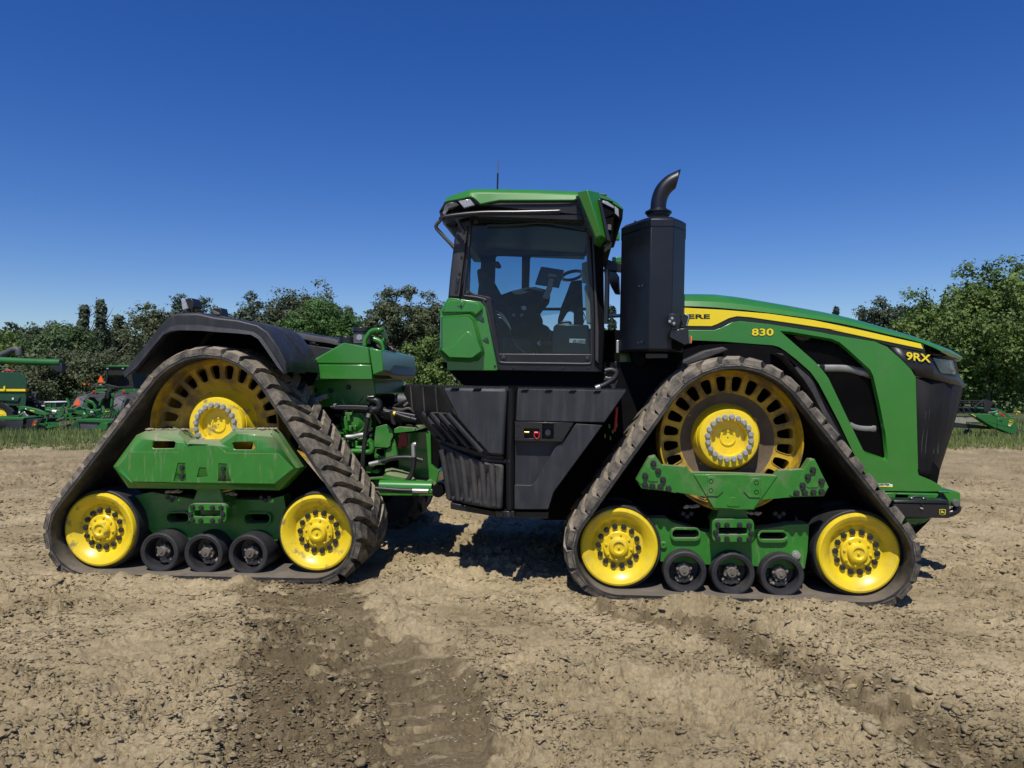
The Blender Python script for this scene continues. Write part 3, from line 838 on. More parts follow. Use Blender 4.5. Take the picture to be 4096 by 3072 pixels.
dome('hinge_casting', [z('R', 0.80, [(950, 1320), (1140, 1315), (1320, 1330), (1560, 1380), (1760, 1390)]), z('R', 0.80, [(945, 1300), (1150, 1290), (1200, 1250), (1480, 1300), (1640, 1330)]), z('R', 0.93, [(960, 1290), (1160, 1280), (1180, 1190), (1300, 1160), (1560, 1240)]), z('R', 1.1, [(980, 1280), (1165, 1270), (1190, 1160), (1270, 1140), (1560, 1210)])], g, TR)
panel('joint_base', z('R', 0.86, [(930, 1330), (1000, 1320), (1150, 1330), (1760, 1390), (1900, 1500), (1960, 1560), (1060, 1560), (940, 1400)]), 0.6, g, TR, bev=0.012)
tube('steering_cylinder', [F.one('R', 1110, 1420, 0.72), F.one('R', 1880, 1440, 0.72)], 0.060, M['green'], TR, seg=18, sub=1)
panel('cylinder_bracket', z('R', 0.66, [(1830, 1462), (1895, 1465), (1890, 1525), (1825, 1522)]), 0.1, M['green'], TR)
lathe('cylinder_end', F.one('R', 1955, 1490, 0.66), [(0, 0), (0.05, 0), (0.06, 0.02), (0.06, 0.14)], M['void'], TR, seg=20)
tube('cylinder_rod', [F.one('R', 1900, 1492, 0.76), F.one('R', 2300, 1505, 0.76)], 0.022, M['steel'], TR, seg=12, sub=1)
tube('pressure_hose', z('R', 0.66, [(1040, 1450), (1200, 1462), (1400, 1478), (1600, 1484)]), 0.019, M['hose'], TR)
tube('hose_fitting', z('R', 0.66, [(1590, 1484), (1700, 1486), (1820, 1490)]), 0.021, M['steel'], TR)
tube('pressure_hose', z('R', 0.74, [(1605, 990), (1600, 1120), (1560, 1260), (1450, 1400), (1330, 1455), (1250, 1462)]), 0.022, M['hose'], TR, seg=10)
tube('hose_fitting', z('R', 0.78, [(1640, 800), (1600, 810), (1598, 870), (1603, 995)]), 0.021, M['zinc'], TR)
tube('pressure_hose', z('R', 0.82, [(1090, 1062), (1160, 1045), (1300, 1005), (1450, 995), (1580, 1000), (1740, 1040)]), 0.021, M['hose'], TR, seg=10)
tube('hose_fitting', z('R', 0.82, [(950, 1095), (1020, 1080), (1130, 1055)]), 0.021, M['zinc'], TR)
tube('pressure_hose', z('R', 0.90, [(945, 350), (925, 420), (895, 600), (880, 760), (865, 900), (850, 1100), (840, 1200)]), 0.021, M['hose'], TR, seg=10)
tube('hose_fitting', z('R', 0.89, [(945, 350), (930, 400)]), 0.021, M['zinc'], TR)
tube('steel_pipe', z('R', 0.95, [(610, 695), (700, 690), (800, 668), (870, 660)]), 0.024, M['zinc'], TR)
tube('green_pipe', z('R', 0.92, [(690, 905), (800, 905), (930, 915), (985, 880), (975, 790), (950, 770), (985, 735)]), 0.026, M['green'], TR, seg=10)
tube('green_pipe', z('R', 0.98, [(760, 850), (850, 855), (910, 860)]), 0.02, M['green'], TR)
panel('pipe_nut', z('R', 0.90, [(700, 880), (760, 880), (760, 930), (700, 930)]), 0.06, g, TR)
panel('pipe_nut', z('R', 0.89, [(775, 880), (815, 880), (815, 930), (775, 930)]), 0.07, g, TR)
# the pump casting with its two bracket arms
pc = lathe('pump_casting', F.one('R', 720, 470, 0.98), [(0, 0), (0.05, 0.0), (0.09, 0.03), (0.105, 0.03), (0.11, 0.06), (0.15, 0.07), (0.155, 0.35)], g, TR, seg=28)
panel('pump_bracket', z('R', 0.94, [(588, 330), (692, 330), (690, 372), (660, 375), (665, 460), (615, 465), (615, 380), (588, 375)]), 0.05, g, pc)
panel('bracket_arm', z('R', 0.95, [(512, 85), (530, 95), (600, 220), (625, 325), (588, 328), (560, 220)]), 0.02, M['green'], pc, bev=0.003)
panel('bracket_arm', z('R', 0.95, [(862, 85), (862, 95), (740, 275), (700, 328), (685, 326), (720, 270)]), 0.02, M['green'], pc, bev=0.003)
panel('pump_flange', z('R', 0.955, [(640, 525), (685, 525), (685, 605), (640, 605)]), 0.04, g, pc)
panel('pump_flange', z('R', 0.955, [(718, 525), (750, 525), (750, 595), (718, 592)]), 0.04, g, pc)
panel('pump_side', z('R', 0.97, [(568, 440), (580, 375), (612, 375), (640, 600), (590, 600)]), 0.2, g, pc, bev=0.012)
for (x0, y0, x1, y1) in ((375, 520, 500, 570), (450, 580, 590, 650), (505, 690, 610, 730), (560, 640, 660, 690), (620, 740, 780, 840), (730, 750, 775, 880), (670, 920, 740, 990), (380, 540, 430, 600), (600, 870, 690, 940), (890, 1120, 1000, 1230), (990, 1180, 1085, 1230)):
    panel('valve_block', z('R', 1.0 + 0.1 * rng.random(), [(x0, y0 + 10), (x0 + 15, y0), (x1 - 10, y0 + 4), (x1, y0 + 18), (x1 - 6, y1), (x0 + 8, y1 - 4)]), 0.15, g, TR, bev=0.012)
# hose bundle over the joint
for k in range(9):
    yb = 245 + 17 * (k % 5)
    dd = 0.95 + 0.06 * (k // 3)
    tube('bundled_hose', z('R', dd, [(380 + 30 * k, 255 + 8 * (k % 4)), (520 + 20 * k, yb - 4), (800, yb), (1000, yb + 14), (1180, 300 + 14 * k), (1400, 340 + 15 * k), (1620, 380 + 12 * k)]), 0.016, M['hose'], TR, sub=5)
for k in range(6):
    tube('bundled_hose', z('R', 0.85 + 0.03 * k, [(1180, 318 + 18 * k), (1300, 340 + 20 * k), (1450, 390 + 16 * k), (1640, 440 + 12 * k)]), 0.017, M['hose'], TR, sub=5)
for k in range(14):
    x = 420 + 1100 * rng.random(); y = 230 + 260 * rng.random()
    tube('small_line', z('R', 0.98 + 0.2 * rng.random(), [(x, y), (x + 90 + 80 * rng.random(), y + 60 * rng.normal()), (x + 200 + 120 * rng.random(), y + 60 * rng.normal())]), 0.009 + 0.006 * rng.random(), (M['hose'], M['hose'], M['hubdust'])[k % 3], TR, seg=6, sub=4)
for k in range(16):
    x = 420 + 560 * rng.random(); y = 480 + 620 * rng.random()
    lathe('pipe_plug', F.one('R', x, y, 0.98 + 0.1 * rng.random()), [(0, -0.02), (0.014, -0.02), (0.017, -0.012), (0.017, 0.05)], (M['green_frame'], M['zinc'], M['boltdark'])[k % 3], TR, seg=8)
tube('yellow_cap', z('R', 0.84, [(1302, 345), (1335, 350)]), 0.022, M['decal_yellow'], TR)
panel('hose_clamp', z('R', 0.82, [(1240, 310), (1300, 300), (1310, 420), (1345, 500), (1310, 520), (1270, 490), (1260, 400)]), 0.02, M['black'], TR)
tube('rubber_elbow', z('R', 0.92, [(925, 115), (980, 140), (1060, 165), (1090, 210), (1085, 270), (1000, 290), (960, 250)]), 0.032, M['hose'], TR, seg=10)
panel('elbow_clamp', z('R', 0.88, [(918, 88), (1016, 90), (1010, 103), (925, 105)]), 0.06, M['zinc'], TR, bev=0.002)
tube('air_pipe', z('R', 1.0, [(110, 200), (180, 150), (250, 120)]), 0.026, M['hubdust'], TR)
tube('hose_fitting', z('R', 0.98, [(180, 150), (260, 110), (335, 90)]), 0.024, M['zinc'], TR)
panel('loom_bracket', z('R', 0.93, [(412, 205), (462, 205), (445, 225), (440, 250), (430, 250)]), 0.02, M['zinc'], TR, bev=0.001)
tube('exhaust_duct', [F.one('R', 1340, 140, 1.3), F.one('R', 1600, 165, 1.3)], 0.055, M['grey'], TR, seg=14, sub=1)
panel('far_chassis_rail', z('C', 2.3, [(1960, 1005), (2180, 995), (2300, 1000), (2300, 1085), (1990, 1085)]), 0.1, M['bgdark'], TR)
panel('hose_support', z('C', 0.92, [(1080, 990), (1095, 1200), (1080, 1205), (1070, 1010)]), 0.03, M['green'], TR, bev=0.002)

# ---- step tanks on the near side, strap post and service panel
pl, pd = M['plastic'], M['plastic_dusty']
tk = panel('step_tank', z('G', 0.08, [(515, 124), (1150, 132), (1122, 798), (990, 792), (640, 382)]), 0.9, pl, TR, bev=0.022)
loft('tank_shoulder', [z('G', 0.08, [(518, 124), (642, 384)]), z('G', 0.2, [(395, 115), (540, 372)]), z('G', 0.34, [(275, 108), (420, 366)]), z('G', 0.5, [(185, 103), (300, 358)]), z('G', 0.62, [(148, 106), (220, 348)]), z('G', 0.75, [(140, 190), (205, 330)])], pd, tk, ang=40)
for k, (x, y) in enumerate(((205, 105), (325, 112), (450, 118))):
    tube('tank_seam', z('G', (0.45, 0.27, 0.13)[k], [(x, y), (x + 2, y + 60), (x + 15, y + 245)]), 0.007, pd, tk, sub=3)
# undercut with slanting ribs
loft('tank_undercut', [z('G', 0.08, [(642, 382), (990, 792)]), z('G', 0.30, [(430, 372), (700, 700)]), z('G', 0.50, [(225, 350), (430, 610)])], pl, tk, ang=40)
for k in range(4):
    t = (k + 0.4) / 4.2
    a = z('G', 0.07 + 0.36 * t, [(600 - 350 * t, 385 - 20 * t), (950 - 500 * t, 770 - 160 * t)])
    tube('undercut_rib', a, 0.020, pl, tk, seg=6, sub=1)
panel('tank_lower_edge', z('G', 0.12, [(430, 612, 0.45), (700, 700, 0.25), (985, 795, 0.10), (1122, 800, 0.10), (1118, 830, 0.12), (960, 830, 0.14), (640, 730, 0.30), (480, 665, 0.45)]), 0.3, pl, tk, bev=0.01)
tube('tank_pipe', z('G', 0.16, [(900, 820), (990, 840), (1140, 850)]), 0.018, pd, tk)
tk2 = panel('ribbed_tank', z('G', 0.13, [(478, 665, 0.42), (600, 722, 0.32), (790, 815, 0.2), (1000, 872, 0.12), (1115, 884, 0.11), (1106, 1325, 0.11), (960, 1310, 0.12), (565, 1238, 0.40)]), 0.6, pd, TR, bev=0.02)
for k in range(6):
    x0 = 560 + 88 * k
    dd = 0.36 - 0.048 * k
    tube('tank_rib', z('G', dd, [(x0 - 55 + 10 * k, 735 + 28 * k), (x0 - 20 + 5 * k, 900 + 12 * k), (x0 + 25, 1215 + 14 * k)]), 0.026, pd, tk2, seg=8, sub=3)
for k in range(5):
    xa = 612 + 82 * k
    lathe('rib_foot', F.one('G', xa + 8, 1215 + 12 * k, 0.30 - 0.042 * k), [(0, 0), (0.012, 0.004), (0.02, 0.03)], pd, tk2, seg=12)
sp = loft('strap_post', [z('G', 0.13, [(1165, 124), (1152, 400), (1142, 800), (1140, 1332)]), z('G', 0.06, [(1172, 128), (1160, 400), (1150, 800), (1148, 1332)]), z('G', 0.035, [(1200, 130), (1190, 400), (1182, 800), (1180, 1332)]), z('G', 0.06, [(1226, 130), (1220, 400), (1214, 800), (1212, 1332)]), z('G', 0.13, [(1235, 124), (1232, 400), (1222, 800), (1220, 1332)])], M['black'], TR, ang=60)
place(bolt_tiny, 'post_bolt', F.one('G', 1170, 852, 0.045), sp)
panel('post_foot', z('G', 0.05, [(1112, 1338), (1222, 1340), (1226, 1402), (1114, 1398)]), 0.1, M['black'], sp)
place(bolt_small, 'foot_bolt', F.one('G', 1168, 1372, 0.05), sp)
panel('skid_plate', z('G', 0.30, [(592, 1254), (1035, 1340), (1048, 1396), (595, 1318)]), 0.8, M['black'], TR, bev=0.006)
panel('skid_plate', z('G', 0.14, [(1040, 1335), (1112, 1338), (1114, 1398), (1050, 1398)]), 0.9, M['black'], TR, bev=0.006)
panel('skid_plate', z('G', 0.12, [(1228, 1340), (1562, 1345), (1555, 1412), (1226, 1405)]), 0.9, M['black'], TR, bev=0.006)
st = panel('step_box', z('G', 0.07, [(1255, 138), (2322, 156), (2108, 468), (1245, 455), (1235, 440)]), 0.9, pl, TR, bev=0.028)
panel('step_lower', z('G', 0.13, [(1225, 462), (1800, 472), (2092, 490), (1612, 1150), (1556, 1325), (1218, 1325)]), 0.9, pl, TR, bev=0.02)
panel('slanted_panel', z('G', 0.075, [(1830, 478), (2088, 494), (1608, 1150), (1556, 1318), (1222, 1318), (1222, 1085), (1245, 1080), (1390, 1085), (1430, 1050), (1620, 720), (1700, 650)]), 0.07, pl, TR, bev=0.022)
svp = panel('service_panel', z('G', 0.055, [(1228, 458), (1804, 470), (1690, 656), (1226, 645)]), 0.06, M['black'], TR, holes=[z('G', 0.055, [(1320, 525), (1468, 528), (1470, 625), (1320, 622)]), z('G', 0.055, [(1497, 478), (1610, 482), (1608, 630), (1495, 628)])], bev=0.004)
for x, y in ((1258, 487), (1765, 500), (1252, 604), (1680, 614)):
    place(bolt_tiny, 'panel_screw', F.one('G', x, y, 0.055), svp)
tube('brass_coupler', z('G', 0.055, [(1322, 563), (1368, 565)]), 0.009, M['brass'], svp)
tube('red_coupler', z('G', 0.055, [(1418, 568), (1455, 569)]), 0.011, M['red'], svp)
tube('red_cap_strap', z('G', 0.045, [(1420, 578), (1418, 600), (1440, 626), (1465, 610), (1467, 575), (1462, 565)]), 0.004, M['red'], svp)
lathe('socket_knob', F.one('G', 1552, 570, 0.05), [(0, -0.012), (0.022, -0.012), (0.026, 0.0), (0.028, 0.05)], M['plastic'], svp, seg=7)
# serrated tread on the step edges
for (x0, y0, x1, y1, d, nn) in ((150, 100, 1165, 127, 0.10, 60), (1262, 134, 2318, 150, 0.07, 62)):
    bm = bmesh.new()
    for k in range(nn):
        t = (k + 0.5) / nn
        dd = d + (max(0, (520 - (x0 + (x1 - x0) * t)) / 370) * 0.45 if x0 < 200 else 0)
        c = F.one('G', x0 + (x1 - x0) * t, y0 + (y1 - y0) * t - 3, dd + 0.02)
        add_box(bm, c, (0.009, 0.03, 0.016))
    finish(bm, 'step_serration', pl, TR)['kind'] = 'stuff'
for (x, y, w) in ((590, 128, 90), (810, 130, 90), (1285, 142, 80), (1518, 146, 80), (1755, 150, 80), (1998, 154, 80)):
    panel('tread_notch', z('G', 0.062 if x > 1200 else 0.072, [(x + 20, y), (x + w, y), (x + w - 22, y + 24), (x, y + 22)]), 0.03, M['void'], TR, bev=0.003)
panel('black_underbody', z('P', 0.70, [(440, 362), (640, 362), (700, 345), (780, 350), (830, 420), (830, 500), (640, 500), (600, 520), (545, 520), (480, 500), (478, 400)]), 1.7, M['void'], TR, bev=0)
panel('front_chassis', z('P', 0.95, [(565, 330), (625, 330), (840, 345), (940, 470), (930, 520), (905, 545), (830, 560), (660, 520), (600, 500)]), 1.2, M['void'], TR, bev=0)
# what glints in the gap behind the step
tube('red_cable', z('F', 0.5, [(1998, 1035), (1992, 1120), (1985, 1200), (1975, 1260)]), 0.012, M['red'], TR)
for (x, y) in ((1890, 1300), (1930, 1210), (1960, 1260), (1998, 1200), (1940, 1320)):
    panel('cable_clip', z('F', 0.55, [(x - 8, y - 22), (x + 6, y - 18), (x + 9, y + 16), (x - 6, y + 20)]), 0.02, M['green'], TR, bev=0.002)

# ---- cab
CN, CF_ = 0.62, 2 * CENT - 0.62
cab = panel('cab_frame', z('E', CN, [(415, 640), (555, 585), (1700, 585), (1765, 700), (1850, 860)]) + z('F', CN, [(1885, 350), (1868, 713), (905, 697), (862, 560), (797, 180), (742, 85), (440, 30)]) + z('E', CN, [(325, 1400), (346, 1170), (386, 830)]), 0.10, M['cabblack'], TR,
            holes=[z('E', CN, [(560, 612), (1655, 608), (1685, 640), (1695, 1000)]) + z('F', CN, [(1757, 160), (1760, 545), (918, 540), (850, 75)]) + z('E', CN, [(752, 1405), (720, 1392), (600, 1368), (530, 1335), (505, 1290), (530, 850), (545, 640)])], bev=0.008)
gp = z('E', CN + 0.03, [(555, 605), (1662, 602), (1700, 640), (1710, 1000)]) + z('F', CN + 0.03, [(1765, 160), (1768, 555), (912, 550), (845, 75)]) + z('E', CN + 0.03, [(745, 1410), (600, 1375), (525, 1342), (497, 1290), (522, 850), (537, 640)])
def sheet(name, ps, m, parent):
    bm = bmesh.new()
    vs = [bm.verts.new(p) for p in ps]
    for a, b, c in tessellate_polygon([[Vector((p.x, p.z, 0)) for p in ps]]): bm.faces.new((vs[a], vs[b], vs[c]))
    return finish(bm, name, m, parent)
sheet('door_glass', gp, M['glass'], cab)
panel('glass_band', z('E', CN + 0.034, [(545, 612), (1690, 606), (1690, 760), (1100, 690), (540, 690)]), 0.004, M['glass'], cab, bev=0)
tube('door_seal', z('E', CN - 0.004, [(565, 600), (545, 640), (525, 900), (478, 1340), (500, 1385), (600, 1398), (700, 1425)]) + z('F', CN - 0.004, [(770, 60), (805, 150), (860, 400), (905, 585), (935, 622), (1100, 627), (1500, 632), (1730, 634), (1765, 610), (1772, 500), (1770, 200)]), 0.010, M['plastic'], cab, seg=6, sub=3)
for sh, x, y in (('E', 597, 645), ('E', 517, 1355), ('F', 955, 575), ('F', 1725, 583)):
    lathe('glass_fixing', F.one(sh, x, y, CN - 0.002), [(0, -0.012), (0.008, -0.012), (0.010, -0.004), (0.019, -0.003), (0.021, 0.0), (0.024, -0.004), (0.027, 0.006)], M['plastic'], cab, seg=16)
for x in (1045, 1272, 1503, 1735):
    place(bolt_tiny, 'sill_screw', F.one('F', x, 672, CN), cab)
pill = panel('rear_pillar', z('E', CN - 0.03, [(430, 650), (500, 640), (545, 630), (525, 800), (480, 1230), (440, 1400), (328, 1395), (350, 1165), (392, 825)]), 0.04, M['plastic'], cab, bev=0.012)
tube('pillar_groove', z('E', CN - 0.034, [(520, 700), (500, 900), (468, 1150), (440, 1390)]), 0.006, M['void'], pill, sub=2)
panel('pillar_plate', z('E', CN - 0.036, [(408, 1208), (440, 1210), (415, 1362), (388, 1355)]), 0.008, M['black'], pill, bev=0.002)
for x, y in ((422, 1245), (411, 1322), (456, 1000), (437, 1160), (472, 845), (483, 678)):
    place(bolt_tiny, 'pillar_screw', F.one('E', x, y, CN - 0.034), pill)
fp = panel('front_pillar', z('E', CN - 0.02, [(1710, 690), (1740, 720), (1850, 860), (1848, 1300)]) + z('F', CN - 0.02, [(1880, 300), (1866, 705), (1790, 640), (1790, 200)]) + z('E', CN - 0.02, [(1745, 1200)]), 0.5, M['void'], cab, bev=0.006)
panel('pillar_trim', z('E', CN - 0.035, [(1740, 800), (1760, 820), (1790, 1400)]) + z('F', CN - 0.035, [(1835, 350), (1830, 640), (1800, 600), (1800, 200)]), 0.03, M['plastic'], fp, bev=0.006)
panel('inner_trim', z('E', CN + 0.10, [(1685, 830), (1725, 800), (1715, 960), (1730, 1240), (1735, 1659), (1690, 1659), (1665, 1290), (1690, 1260), (1640, 1250), (1640, 1060), (1690, 1045)]), 0.05, M['beige'], cab, bev=0.01)
tube('grab_rail', z('E', 0.5, [(1860, 1150), (1878, 1145), (1888, 1180), (1886, 1400), (1880, 1659)]) , 0.022, M['black'], cab)
# green rear quarter of the cab
q0 = panel('cab_quarter', z('F', 0.60, [(362, 150), (440, 30), (470, 22), (640, 48), (740, 62), (785, 110), (830, 330), (902, 690), (885, 698), (432, 696), (432, 625), (405, 612), (352, 520), (366, 470), (372, 215)]), 0.5, M['green'], TR, bev=0.03)
q0.modifiers['bevel'].segments = 4
qo = z('F', 0.595, [(372, 190), (640, 165), (700, 215), (752, 420), (780, 530), (720, 608), (640, 622), (430, 612), (355, 520), (370, 470)])
qi = z('F', 0.52, [(385, 205), (630, 195), (672, 235), (722, 420), (752, 520), (690, 575), (610, 590), (450, 585), (375, 515), (385, 480)])
loft('quarter_bulge', [qo + [qo[0]], mixp(qo + [qo[0]], shift(qi + [qi[0]], 0, 0.02, 0), 0.6), qi + [qi[0]]], M['green'], q0, ang=60)
panel('bulge_face', qi, 0.02, M['green'], q0, bev=0.012)
panel('bulge_step', z('F', 0.505, [(372, 500), (480, 478), (600, 345), (640, 330), (725, 440), (752, 522), (690, 572), (600, 586), (450, 580), (385, 515)]), 0.03, M['green'], q0, bev=0.014)
panel('quarter_top', z('F', 0.565, [(372, 160), (445, 40), (640, 58), (735, 72), (765, 130), (700, 205), (640, 158)]), 0.05, M['green'], q0, bev=0.02)
panel('latch_dish', z('F', 0.560, [(520, 48), (605, 56), (580, 112), (528, 106)]), 0.006, M['green'], q0, bev=0.003)
for x, y in ((562, 98), (763, 226), (806, 418), (874, 655)):
    place(bolt_tiny, 'quarter_bolt', F.one('F', x, y, 0.556 if y < 120 else 0.598), q0)
for x, y in ((760, 215), (803, 408)):
    panel('bolt_dish', z('F', 0.592, [(x - 45, y + 5), (x + 2, y - 25), (x + 18, y + 28), (x - 5, y + 32)]), 0.006, M['bgdark'], q0, bev=0.002)

# cab roof
rb = z('E', 0.50, [(283, 468, 0.70), (330, 452, 0.64), (400, 440, 0.56), (470, 426, 0.51), (545, 413), (580, 430), (612, 458), (642, 490), (730, 470), (832, 451), (1200, 451), (1562, 450), (1605, 428)])
rm = z('E', 0.52, [(300, 440, 0.74), (335, 420, 0.70), (400, 400, 0.63), (470, 384, 0.57), (545, 368), (580, 366), (612, 366), (642, 366), (730, 366), (832, 368), (1200, 374), (1562, 386), (1605, 388)])
rt = z('E', 0.59, [(318, 414, 0.84), (350, 400, 0.80), (410, 378, 0.76), (480, 355, 0.70), (545, 336), (580, 334), (612, 333), (650, 332), (730, 333), (832, 335), (1200, 341), (1562, 355), (1605, 358)])
rc_ = [Vector((p.x, CENT, p.z + 0.03)) for p in rt]
rf = loft('cab_roof', [shift(rb, 0, 0.05, 0.0), rb, rm, rt, rc_] + [[mirror_pt(p) for p in r] for r in (rt, rm, rb)], M['roof'], TR, ang=22)
b_ = rf.modifiers.new('bevel', 'BEVEL'); b_.width = 0.012; b_.segments = 2; b_.limit_method = 'ANGLE'; b_.angle_limit = math.radians(22)
under = panel('roof_underside', z('E', 0.53, [(238, 555, 0.70), (286, 472, 0.64), (400, 442), (540, 415), (580, 430), (640, 492), (830, 452), (1565, 452), (1612, 425), (1690, 590), (1700, 640), (560, 598), (410, 640), (395, 690, 0.60), (285, 685, 0.68), (250, 610, 0.70)]), 2.0, M['cabblack'], rf, bev=0)
panel('roof_lamp', z('E', 0.515, [(425, 452), (538, 430), (588, 492), (480, 522)]), 0.03, M['lens'], under, bev=0.006)
panel('roof_lamp', z('E', 0.56, [(300, 492, 0.62), (330, 470), (400, 456), (432, 488), (330, 520), (290, 600, 0.66), (268, 570, 0.68)]), 0.03, M['lens'], under, bev=0.006)
panel('gutter_strip', z('E', 0.515, [(700, 492), (830, 462), (1530, 466), (1545, 478), (1400, 486)]), 0.03, M['plastic'], under, bev=0.005)
tube('roof_rail', z('E', 0.44, [(255, 640), (300, 608), (640, 570), (1000, 565), (1390, 556), (1412, 552)]), 0.020, M['black'], under, seg=10, sub=4)
tube('roof_rail', z('E', 0.52, [(300, 610), (260, 632), (205, 702, 0.56), (260, 775, 0.58), (330, 850, 0.6), (385, 912, 0.62)]), 0.017, M['grey'], under, seg=10, sub=3)
tube('rail_stay', z('E', 0.50, [(390, 610), (420, 650), (470, 740), (480, 775)]), 0.016, M['black'], under)
panel('rear_bracket', z('E', 0.66, [(268, 672), (395, 690), (405, 640), (420, 700), (398, 820), (360, 740), (300, 685)]), 0.06, M['black'], under, bev=0.004)
pod = loft('mirror_pod', [z('E', 0.36, [(1598, 362), (1692, 340), (1812, 366)]), z('E', 0.30, [(1608, 400), (1712, 430), (1832, 470)]), z('E', 0.30, [(1770, 800), (1832, 785), (1886, 828)]), z('E', 0.36, [(1782, 822), (1832, 868), (1888, 832)])], M['green'], TR, ang=15)
pv = pod.data
pts4 = z('E', 0.36, [(1598, 362), (1692, 340), (1812, 366), (1828, 436), (1888, 830), (1834, 870), (1780, 820), (1620, 420)])
bpy.data.objects.remove(pod)
bm = bmesh.new()
e1 = z('E', 0.30, [(1596, 362), (1776, 815)]); e2 = z('E', 0.25, [(1692, 340), (1832, 792)]); e3 = z('E', 0.36, [(1812, 366), (1886, 828)]); e4 = z('E', 0.40, [(1834, 872)])
bk = [p + Vector((0, 0.35, 0)) for p in (e1[0], e1[1], e4[0], e3[1], e3[0], e2[0])]
v = [bm.verts.new(p) for p in (e1[0], e1[1], e2[0], e2[1], e3[0], e3[1], e4[0])]
w_ = [bm.verts.new(p) for p in bk]
for f in ((0, 1, 3, 2), (2, 3, 5, 4), (1, 6, 3), (3, 6, 5)): bm.faces.new([v[i] for i in f])
loop = [v[0], v[1], v[6], v[5], v[4], v[2]]
for i in range(6): bm.faces.new((loop[i], loop[(i + 1) % 6], w_[(i + 1) % 6], w_[i]))
bm.faces.new(w_)
pod = finish(bm, 'mirror_pod', M['green'], TR, ang=12, bev=0.008)
panel('pod_black_edge', z('E', 0.32, [(1800, 434), (1830, 436), (1925, 850), (1886, 832)]), 0.25, M['black'], pod, bev=0.004)
panel('pod_back', z('E', 0.42, [(1580, 400), (1612, 400), (1780, 822), (1836, 872), (1920, 850), (1940, 860), (1870, 905), (1760, 810), (1690, 700)]), 0.25, M['black'], pod, bev=0.004)
panel('lamp_slit', z('E', 0.50, [(1592, 480), (1612, 448), (1622, 485)]), 0.02, M['lens'], under, bev=0.002)
rfr = panel('roof_front', z('E', 1.0, [(1700, 400), (1820, 388), (1890, 408), (1985, 465), (2050, 528), (2048, 540), (1990, 505), (1900, 445), (1825, 425), (1700, 440)]), 1.4, M['green'], TR, bev=0.01)
panel('roof_front_visor', z('E', 0.98, [(1700, 440), (1830, 428), (1900, 448), (1990, 508), (2046, 542), (2040, 632), (2000, 640), (1960, 600), (1955, 640), (1950, 850), (1880, 880), (1700, 700)]), 1.4, M['void'], rfr, bev=0.01)
panel('front_lamp', z('E', 0.96, [(1840, 445), (1890, 455), (1955, 500), (1960, 528), (1900, 500), (1840, 470)]), 0.03, M['lens'], rfr, bev=0.004)
panel('front_lamp', z('E', 0.96, [(1962, 500), (2000, 530), (2006, 612), (1965, 575)]), 0.03, M['lens'], rfr, bev=0.004)
panel('vent_slats', z('E', 0.96, [(1895, 680), (1930, 685), (1930, 740), (1895, 735)]), 0.02, M['grey'], rfr, bev=0.002)
panel('roof_button', z('E', 1.2, [(1822, 376), (1885, 378), (1885, 398), (1822, 390)]), 0.1, M['grey'], rfr)
an = tube('antenna', [F.one('E', 810, 335, 1.5), F.one('E', 814, 180, 1.5)], 0.009, M['black'], rf, seg=6, sub=1)
tube('antenna_tip', [F.one('E', 814, 180, 1.5), F.one('E', 819, 58, 1.5)], 0.005, M['grey'], an, seg=6, sub=1)
# cab interior
lz0 = F.one('E', 1000, 585, CN + 0.05).z
x0, x1 = F.one('E', 480, 900, CN).x, F.one('E', 1790, 900, CN).x
liner = box('cab_ceiling', ((x0 + x1) / 2, CENT, lz0 + 0.03), (x1 - x0, 1.8, 0.06), M['liner'], TR)
panel('ceiling_pad', z('E', 1.9, [(745, 790), (1390, 795), (1400, 850), (740, 850)]), 0.3, M['pad'], liner, bev=0.03)
panel('ceiling_console', z('E', 1.2, [(690, 700), (1380, 700), (1370, 745), (900, 758), (740, 740)]), 0.5, M['liner'], liner, bev=0.02)
panel('ceiling_panel', z('E', 2.1, [(560, 820), (700, 780), (1500, 780), (1690, 900), (1690, 965), (560, 965)]), 0.2, M['liner'], liner, bev=0.01)
far = panel('far_cab_wall', z('E', CF_, [(480, 860), (1760, 860), (1760, 1659)]) + z('F', CF_, [(1780, 600), (880, 600), (800, 100)]) + z('E', CF_, [(560, 1659), (480, 1400)]), 0.06, M['liner'], TR,
            holes=[z('E', CF_, [(555, 925), (590, 915), (635, 960), (650, 1010), (640, 1150), (612, 1390), (530, 1390), (545, 1000)]),
                   z('E', CF_, [(790, 1000), (830, 970), (1040, 968), (1050, 985), (1046, 1580), (770, 1580)]),
                   z('E', CF_, [(1130, 1010), (1165, 968), (1690, 960), (1700, 1500), (1220, 1500), (1110, 1590)]),
                   z('E', CF_, [(1200, 1525), (1700, 1525)]) + z('F', CF_, [(1760, 310), (1400, 330), (1290, 250)])], bev=0.01)
for hp in ([(555, 925), (590, 915), (650, 1010), (612, 1390), (530, 1390)], [(790, 970), (1050, 968), (1046, 1580), (770, 1580)], [(1120, 965), (1695, 960), (1700, 1520), (1115, 1600)]):
    sheet('far_glass', z('E', CF_ + 0.03, hp), M['glass_far'], far)
seat = panel('driver_seat', z('E', 1.75, [(606, 1130), (640, 1112), (690, 1125), (740, 1200), (800, 1310), (860, 1385), (980, 1400), (1000, 1659), (700, 1659), (640, 1400)]), 0.5, M['liner'], TR, bev=0.05)
panel('headrest_bolt', z('E', 1.74, [(770, 1045), (820, 1045), (832, 1060), (825, 1090), (775, 1085)]), 0.2, M['liner'], seat, bev=0.01)
panel('seat_base', z('F', 1.5, [(950, 380), (1180, 410), (1230, 440), (1240, 545), (940, 545)]), 0.6, M['grey'], seat, bev=0.03)
panel('seat_cushion', z('F', 1.5, [(900, 150), (1040, 180), (1200, 260), (1330, 330), (1370, 380), (950, 380)]), 0.6, M['liner'], seat, bev=0.03)
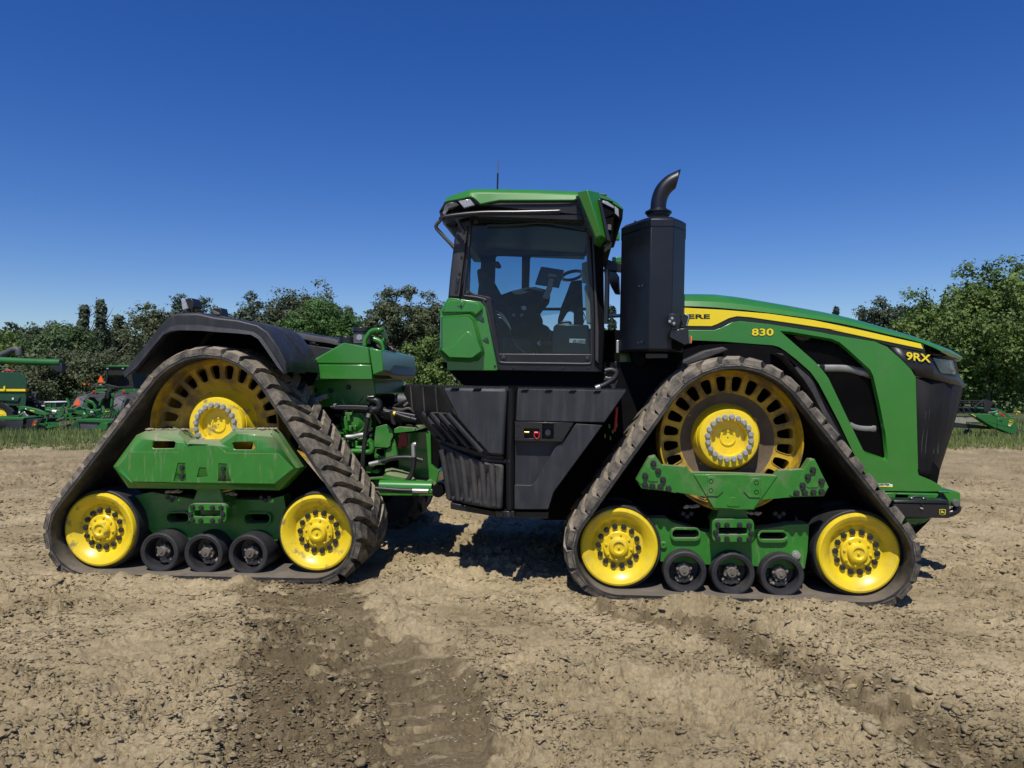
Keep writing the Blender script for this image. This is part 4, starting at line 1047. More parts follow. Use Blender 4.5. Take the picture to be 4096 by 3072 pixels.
panel('second_seat', z('F', 1.9, [(1240, 200), (1280, 160), (1305, 200), (1300, 260), (1370, 290), (1390, 340), (1370, 375), (1225, 365)]), 0.4, M['liner'], seat, bev=0.03)
con = panel('arm_console', z('E', 1.15, [(800, 1390), (960, 1330), (1080, 1310), (1200, 1300), (1320, 1330), (1310, 1420), (1240, 1500), (1210, 1540), (1240, 1590), (1230, 1659), (960, 1659), (950, 1520)]), 0.35, M['void'], TR, bev=0.02)
panel('arm_pad', z('E', 1.10, [(940, 1340), (1080, 1305), (1190, 1295), (1260, 1340), (1180, 1325), (1060, 1365), (990, 1370)]), 0.3, M['beige'], con, bev=0.015)
panel('touch_screen', z('E', 1.05, [(1238, 1095), (1466, 1130), (1415, 1305), (1178, 1270)]), 0.04, M['screen'], con, bev=0.008)
panel('screen_arm', z('E', 1.03, [(1320, 1205), (1370, 1215), (1350, 1310), (1310, 1420), (1250, 1400), (1300, 1290)]), 0.03, M['beige'], con, bev=0.006)
panel('screen_clip', z('E', 1.02, [(1310, 1165), (1392, 1172), (1388, 1202), (1308, 1196)]), 0.03, M['beige'], con, bev=0.003)
for x in (972, 1050):
    lathe('console_knob', F.one('E', x, 1575, 1.12), [(0, -0.02), (0.014, -0.02), (0.018, 0.0), (0.018, 0.04)], M['lens'], con, seg=12)
panel('console_tag', z('E', 1.12, [(1040, 1490), (1085, 1482), (1098, 1515), (1060, 1528)]), 0.01, M['white'], con, bev=0.002)
col = panel('steering_column', z('E', 1.35, [(1530, 1240), (1640, 1225), (1660, 1659), (1560, 1659), (1560, 1500), (1500, 1520), (1420, 1659), (1425, 1520), (1500, 1330)]), 0.25, M['void'], TR, bev=0.015)
bmw = []
for k in range(25):
    a = 2 * math.pi * k / 24
    bmw.append(F.one('E', 1545 + 100 * math.cos(a), 1185 - 20 * math.cos(a) + 40 * math.sin(a), 1.48 + 0.20 * math.sin(a)))
tube('steering_wheel', bmw, 0.016, M['black'], col, seg=8, sub=2)
tube('column_strut', z('E', 1.3, [(1520, 1340), (1480, 1450), (1430, 1600), (1425, 1659)]), 0.02, M['void'], col)
for k in range(7):
    tube('loose_wire', z('F', 1.1, [(1600 + 12 * k, 90 + 5 * k), (1560 + 25 * k, 140 + 12 * k), (1640 + 10 * k, 180 + 8 * k), (1600 + 15 * k, 260)]), 0.004, M['hose'], col, sub=4)
tube('loose_wire', z('F', 0.95, [(1660, 290), (1620, 400), (1560, 470), (1485, 540)]), 0.006, M['grey'], col)
for k in range(3):
    tube('loose_wire', z('F', 0.9, [(880 + 15 * k, 150 + 30 * k), (940, 175 + 20 * k), (1000, 260 + 10 * k), (1020, 320)]), 0.003, M['zinc'], seat, sub=4)
tube('floor_cable', z('F', 1.0, [(1030, 390), (1060, 460), (1100, 500), (1150, 535)]), 0.014, M['hose'], seat)
lathe('spring_roll', F.one('F', 1290, 445, 1.3), [(0, -0.01), (0.02, -0.01), (0.03, 0.0), (0.03, 0.05)], M['zinc'], seat, seg=14)
tube('spring_roll', z('F', 1.32, [(1290, 445), (1340, 448), (1400, 450)]), 0.035, M['grey'], seat, seg=10)
box('cab_floor', ((x0 + x1) / 2, CENT, F.one('F', 1300, 590, CN + 0.1).z - 0.04), (x1 - x0 - 0.02, 1.7, 0.08), M['liner'], TR)
# a black equipment case standing in the cab
cs = panel('equipment_case', z('F', 0.85, [(1415, 290), (1450, 262), (1740, 275), (1760, 545), (1390, 545)]), 0.2, M['black'], None, bev=0.012)
# wipers
tube('wiper_arm', z('E', CN - 0.02, [(1130, 600), (1200, 640), (1260, 668)]), 0.008, M['black'], cab, sub=2)
tube('wiper_arm', z('E', CN - 0.02, [(1200, 590), (1270, 630), (1365, 670)]), 0.008, M['black'], cab, sub=2)
tube('wiper_blade', z('E', CN - 0.02, [(705, 690), (1000, 684), (1150, 670), (1270, 668), (1450, 690), (1680, 730)]), 0.009, M['black'], cab, sub=3)
# far mirrors and hand rails seen past the cab
mr_ = panel('far_mirror', z('E', 2.5, [(1955, 752), (2012, 758), (2012, 832), (1975, 830)]), 0.1, M['green'], TR)
panel('far_mirror', z('E', 2.45, [(1940, 1002), (2030, 1005), (2030, 1058), (1940, 1050)]), 0.15, M['green'], mr_)
panel('mirror_arm', z('E', 2.3, [(1858, 1010), (1905, 1030), (2030, 1075), (2030, 1150), (1890, 1130), (1860, 1110)]), 0.08, M['black'], mr_)
panel('mirror_glass', z('E', 2.35, [(1890, 1132), (1960, 1120), (2010, 1200), (2020, 1372), (1970, 1365), (1930, 1290), (1905, 1240)]), 0.06, M['screen'], mr_, bev=0.01)
tube('far_rail', z('E', 2.2, [(1900, 1585), (2020, 1580)]), 0.02, M['zinc'], mr_, sub=1)

# ---- exhaust stack housing
plan = [(620.5, 0.62), (641.6, 0.33), (649.6, 0.25), (672.4, 0.25), (684.2, 0.42), (684.2, 0.8), (668, 0.98), (636, 0.98), (620.5, 0.86)]
ref = {}
def stack_row(ptop, grow=0.0, dz=0.0):
    zz = F.at(650, ptop, 0.25).z + dz
    out = []
    for px, d in plan:
        p = F.at(px, 290, d)
        c = F.at(652, 290, 0.6)
        q = Vector((c.x + (p.x - c.x) * (1 + grow), c.y + (p.y - c.y) * (1 + grow), zz))
        out.append(q)
    return out
bm = bmesh.new()
rows_ = [stack_row(351, -0.06), stack_row(349), stack_row(222.5)]
vs = [[bm.verts.new(p) for p in r] for r in rows_]
for a, b in zip(vs[:-1], vs[1:]):
    for k in range(len(a)): bm.faces.new((a[k], a[(k + 1) % len(a)], b[(k + 1) % len(a)], b[k]))
bm.faces.new(vs[0]); bm.faces.new(vs[-1])
stk = finish(bm, 'exhaust_housing', M['stack'], TR, ang=15, bev=0.006)
bm = bmesh.new()
rows_ = [stack_row(226, 0.015), stack_row(219, 0.015), stack_row(215.5, -0.12), stack_row(213.5, -0.35)]
vs = [[bm.verts.new(p) for p in r] for r in rows_]
for a, b in zip(vs[:-1], vs[1:]):
    for k in range(len(a)): bm.faces.new((a[k], a[(k + 1) % len(a)], b[(k + 1) % len(a)], b[k]))
bm.faces.new(vs[-1])
finish(bm, 'housing_cap', M['stack'], stk, ang=15, bev=0.004)
for x, y, d in ((1180, 1028, 0.42), (1228, 1018, 0.34), (1748, 1018, 0.36), (1108, 908, 0.46), (1722, 930, 0.30), (1780, 950, 0.38)):
    place(bolt_tiny, 'housing_bolt', F.one('H', x, y, d), stk)
for x, y, d in ((400, 500, 0.36), (447, 495, 0.31), (937, 492, 0.36), (388, 1285, 0.36), (436, 1275, 0.31)):
    place(bolt_tiny, 'housing_bolt', F.one('N', x, y, d), stk)
pc_ = F.one('H', 1450, 770, 0.6)
bm = bmesh.new()
for (hh, rr) in (((-0.03, -0.012), 0.098), ((-0.012, 0.004), 0.112), ((0.004, 0.02), 0.085)):
    bmesh.ops.create_cone(bm, cap_ends=True, segments=40, radius1=rr, radius2=rr, depth=hh[1] - hh[0], matrix=Matrix.Translation(pc_ + Vector((0, 0, (hh[0] + hh[1]) / 2))))
finish(bm, 'pipe_collar', M['stack'], stk, bev=0.003)
# curved outlet with a slant-cut mouth
cl = smooth_path(z('H', 0.6, [(1450, 770), (1450, 690), (1462, 590), (1500, 480), (1556, 400), (1636, 330), (1736, 280)]), 6)
bm = bmesh.new(); rings = []
rad = 0.0665; ns = 32
for i, p in enumerate(cl):
    tg = (cl[min(i + 1, len(cl) - 1)] - cl[max(i - 1, 0)]).normalized()
    sd = Vector((0, 1, 0)); up = tg.cross(sd).normalized()
    rr = rad * (1 + 0.0 * i)
    ring = [p + (up * math.cos(2 * math.pi * k / ns) + sd * math.sin(2 * math.pi * k / ns)) * rr for k in range(ns)]
    rings.append(ring)
A1 = F.one('H', 1766, 168, 0.6); A2 = F.one('H', 1692, 460, 0.6)
nrm = Vector((A1 - A2)).cross(Vector((0, 1, 0))).normalized()
if nrm.x < 0: nrm = -nrm
vr = []
for i, ring in enumerate(rings):
    row = []
    for p in ring:
        if (p - A1).dot(nrm) > 0:
            tg = (cl[-1] - cl[-3]).normalized()
            p = p - tg * ((p - A1).dot(nrm) / tg.dot(nrm))
        row.append(bm.verts.new(p))
    vr.append(row)
tg = (cl[-1] - cl[-3]).normalized()
row = []
for p in rings[-1]:
    row.append(bm.verts.new(p - tg * ((p - A1).dot(nrm) / tg.dot(nrm))))
vr.append(row)
for a, b in zip(vr[:-1], vr[1:]):
    for k in range(ns): bm.faces.new((a[k], a[(k + 1) % ns], b[(k + 1) % ns], b[k]))
bmesh.ops.remove_doubles(bm, verts=bm.verts, dist=0.0005)
ep = finish(bm, 'exhaust_pipe', M['stack'], stk, ang=70)
s_ = ep.modifiers.new('wall', 'SOLIDIFY'); s_.thickness = 0.005; s_.offset = -1
# lamps and bracket on the housing
lb = panel('stack_lamp', z('N', 0.10, [(800, 975), (815, 890), (850, 872), (960, 892), (978, 915), (975, 1015), (945, 1040), (905, 1068), (850, 1045)]), 0.07, M['black'], TR, bev=0.006)
panel('lamp_lens', z('N', 0.09, [(808, 975), (822, 892), (905, 920), (915, 965), (905, 1050), (890, 1060), (815, 1010)]), 0.012, M['screen'], lb, bev=0.003)
for x, y in ((860, 942), (828, 985), (885, 1012)):
    lathe('lamp_bulb', F.one('N', x, y, 0.088), [(0, 0.0), (0.010, 0.001), (0.012, 0.004)], M['lens'], lb, seg=12)
for k in range(6):
    x = 852 + 18 * k
    panel('cooling_fin', z('N', 0.11, [(x, 866 + 4 * k), (x + 7, 867 + 4 * k), (x + 22, 898 + 4 * k), (x + 12, 900 + 4 * k)]), 0.05, M['black'], lb, bev=0)
panel('lamp_housing', z('N', 0.16, [(985, 900), (1030, 880), (1115, 908), (1068, 1055), (1040, 1065), (975, 1068), (1000, 1010), (975, 960)]), 0.12, M['black'], lb, bev=0.006)
panel('chrome_edge', z('N', 0.155, [(1030, 888), (1055, 882), (1100, 912), (1060, 1050), (1050, 1050), (1085, 920)]), 0.01, M['steel'], lb, bev=0.002)
panel('lamp_bracket', z('N', 0.12, [(842, 1090), (952, 1100), (958, 1085), (1085, 1080), (1090, 1290), (1040, 1312), (900, 1240), (830, 1205), (838, 1140)]), 0.12, M['black'], lb, bev=0.01)
panel('amber_marker', z('N', 0.118, [(1115, 1185), (1135, 1190), (1132, 1285), (1115, 1295)]), 0.05, M['amber'], lb, bev=0.003)
panel('marker_base', z('N', 0.13, [(1086, 1185), (1114, 1185), (1114, 1295), (1090, 1290)]), 0.06, M['grey'], lb, bev=0.003)
panel('bracket_leg', z('N', 0.26, [(780, 1225), (830, 1195), (1000, 1290), (1015, 1340), (985, 1390), (850, 1370), (815, 1300)]), 0.1, M['void'], lb, bev=0.006)
# turbo pipe, grey bar and bits under the stack
panel('stack_mount', z('N', 0.5, [(300, 1400), (480, 1420), (500, 1560), (420, 1620), (340, 1560)]), 0.3, M['void'], TR)
panel('stack_mount', z('N', 0.45, [(490, 1425), (800, 1425), (800, 1500), (490, 1500)]), 0.3, M['black'], TR)
panel('grey_upright', z('N', 0.62, [(88, 1245), (124, 1245), (124, 1425), (85, 1425)]), 0.05, M['zinc'], TR)
for k, (r, mm) in enumerate(((0.022, 'hose'), (0.014, 'hose'), (0.018, 'brass'), (0.013, 'hose'))):
    o = 25 * k
    tube('cab_hose', z('F', 0.45 + 0.05 * k, [(1890, 700 + o), (1950, 690 + o), (1995, 715 + o), (1970, 770 + o), (1900, 820), (1830, 850)] if k != 2 else [(1890, 765), (1930, 790), (1960, 840), (1970, 860)]), r, M[mm] if mm != 'brass' else M['beige'], TR)
tube('hose_fitting', z('F', 0.42, [(1845, 842), (1805, 858)]), 0.022, M['steel'], TR)
panel('firewall_box', z('F', 0.7, [(1920, 640), (2015, 600), (2020, 740), (1925, 740)]), 0.3, M['plastic'], TR)

# ---- hood
sil = z('L', 1.0, [(-60, 232), (255, 230), (450, 230), (650, 235), (850, 258), (1000, 280), (1440, 355)]) + z('M', 1.0, [(500, -62), (780, 0), (1100, 90), (1500, 207), (1760, 302), (1850, 340, 1.15), (1955, 405, 1.35)])
seam = z('L', 0.90, [(-60, 352), (255, 352), (450, 358), (650, 370), (850, 388), (1000, 402), (1440, 458)]) + z('M', 0.90, [(480, 22), (780, 82), (1100, 158), (1500, 255), (1720, 350), (1830, 405, 1.1), (1950, 442, 1.32)])
def full(rowpts):
    return rowpts
rows = [seam, mixp(seam, shift(sil, 0, -0.05, 0), 0.5), sil, shift(sil, 0, 0.16, 0.035), [Vector((p.x, CENT, p.z + 0.06)) for p in sil]]
rows = rows + [[mirror_pt(p) for p in r] for r in rows[-2::-1]]
hood = loft('hood_top', rows, M['green'], TR, ang=25)
tube('hood_seam', seam[:-2], 0.007, M['void'], hood, sub=2)
st_top = z('L', 0.885, [(-60, 362), (255, 362), (700, 386), (1200, 428), (1700, 500), (2212, 608)]) + z('M', 0.885, [(1100, 172), (1502, 262)])
st_bot = z('L', 0.885, [(-60, 560), (570, 566), (640, 540), (770, 475), (850, 456), (1000, 468), (1500, 540), (2000, 615)]) + z('M', 0.885, [(500, 105), (1000, 212), (1530, 322)])
stripe = panel('yellow_stripe', st_top + st_bot[::-1], 0.03, M['decal_yellow'], hood, bev=0.002)
bk_bot = z('L', 0.892, [(-60, 612), (600, 612), (690, 580), (790, 526), (870, 512), (1200, 545), (1800, 640)]) + z('M', 0.892, [(500, 160), (1000, 240), (1150, 285), (1480, 345), (1556, 360)])
bk_top = z('L', 0.892, [(-60, 556), (570, 560), (640, 535), (770, 470), (850, 450), (1000, 463), (1500, 535), (2000, 610)]) + z('M', 0.892, [(500, 100), (1000, 207), (1530, 316)])
panel('black_trim', bk_top + bk_bot[::-1], 0.05, M['decal_black'], hood, bev=0.003)
panel('stripe_end', z('M', 0.894, [(1480, 240), (1530, 262), (1555, 370), (1500, 350), (1520, 325)]), 0.05, M['bgdark'], hood, bev=0.004)
# side panel with its big screened opening
po = z('L', 0.87, [(-60, 608), (600, 610), (690, 578), (790, 524), (880, 510), (1200, 542), (1800, 638)]) + z('M', 0.87, [(500, 158), (1000, 240), (1150, 308), (1418, 540), (1446, 620), (1474, 1659)]) + \
     z('S', 0.87, [(1018, -10), (1040, 90), (1258, 180), (1440, 284), (1412, 380), (1180, 384), (380, 372)]) + z('M', 0.87, [(850, 1659), (760, 1480), (600, 1140), (450, 850), (370, 700), (280, 575)]) + z('L', 0.87, [(1500, 930), (1380, 838), (1320, 800), (1250, 780), (700, 738), (320, 722), (-60, 720)])
wh = z('L', 0.87, [(1328, 620), (1440, 628), (1900, 708), (1985, 745), (2050, 800)]) + z('M', 0.87, [(700, 330), (940, 550), (975, 620), (1040, 900), (1110, 1250), (1142, 1545), (1130, 1560), (900, 1480), (860, 1430), (700, 1100), (480, 640), (420, 560), (330, 460)])
side = panel('side_panel', po, 0.05, M['green'], hood, holes=[wh], bev=0.014)
side.modifiers['bevel'].segments = 3
far_side = panel('far_side_panel', [mirror_pt(p) for p in po], -0.05, M['green'], hood, bev=0)
# recessed rim around the opening
ci = sum((p for p in wh), Vector()) / len(wh)
wh2 = [ci + (p - ci) * 0.965 + Vector((0, 0.05, 0)) for p in wh]
loft('opening_rim', [shift(wh, 0, 0.004, 0) + [wh[0] + Vector((0, 0.004, 0))], wh2 + [wh2[0]]], M['green'], side, ang=50)
scr = sheet('perforated_screen', [ci + (p - ci) * 1.0 + Vector((0, 0.052, 0)) for p in wh], M['mesh'], side)
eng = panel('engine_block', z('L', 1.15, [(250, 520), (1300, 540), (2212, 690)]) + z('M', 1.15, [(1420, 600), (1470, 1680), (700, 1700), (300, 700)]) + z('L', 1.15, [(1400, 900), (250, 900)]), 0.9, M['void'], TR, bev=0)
cp = tube('charge_pipe', z('M', 0.98, [(300, 528), (420, 532), (600, 533), (720, 545), (820, 575), (960, 600)]), 0.043, M['pipe'], TR, seg=18, sub=5)
for k in range(26):
    pass
tube('pipe_clamp', z('M', 0.98, [(362, 530), (422, 532)]), 0.047, M['black'], cp, seg=18, sub=1)
tube('charge_pipe', z('M', 0.98, [(700, 1150), (760, 1180), (850, 1198), (990, 1202)]), 0.038, M['pipe'], cp, seg=18, sub=5)
tube('pipe_clamp', z('M', 0.98, [(945, 1200), (985, 1202)]), 0.042, M['zinc'], cp, seg=18, sub=1)
panel('inner_duct', z('M', 1.05, [(803, 842), (860, 860), (910, 940), (950, 1170), (810, 1170)]), 0.1, M['grey'], cp, bev=0.01)
panel('inner_duct', z('M', 1.05, [(880, 1400), (990, 1375), (1020, 1530), (900, 1480)]), 0.1, M['grey'], cp, bev=0.01)
panel('inner_part', z('M', 1.08, [(90, 168), (290, 185), (280, 215), (200, 235), (130, 215)]), 0.05, M['beige'], cp, bev=0.01)
panel('inner_part', z('M', 1.05, [(265, 325), (305, 322), (300, 345), (265, 352)]), 0.03, M['beige'], cp, bev=0.004)
# black nose: head lamp surround, grille and lamps
nose = loft('nose_cowl', [z('M', 0.86, [(1150, 292), (1300, 318), (1480, 352), (1560, 365)]) + z('M', 0.9, [(1620, 420, 0.95), (1730, 470, 1.0), (1880, 560, 1.2), (1945, 640, 1.38)]),
                          z('M', 0.865, [(1290, 430), (1360, 480), (1450, 500), (1640, 530)]) + z('M', 0.9, [(1700, 575, 0.95), (1760, 600, 1.0), (1900, 630, 1.22), (1985, 700, 1.40)]),
                          z('M', 0.86, [(1425, 560), (1450, 615), (1500, 628), (1640, 655)]) + z('M', 0.88, [(1760, 680, 0.94), (1850, 700, 1.0), (1930, 722, 1.22), (1998, 745, 1.42)])], M['cabblack'], TR, ang=25)
ns_ = nose.modifiers.new('thickness', 'SOLIDIFY'); ns_.thickness = 0.03; ns_.offset = -1
panel('nose_core', z('M', 0.93, [(1150, 292), (1560, 335), (1850, 395, 1.15), (1900, 480, 1.2), (1930, 640, 1.3), (1960, 720, 1.34), (1450, 600), (1300, 440)]), 1.0, M['black'], nose, bev=0.004)
panel('under_brow', z('M', 0.98, [(1555, 300), (1850, 385, 1.16), (1945, 440, 1.34), (1880, 450, 1.3), (1820, 430, 1.15), (1620, 385, 0.99)]), 0.8, M['black'], nose, bev=0.004)
hl = panel('head_lamp', z('M', 0.92, [(1630, 415, 0.93), (1740, 430, 0.98), (1858, 445, 1.12), (1900, 604, 1.16), (1722, 588, 0.96)]), 0.03, M['headglass'], nose, bev=0.004)
panel('lamp_reflector', z('M', 0.96, [(1640, 425, 0.97), (1740, 440, 1.02), (1850, 452, 1.16), (1892, 598, 1.2), (1728, 582, 1.0)]), 0.02, M['steel'], hl, bev=0)
panel('lamp_divider', z('M', 0.95, [(1722, 490, 0.97), (1738, 488, 0.98), (1870, 560, 1.12), (1850, 590, 1.1)]), 0.02, M['grey'], hl, bev=0)
grl = loft('front_grille', [z('M', 0.87, [(1452, 628), (1640, 660, 0.89), (1760, 690, 0.95), (1860, 710, 1.05), (1930, 735, 1.22), (1972, 765, 1.40)]),
                            z('M', 0.87, [(1462, 1150), (1630, 1160, 0.89), (1720, 1170, 0.95), (1790, 1180, 1.05), (1835, 1190, 1.2), (1860, 1200, 1.36)]),
                            z('S', 0.87, [(1030, 0), (1200, 0, 0.90), (1290, 0, 0.96), (1340, 0, 1.04), (1385, 0, 1.14), (1416, 0, 1.26)]),
                            z('S', 0.87, [(1045, 85), (1150, 130, 0.9), (1250, 170, 0.96), (1290, 190, 1.04), (1315, 200, 1.14), (1335, 210, 1.24)])], M['grille'], TR, ang=60)
gs = grl.modifiers.new('thickness', 'SOLIDIFY'); gs.thickness = 0.03; gs.offset = -1
for k in range(5):
    x = 1540 + 50 * k
    d_ = (0.875, 0.88, 0.90, 0.93, 0.975, 1.03)[k]
    tube('grille_rib', z('M', d_ + 0.01, [(x + 20 - 9 * k, 1010 - 20 * (k % 2)), (x - 20 - 6 * k, 1300), (x - 36 - 4 * k, 1480)]), 0.005, M['plastic_dusty'], grl, seg=6, sub=2)
panel('grille_part', z('M', 0.90, [(1475, 1050), (1510, 1060), (1530, 1150), (1590, 1250), (1475, 1260)]), 0.02, M['grey'], grl, bev=0.004)
# front frame, weight bracket, tow hook
bmp = panel('front_frame', z('S', 0.84, [(370, 402), (1400, 420), (1380, 470), (1330, 520), (600, 520), (430, 500)]), 1.2, M['green'], TR, holes=[rounded('S', 0.84, 632, 440, 858, 500, 18)], bev=0.01)
panel('black_gap', z('S', 0.95, [(370, 370), (1400, 385), (1395, 420), (370, 402)]), 1.1, M['void'], bmp, bev=0)
panel('front_bracket', z('S', 1.0, [(1385, 372), (1740, 385), (1782, 420), (1782, 640), (1590, 645), (1545, 520), (1480, 420), (1400, 400)]), 0.9, M['green'], bmp, bev=0.03)
lathe('bracket_pin', F.one('S', 1692, 585, 0.98), [(0, -0.02), (0.026, -0.02), (0.032, -0.012), (0.034, 0.03)], M['grey'], bmp, seg=20)
tube('tow_hook', z('S', 1.02, [(1720, 640), (1715, 690), (1670, 730), (1590, 765), (1540, 775)]), 0.034, M['black'], bmp, seg=10)
panel('belly_cover', z('S', 0.88, [(760, 845), (1285, 850), (1170, 930), (1010, 985), (840, 1055), (800, 960)]), 0.9, M['green'], TR, bev=0.02)
panel('lower_frame', z('K', 0.80, [(500, 330), (600, 290), (930, 300), (940, 340), (860, 400), (600, 390)]), 0.3, M['green_frame'], TR, bev=0.01)
panel('lower_frame', z('J', 0.80, [(735, 60), (760, 95), (800, 110), (840, 200), (870, 300), (740, 300)]), 0.15, M['green_frame'], TR, bev=0.01)
# dark rubber-edged fender over the front track
panel('fender_pad', z('L', 0.50, [(212, 1050), (250, 945), (500, 830), (700, 790), (765, 825), (500, 935), (310, 1000), (260, 1050)]), 0.5, M['plastic_dusty'], TR, bev=0.02)
panel('fender_pad', z('L', 0.50, [(1285, 862), (1355, 870), (1650, 1125), (1700, 1190)]) + z('M', 0.50, [(450, 980), (620, 1280), (590, 1290), (480, 1160), (300, 800), (210, 660), (0, 400)]), 0.5, M['plastic_dusty'], TR, bev=0.02)
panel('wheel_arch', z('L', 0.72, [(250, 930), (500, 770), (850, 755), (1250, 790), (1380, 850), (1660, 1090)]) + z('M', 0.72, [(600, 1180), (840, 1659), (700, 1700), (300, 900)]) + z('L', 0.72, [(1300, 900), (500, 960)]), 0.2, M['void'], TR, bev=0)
panel('hood_corner', z('N', 0.90, [(135, 1410), (1005, 1410), (1300, 1360), (1382, 1365), (1000, 1545), (800, 1560), (130, 1590)]), 0.2, M['green'], TR, bev=0.01)

# ---- lettering and marks on the tractor
text_on('stripe_lettering', 'JOHN DEERE', 'L', -330, 434, 552, 498, 0.885, F, M['decal_black'], stripe, bold=0.028)
text_on('number_outline', '830', 'L', 1008, 586, 1260, 678, 0.87, F, M['decal_black'], side, bold=0.045, slope=0, depth=0.0015)
text_on('number_lettering', '830', 'L', 1013, 591, 1255, 672, 0.87, F, M['decal_yellow'], side, bold=0.022, slope=0, depth=0.0035)
text_on('series_lettering', '9RX', 'M', 1340, 350, 1610, 440, 0.855, F, M['decal_yellow'], nose, bold=0.022, slope=34, depth=0.004)
lab = panel('dealer_label', z('S', 0.868, [(310, 240), (525, 236), (525, 248), (578, 252), (576, 304), (345, 298), (330, 280)]), 0.0015, M['white'], side, bev=0)
text_on('dealer_lettering', 'AGRITEX', 'S', 318, 240, 520, 274, 0.867, F, M['decal_black'], lab, bold=0.015)
panel('label_bar', z('S', 0.8665, [(345, 282), (576, 288), (576, 303), (346, 297)]), 0.001, M['decal_yellow'], lab, bev=0)

# ---- things carried by the tractor
cp0 = F.one('F', 1570, 545, 0.95)
def make_root(name, world_p, children):
    r = empty(name, mw=Matrix.Translation(world_p) @ TM.to_3x3().to_4x4())
    return r
def reparent_to_thing(root, parts):
    """parts were built in the tractor's axes; shift them so they hang from their own base"""
    inv = root.matrix_world.inverted() @ TM
    for o in parts:
        o.parent = root
        o.data.transform(inv)
        o.data.update()
cr = make_root('equipment_case', TM @ cp0, None)
cs.name = 'case_body'
cl_ = panel('case_label', z('F', 0.845, [(1562, 402), (1710, 406), (1706, 450), (1560, 438)]), 0.002, M['white'], None, bev=0)
ct = text_on('case_lettering', 'AGRITEX', 'F', 1706, 446, 1590, 414, 0.844, F, M['decal_black'], None, bold=0.015)
ch = tube('case_handle', z('F', 0.87, [(1480, 268), (1490, 252), (1560, 252), (1575, 268)]), 0.012, M['black'], None)
reparent_to_thing(cr, [cs, cl_, ct, ch])
tag(cr, 'black plastic equipment case standing behind the cab glass of the big tractor', 'case')

tb0 = F.one('S', 1090, 850, 0.72)
tbr = make_root('tool_box', TM @ tb0, None)
TD = 0.64
body = panel('box_body', z('S', TD, [(588, 594), (1588, 602), (1588, 856), (600, 838)]), 0.16, M['black'], None, bev=0.008)
lid = panel('lid', z('S', TD - 0.008, [(596, 536), (1586, 546), (1590, 600), (594, 590)]), 0.175, M['black'], None, bev=0.008)
hnd = tube('handle', z('S', TD + 0.06, [(880, 508), (930, 482), (1000, 470), (1080, 474), (1160, 500)]), 0.012, M['plastic'], None)
h1 = panel('handle_clip', z('S', TD + 0.045, [(902, 486), (948, 488), (948, 516), (902, 514)]), 0.03, M['steel'], None)
h2 = panel('handle_clip', z('S', TD + 0.045, [(1112, 490), (1156, 492), (1156, 520), (1112, 518)]), 0.03, M['steel'], None)
la = panel('latch', z('S', TD - 0.02, [(1070, 668), (1128, 672), (1122, 698), (1078, 696)]), 0.03, M['zinc'], None, bev=0.003)
la2 = panel('latch_bar', z('S', TD - 0.012, [(1088, 570), (1108, 570), (1104, 672), (1092, 672)]), 0.012, M['black'], None, bev=0.002)
def emblem(sh, x0, y0, x1, y1, d, parent, fr, scale=1.0):
    """rounded badge: yellow rim, dark green field, leaping yellow deer"""
    def q(u, v): return (x0 + (x1 - x0) * u, y0 + (y1 - y0) * v)
    b = panel('badge_rim', [fr.one(sh, *q(u, v), d - 0.002) for u, v in ((0.08, 0.05), (0.5, 0.0), (0.92, 0.05), (1.0, 0.12), (0.97, 0.7), (0.90, 0.92), (0.5, 1.0), (0.10, 0.92), (0.03, 0.7), (0.0, 0.12))], 0.003, M['decal_yellow'], parent, bev=0)
    b2 = panel('badge_field', [fr.one(sh, *q(0.5 + (u - 0.5) * 0.86, 0.5 + (v - 0.5) * 0.86), d - 0.0035) for u, v in ((0.08, 0.05), (0.5, 0.0), (0.92, 0.05), (1.0, 0.12), (0.97, 0.7), (0.90, 0.92), (0.5, 1.0), (0.10, 0.92), (0.03, 0.7), (0.0, 0.12))], 0.0015, M['bgdark'], parent, bev=0)
    deer = [(0.18, 0.44), (0.30, 0.42), (0.36, 0.32), (0.38, 0.20), (0.44, 0.14), (0.50, 0.20), (0.48, 0.27), (0.52, 0.38), (0.66, 0.42), (0.78, 0.50), (0.86, 0.44), (0.84, 0.56), (0.92, 0.70), (0.94, 0.82), (0.86, 0.74), (0.76, 0.64), (0.64, 0.60), (0.50, 0.58), (0.40, 0.64), (0.22, 0.68), (0.20, 0.63), (0.36, 0.56), (0.34, 0.50), (0.18, 0.50)]
    b3 = panel('badge_deer', [fr.one(sh, *q(0.5 + (u - 0.55) * 0.78, 0.5 + (v - 0.5) * 0.78), d - 0.005) for u, v in deer], 0.0015, M['decal_yellow'], parent, bev=0)
    return [b, b2, b3]
eb = emblem('S', 1403, 692, 1519, 798, TD, None, F)
reparent_to_thing(tbr, [body, lid, hnd, h1, h2, la, la2] + eb)
tag(tbr, 'long black tool box with a handle and small green badge at the big tractor nose', 'tool box')

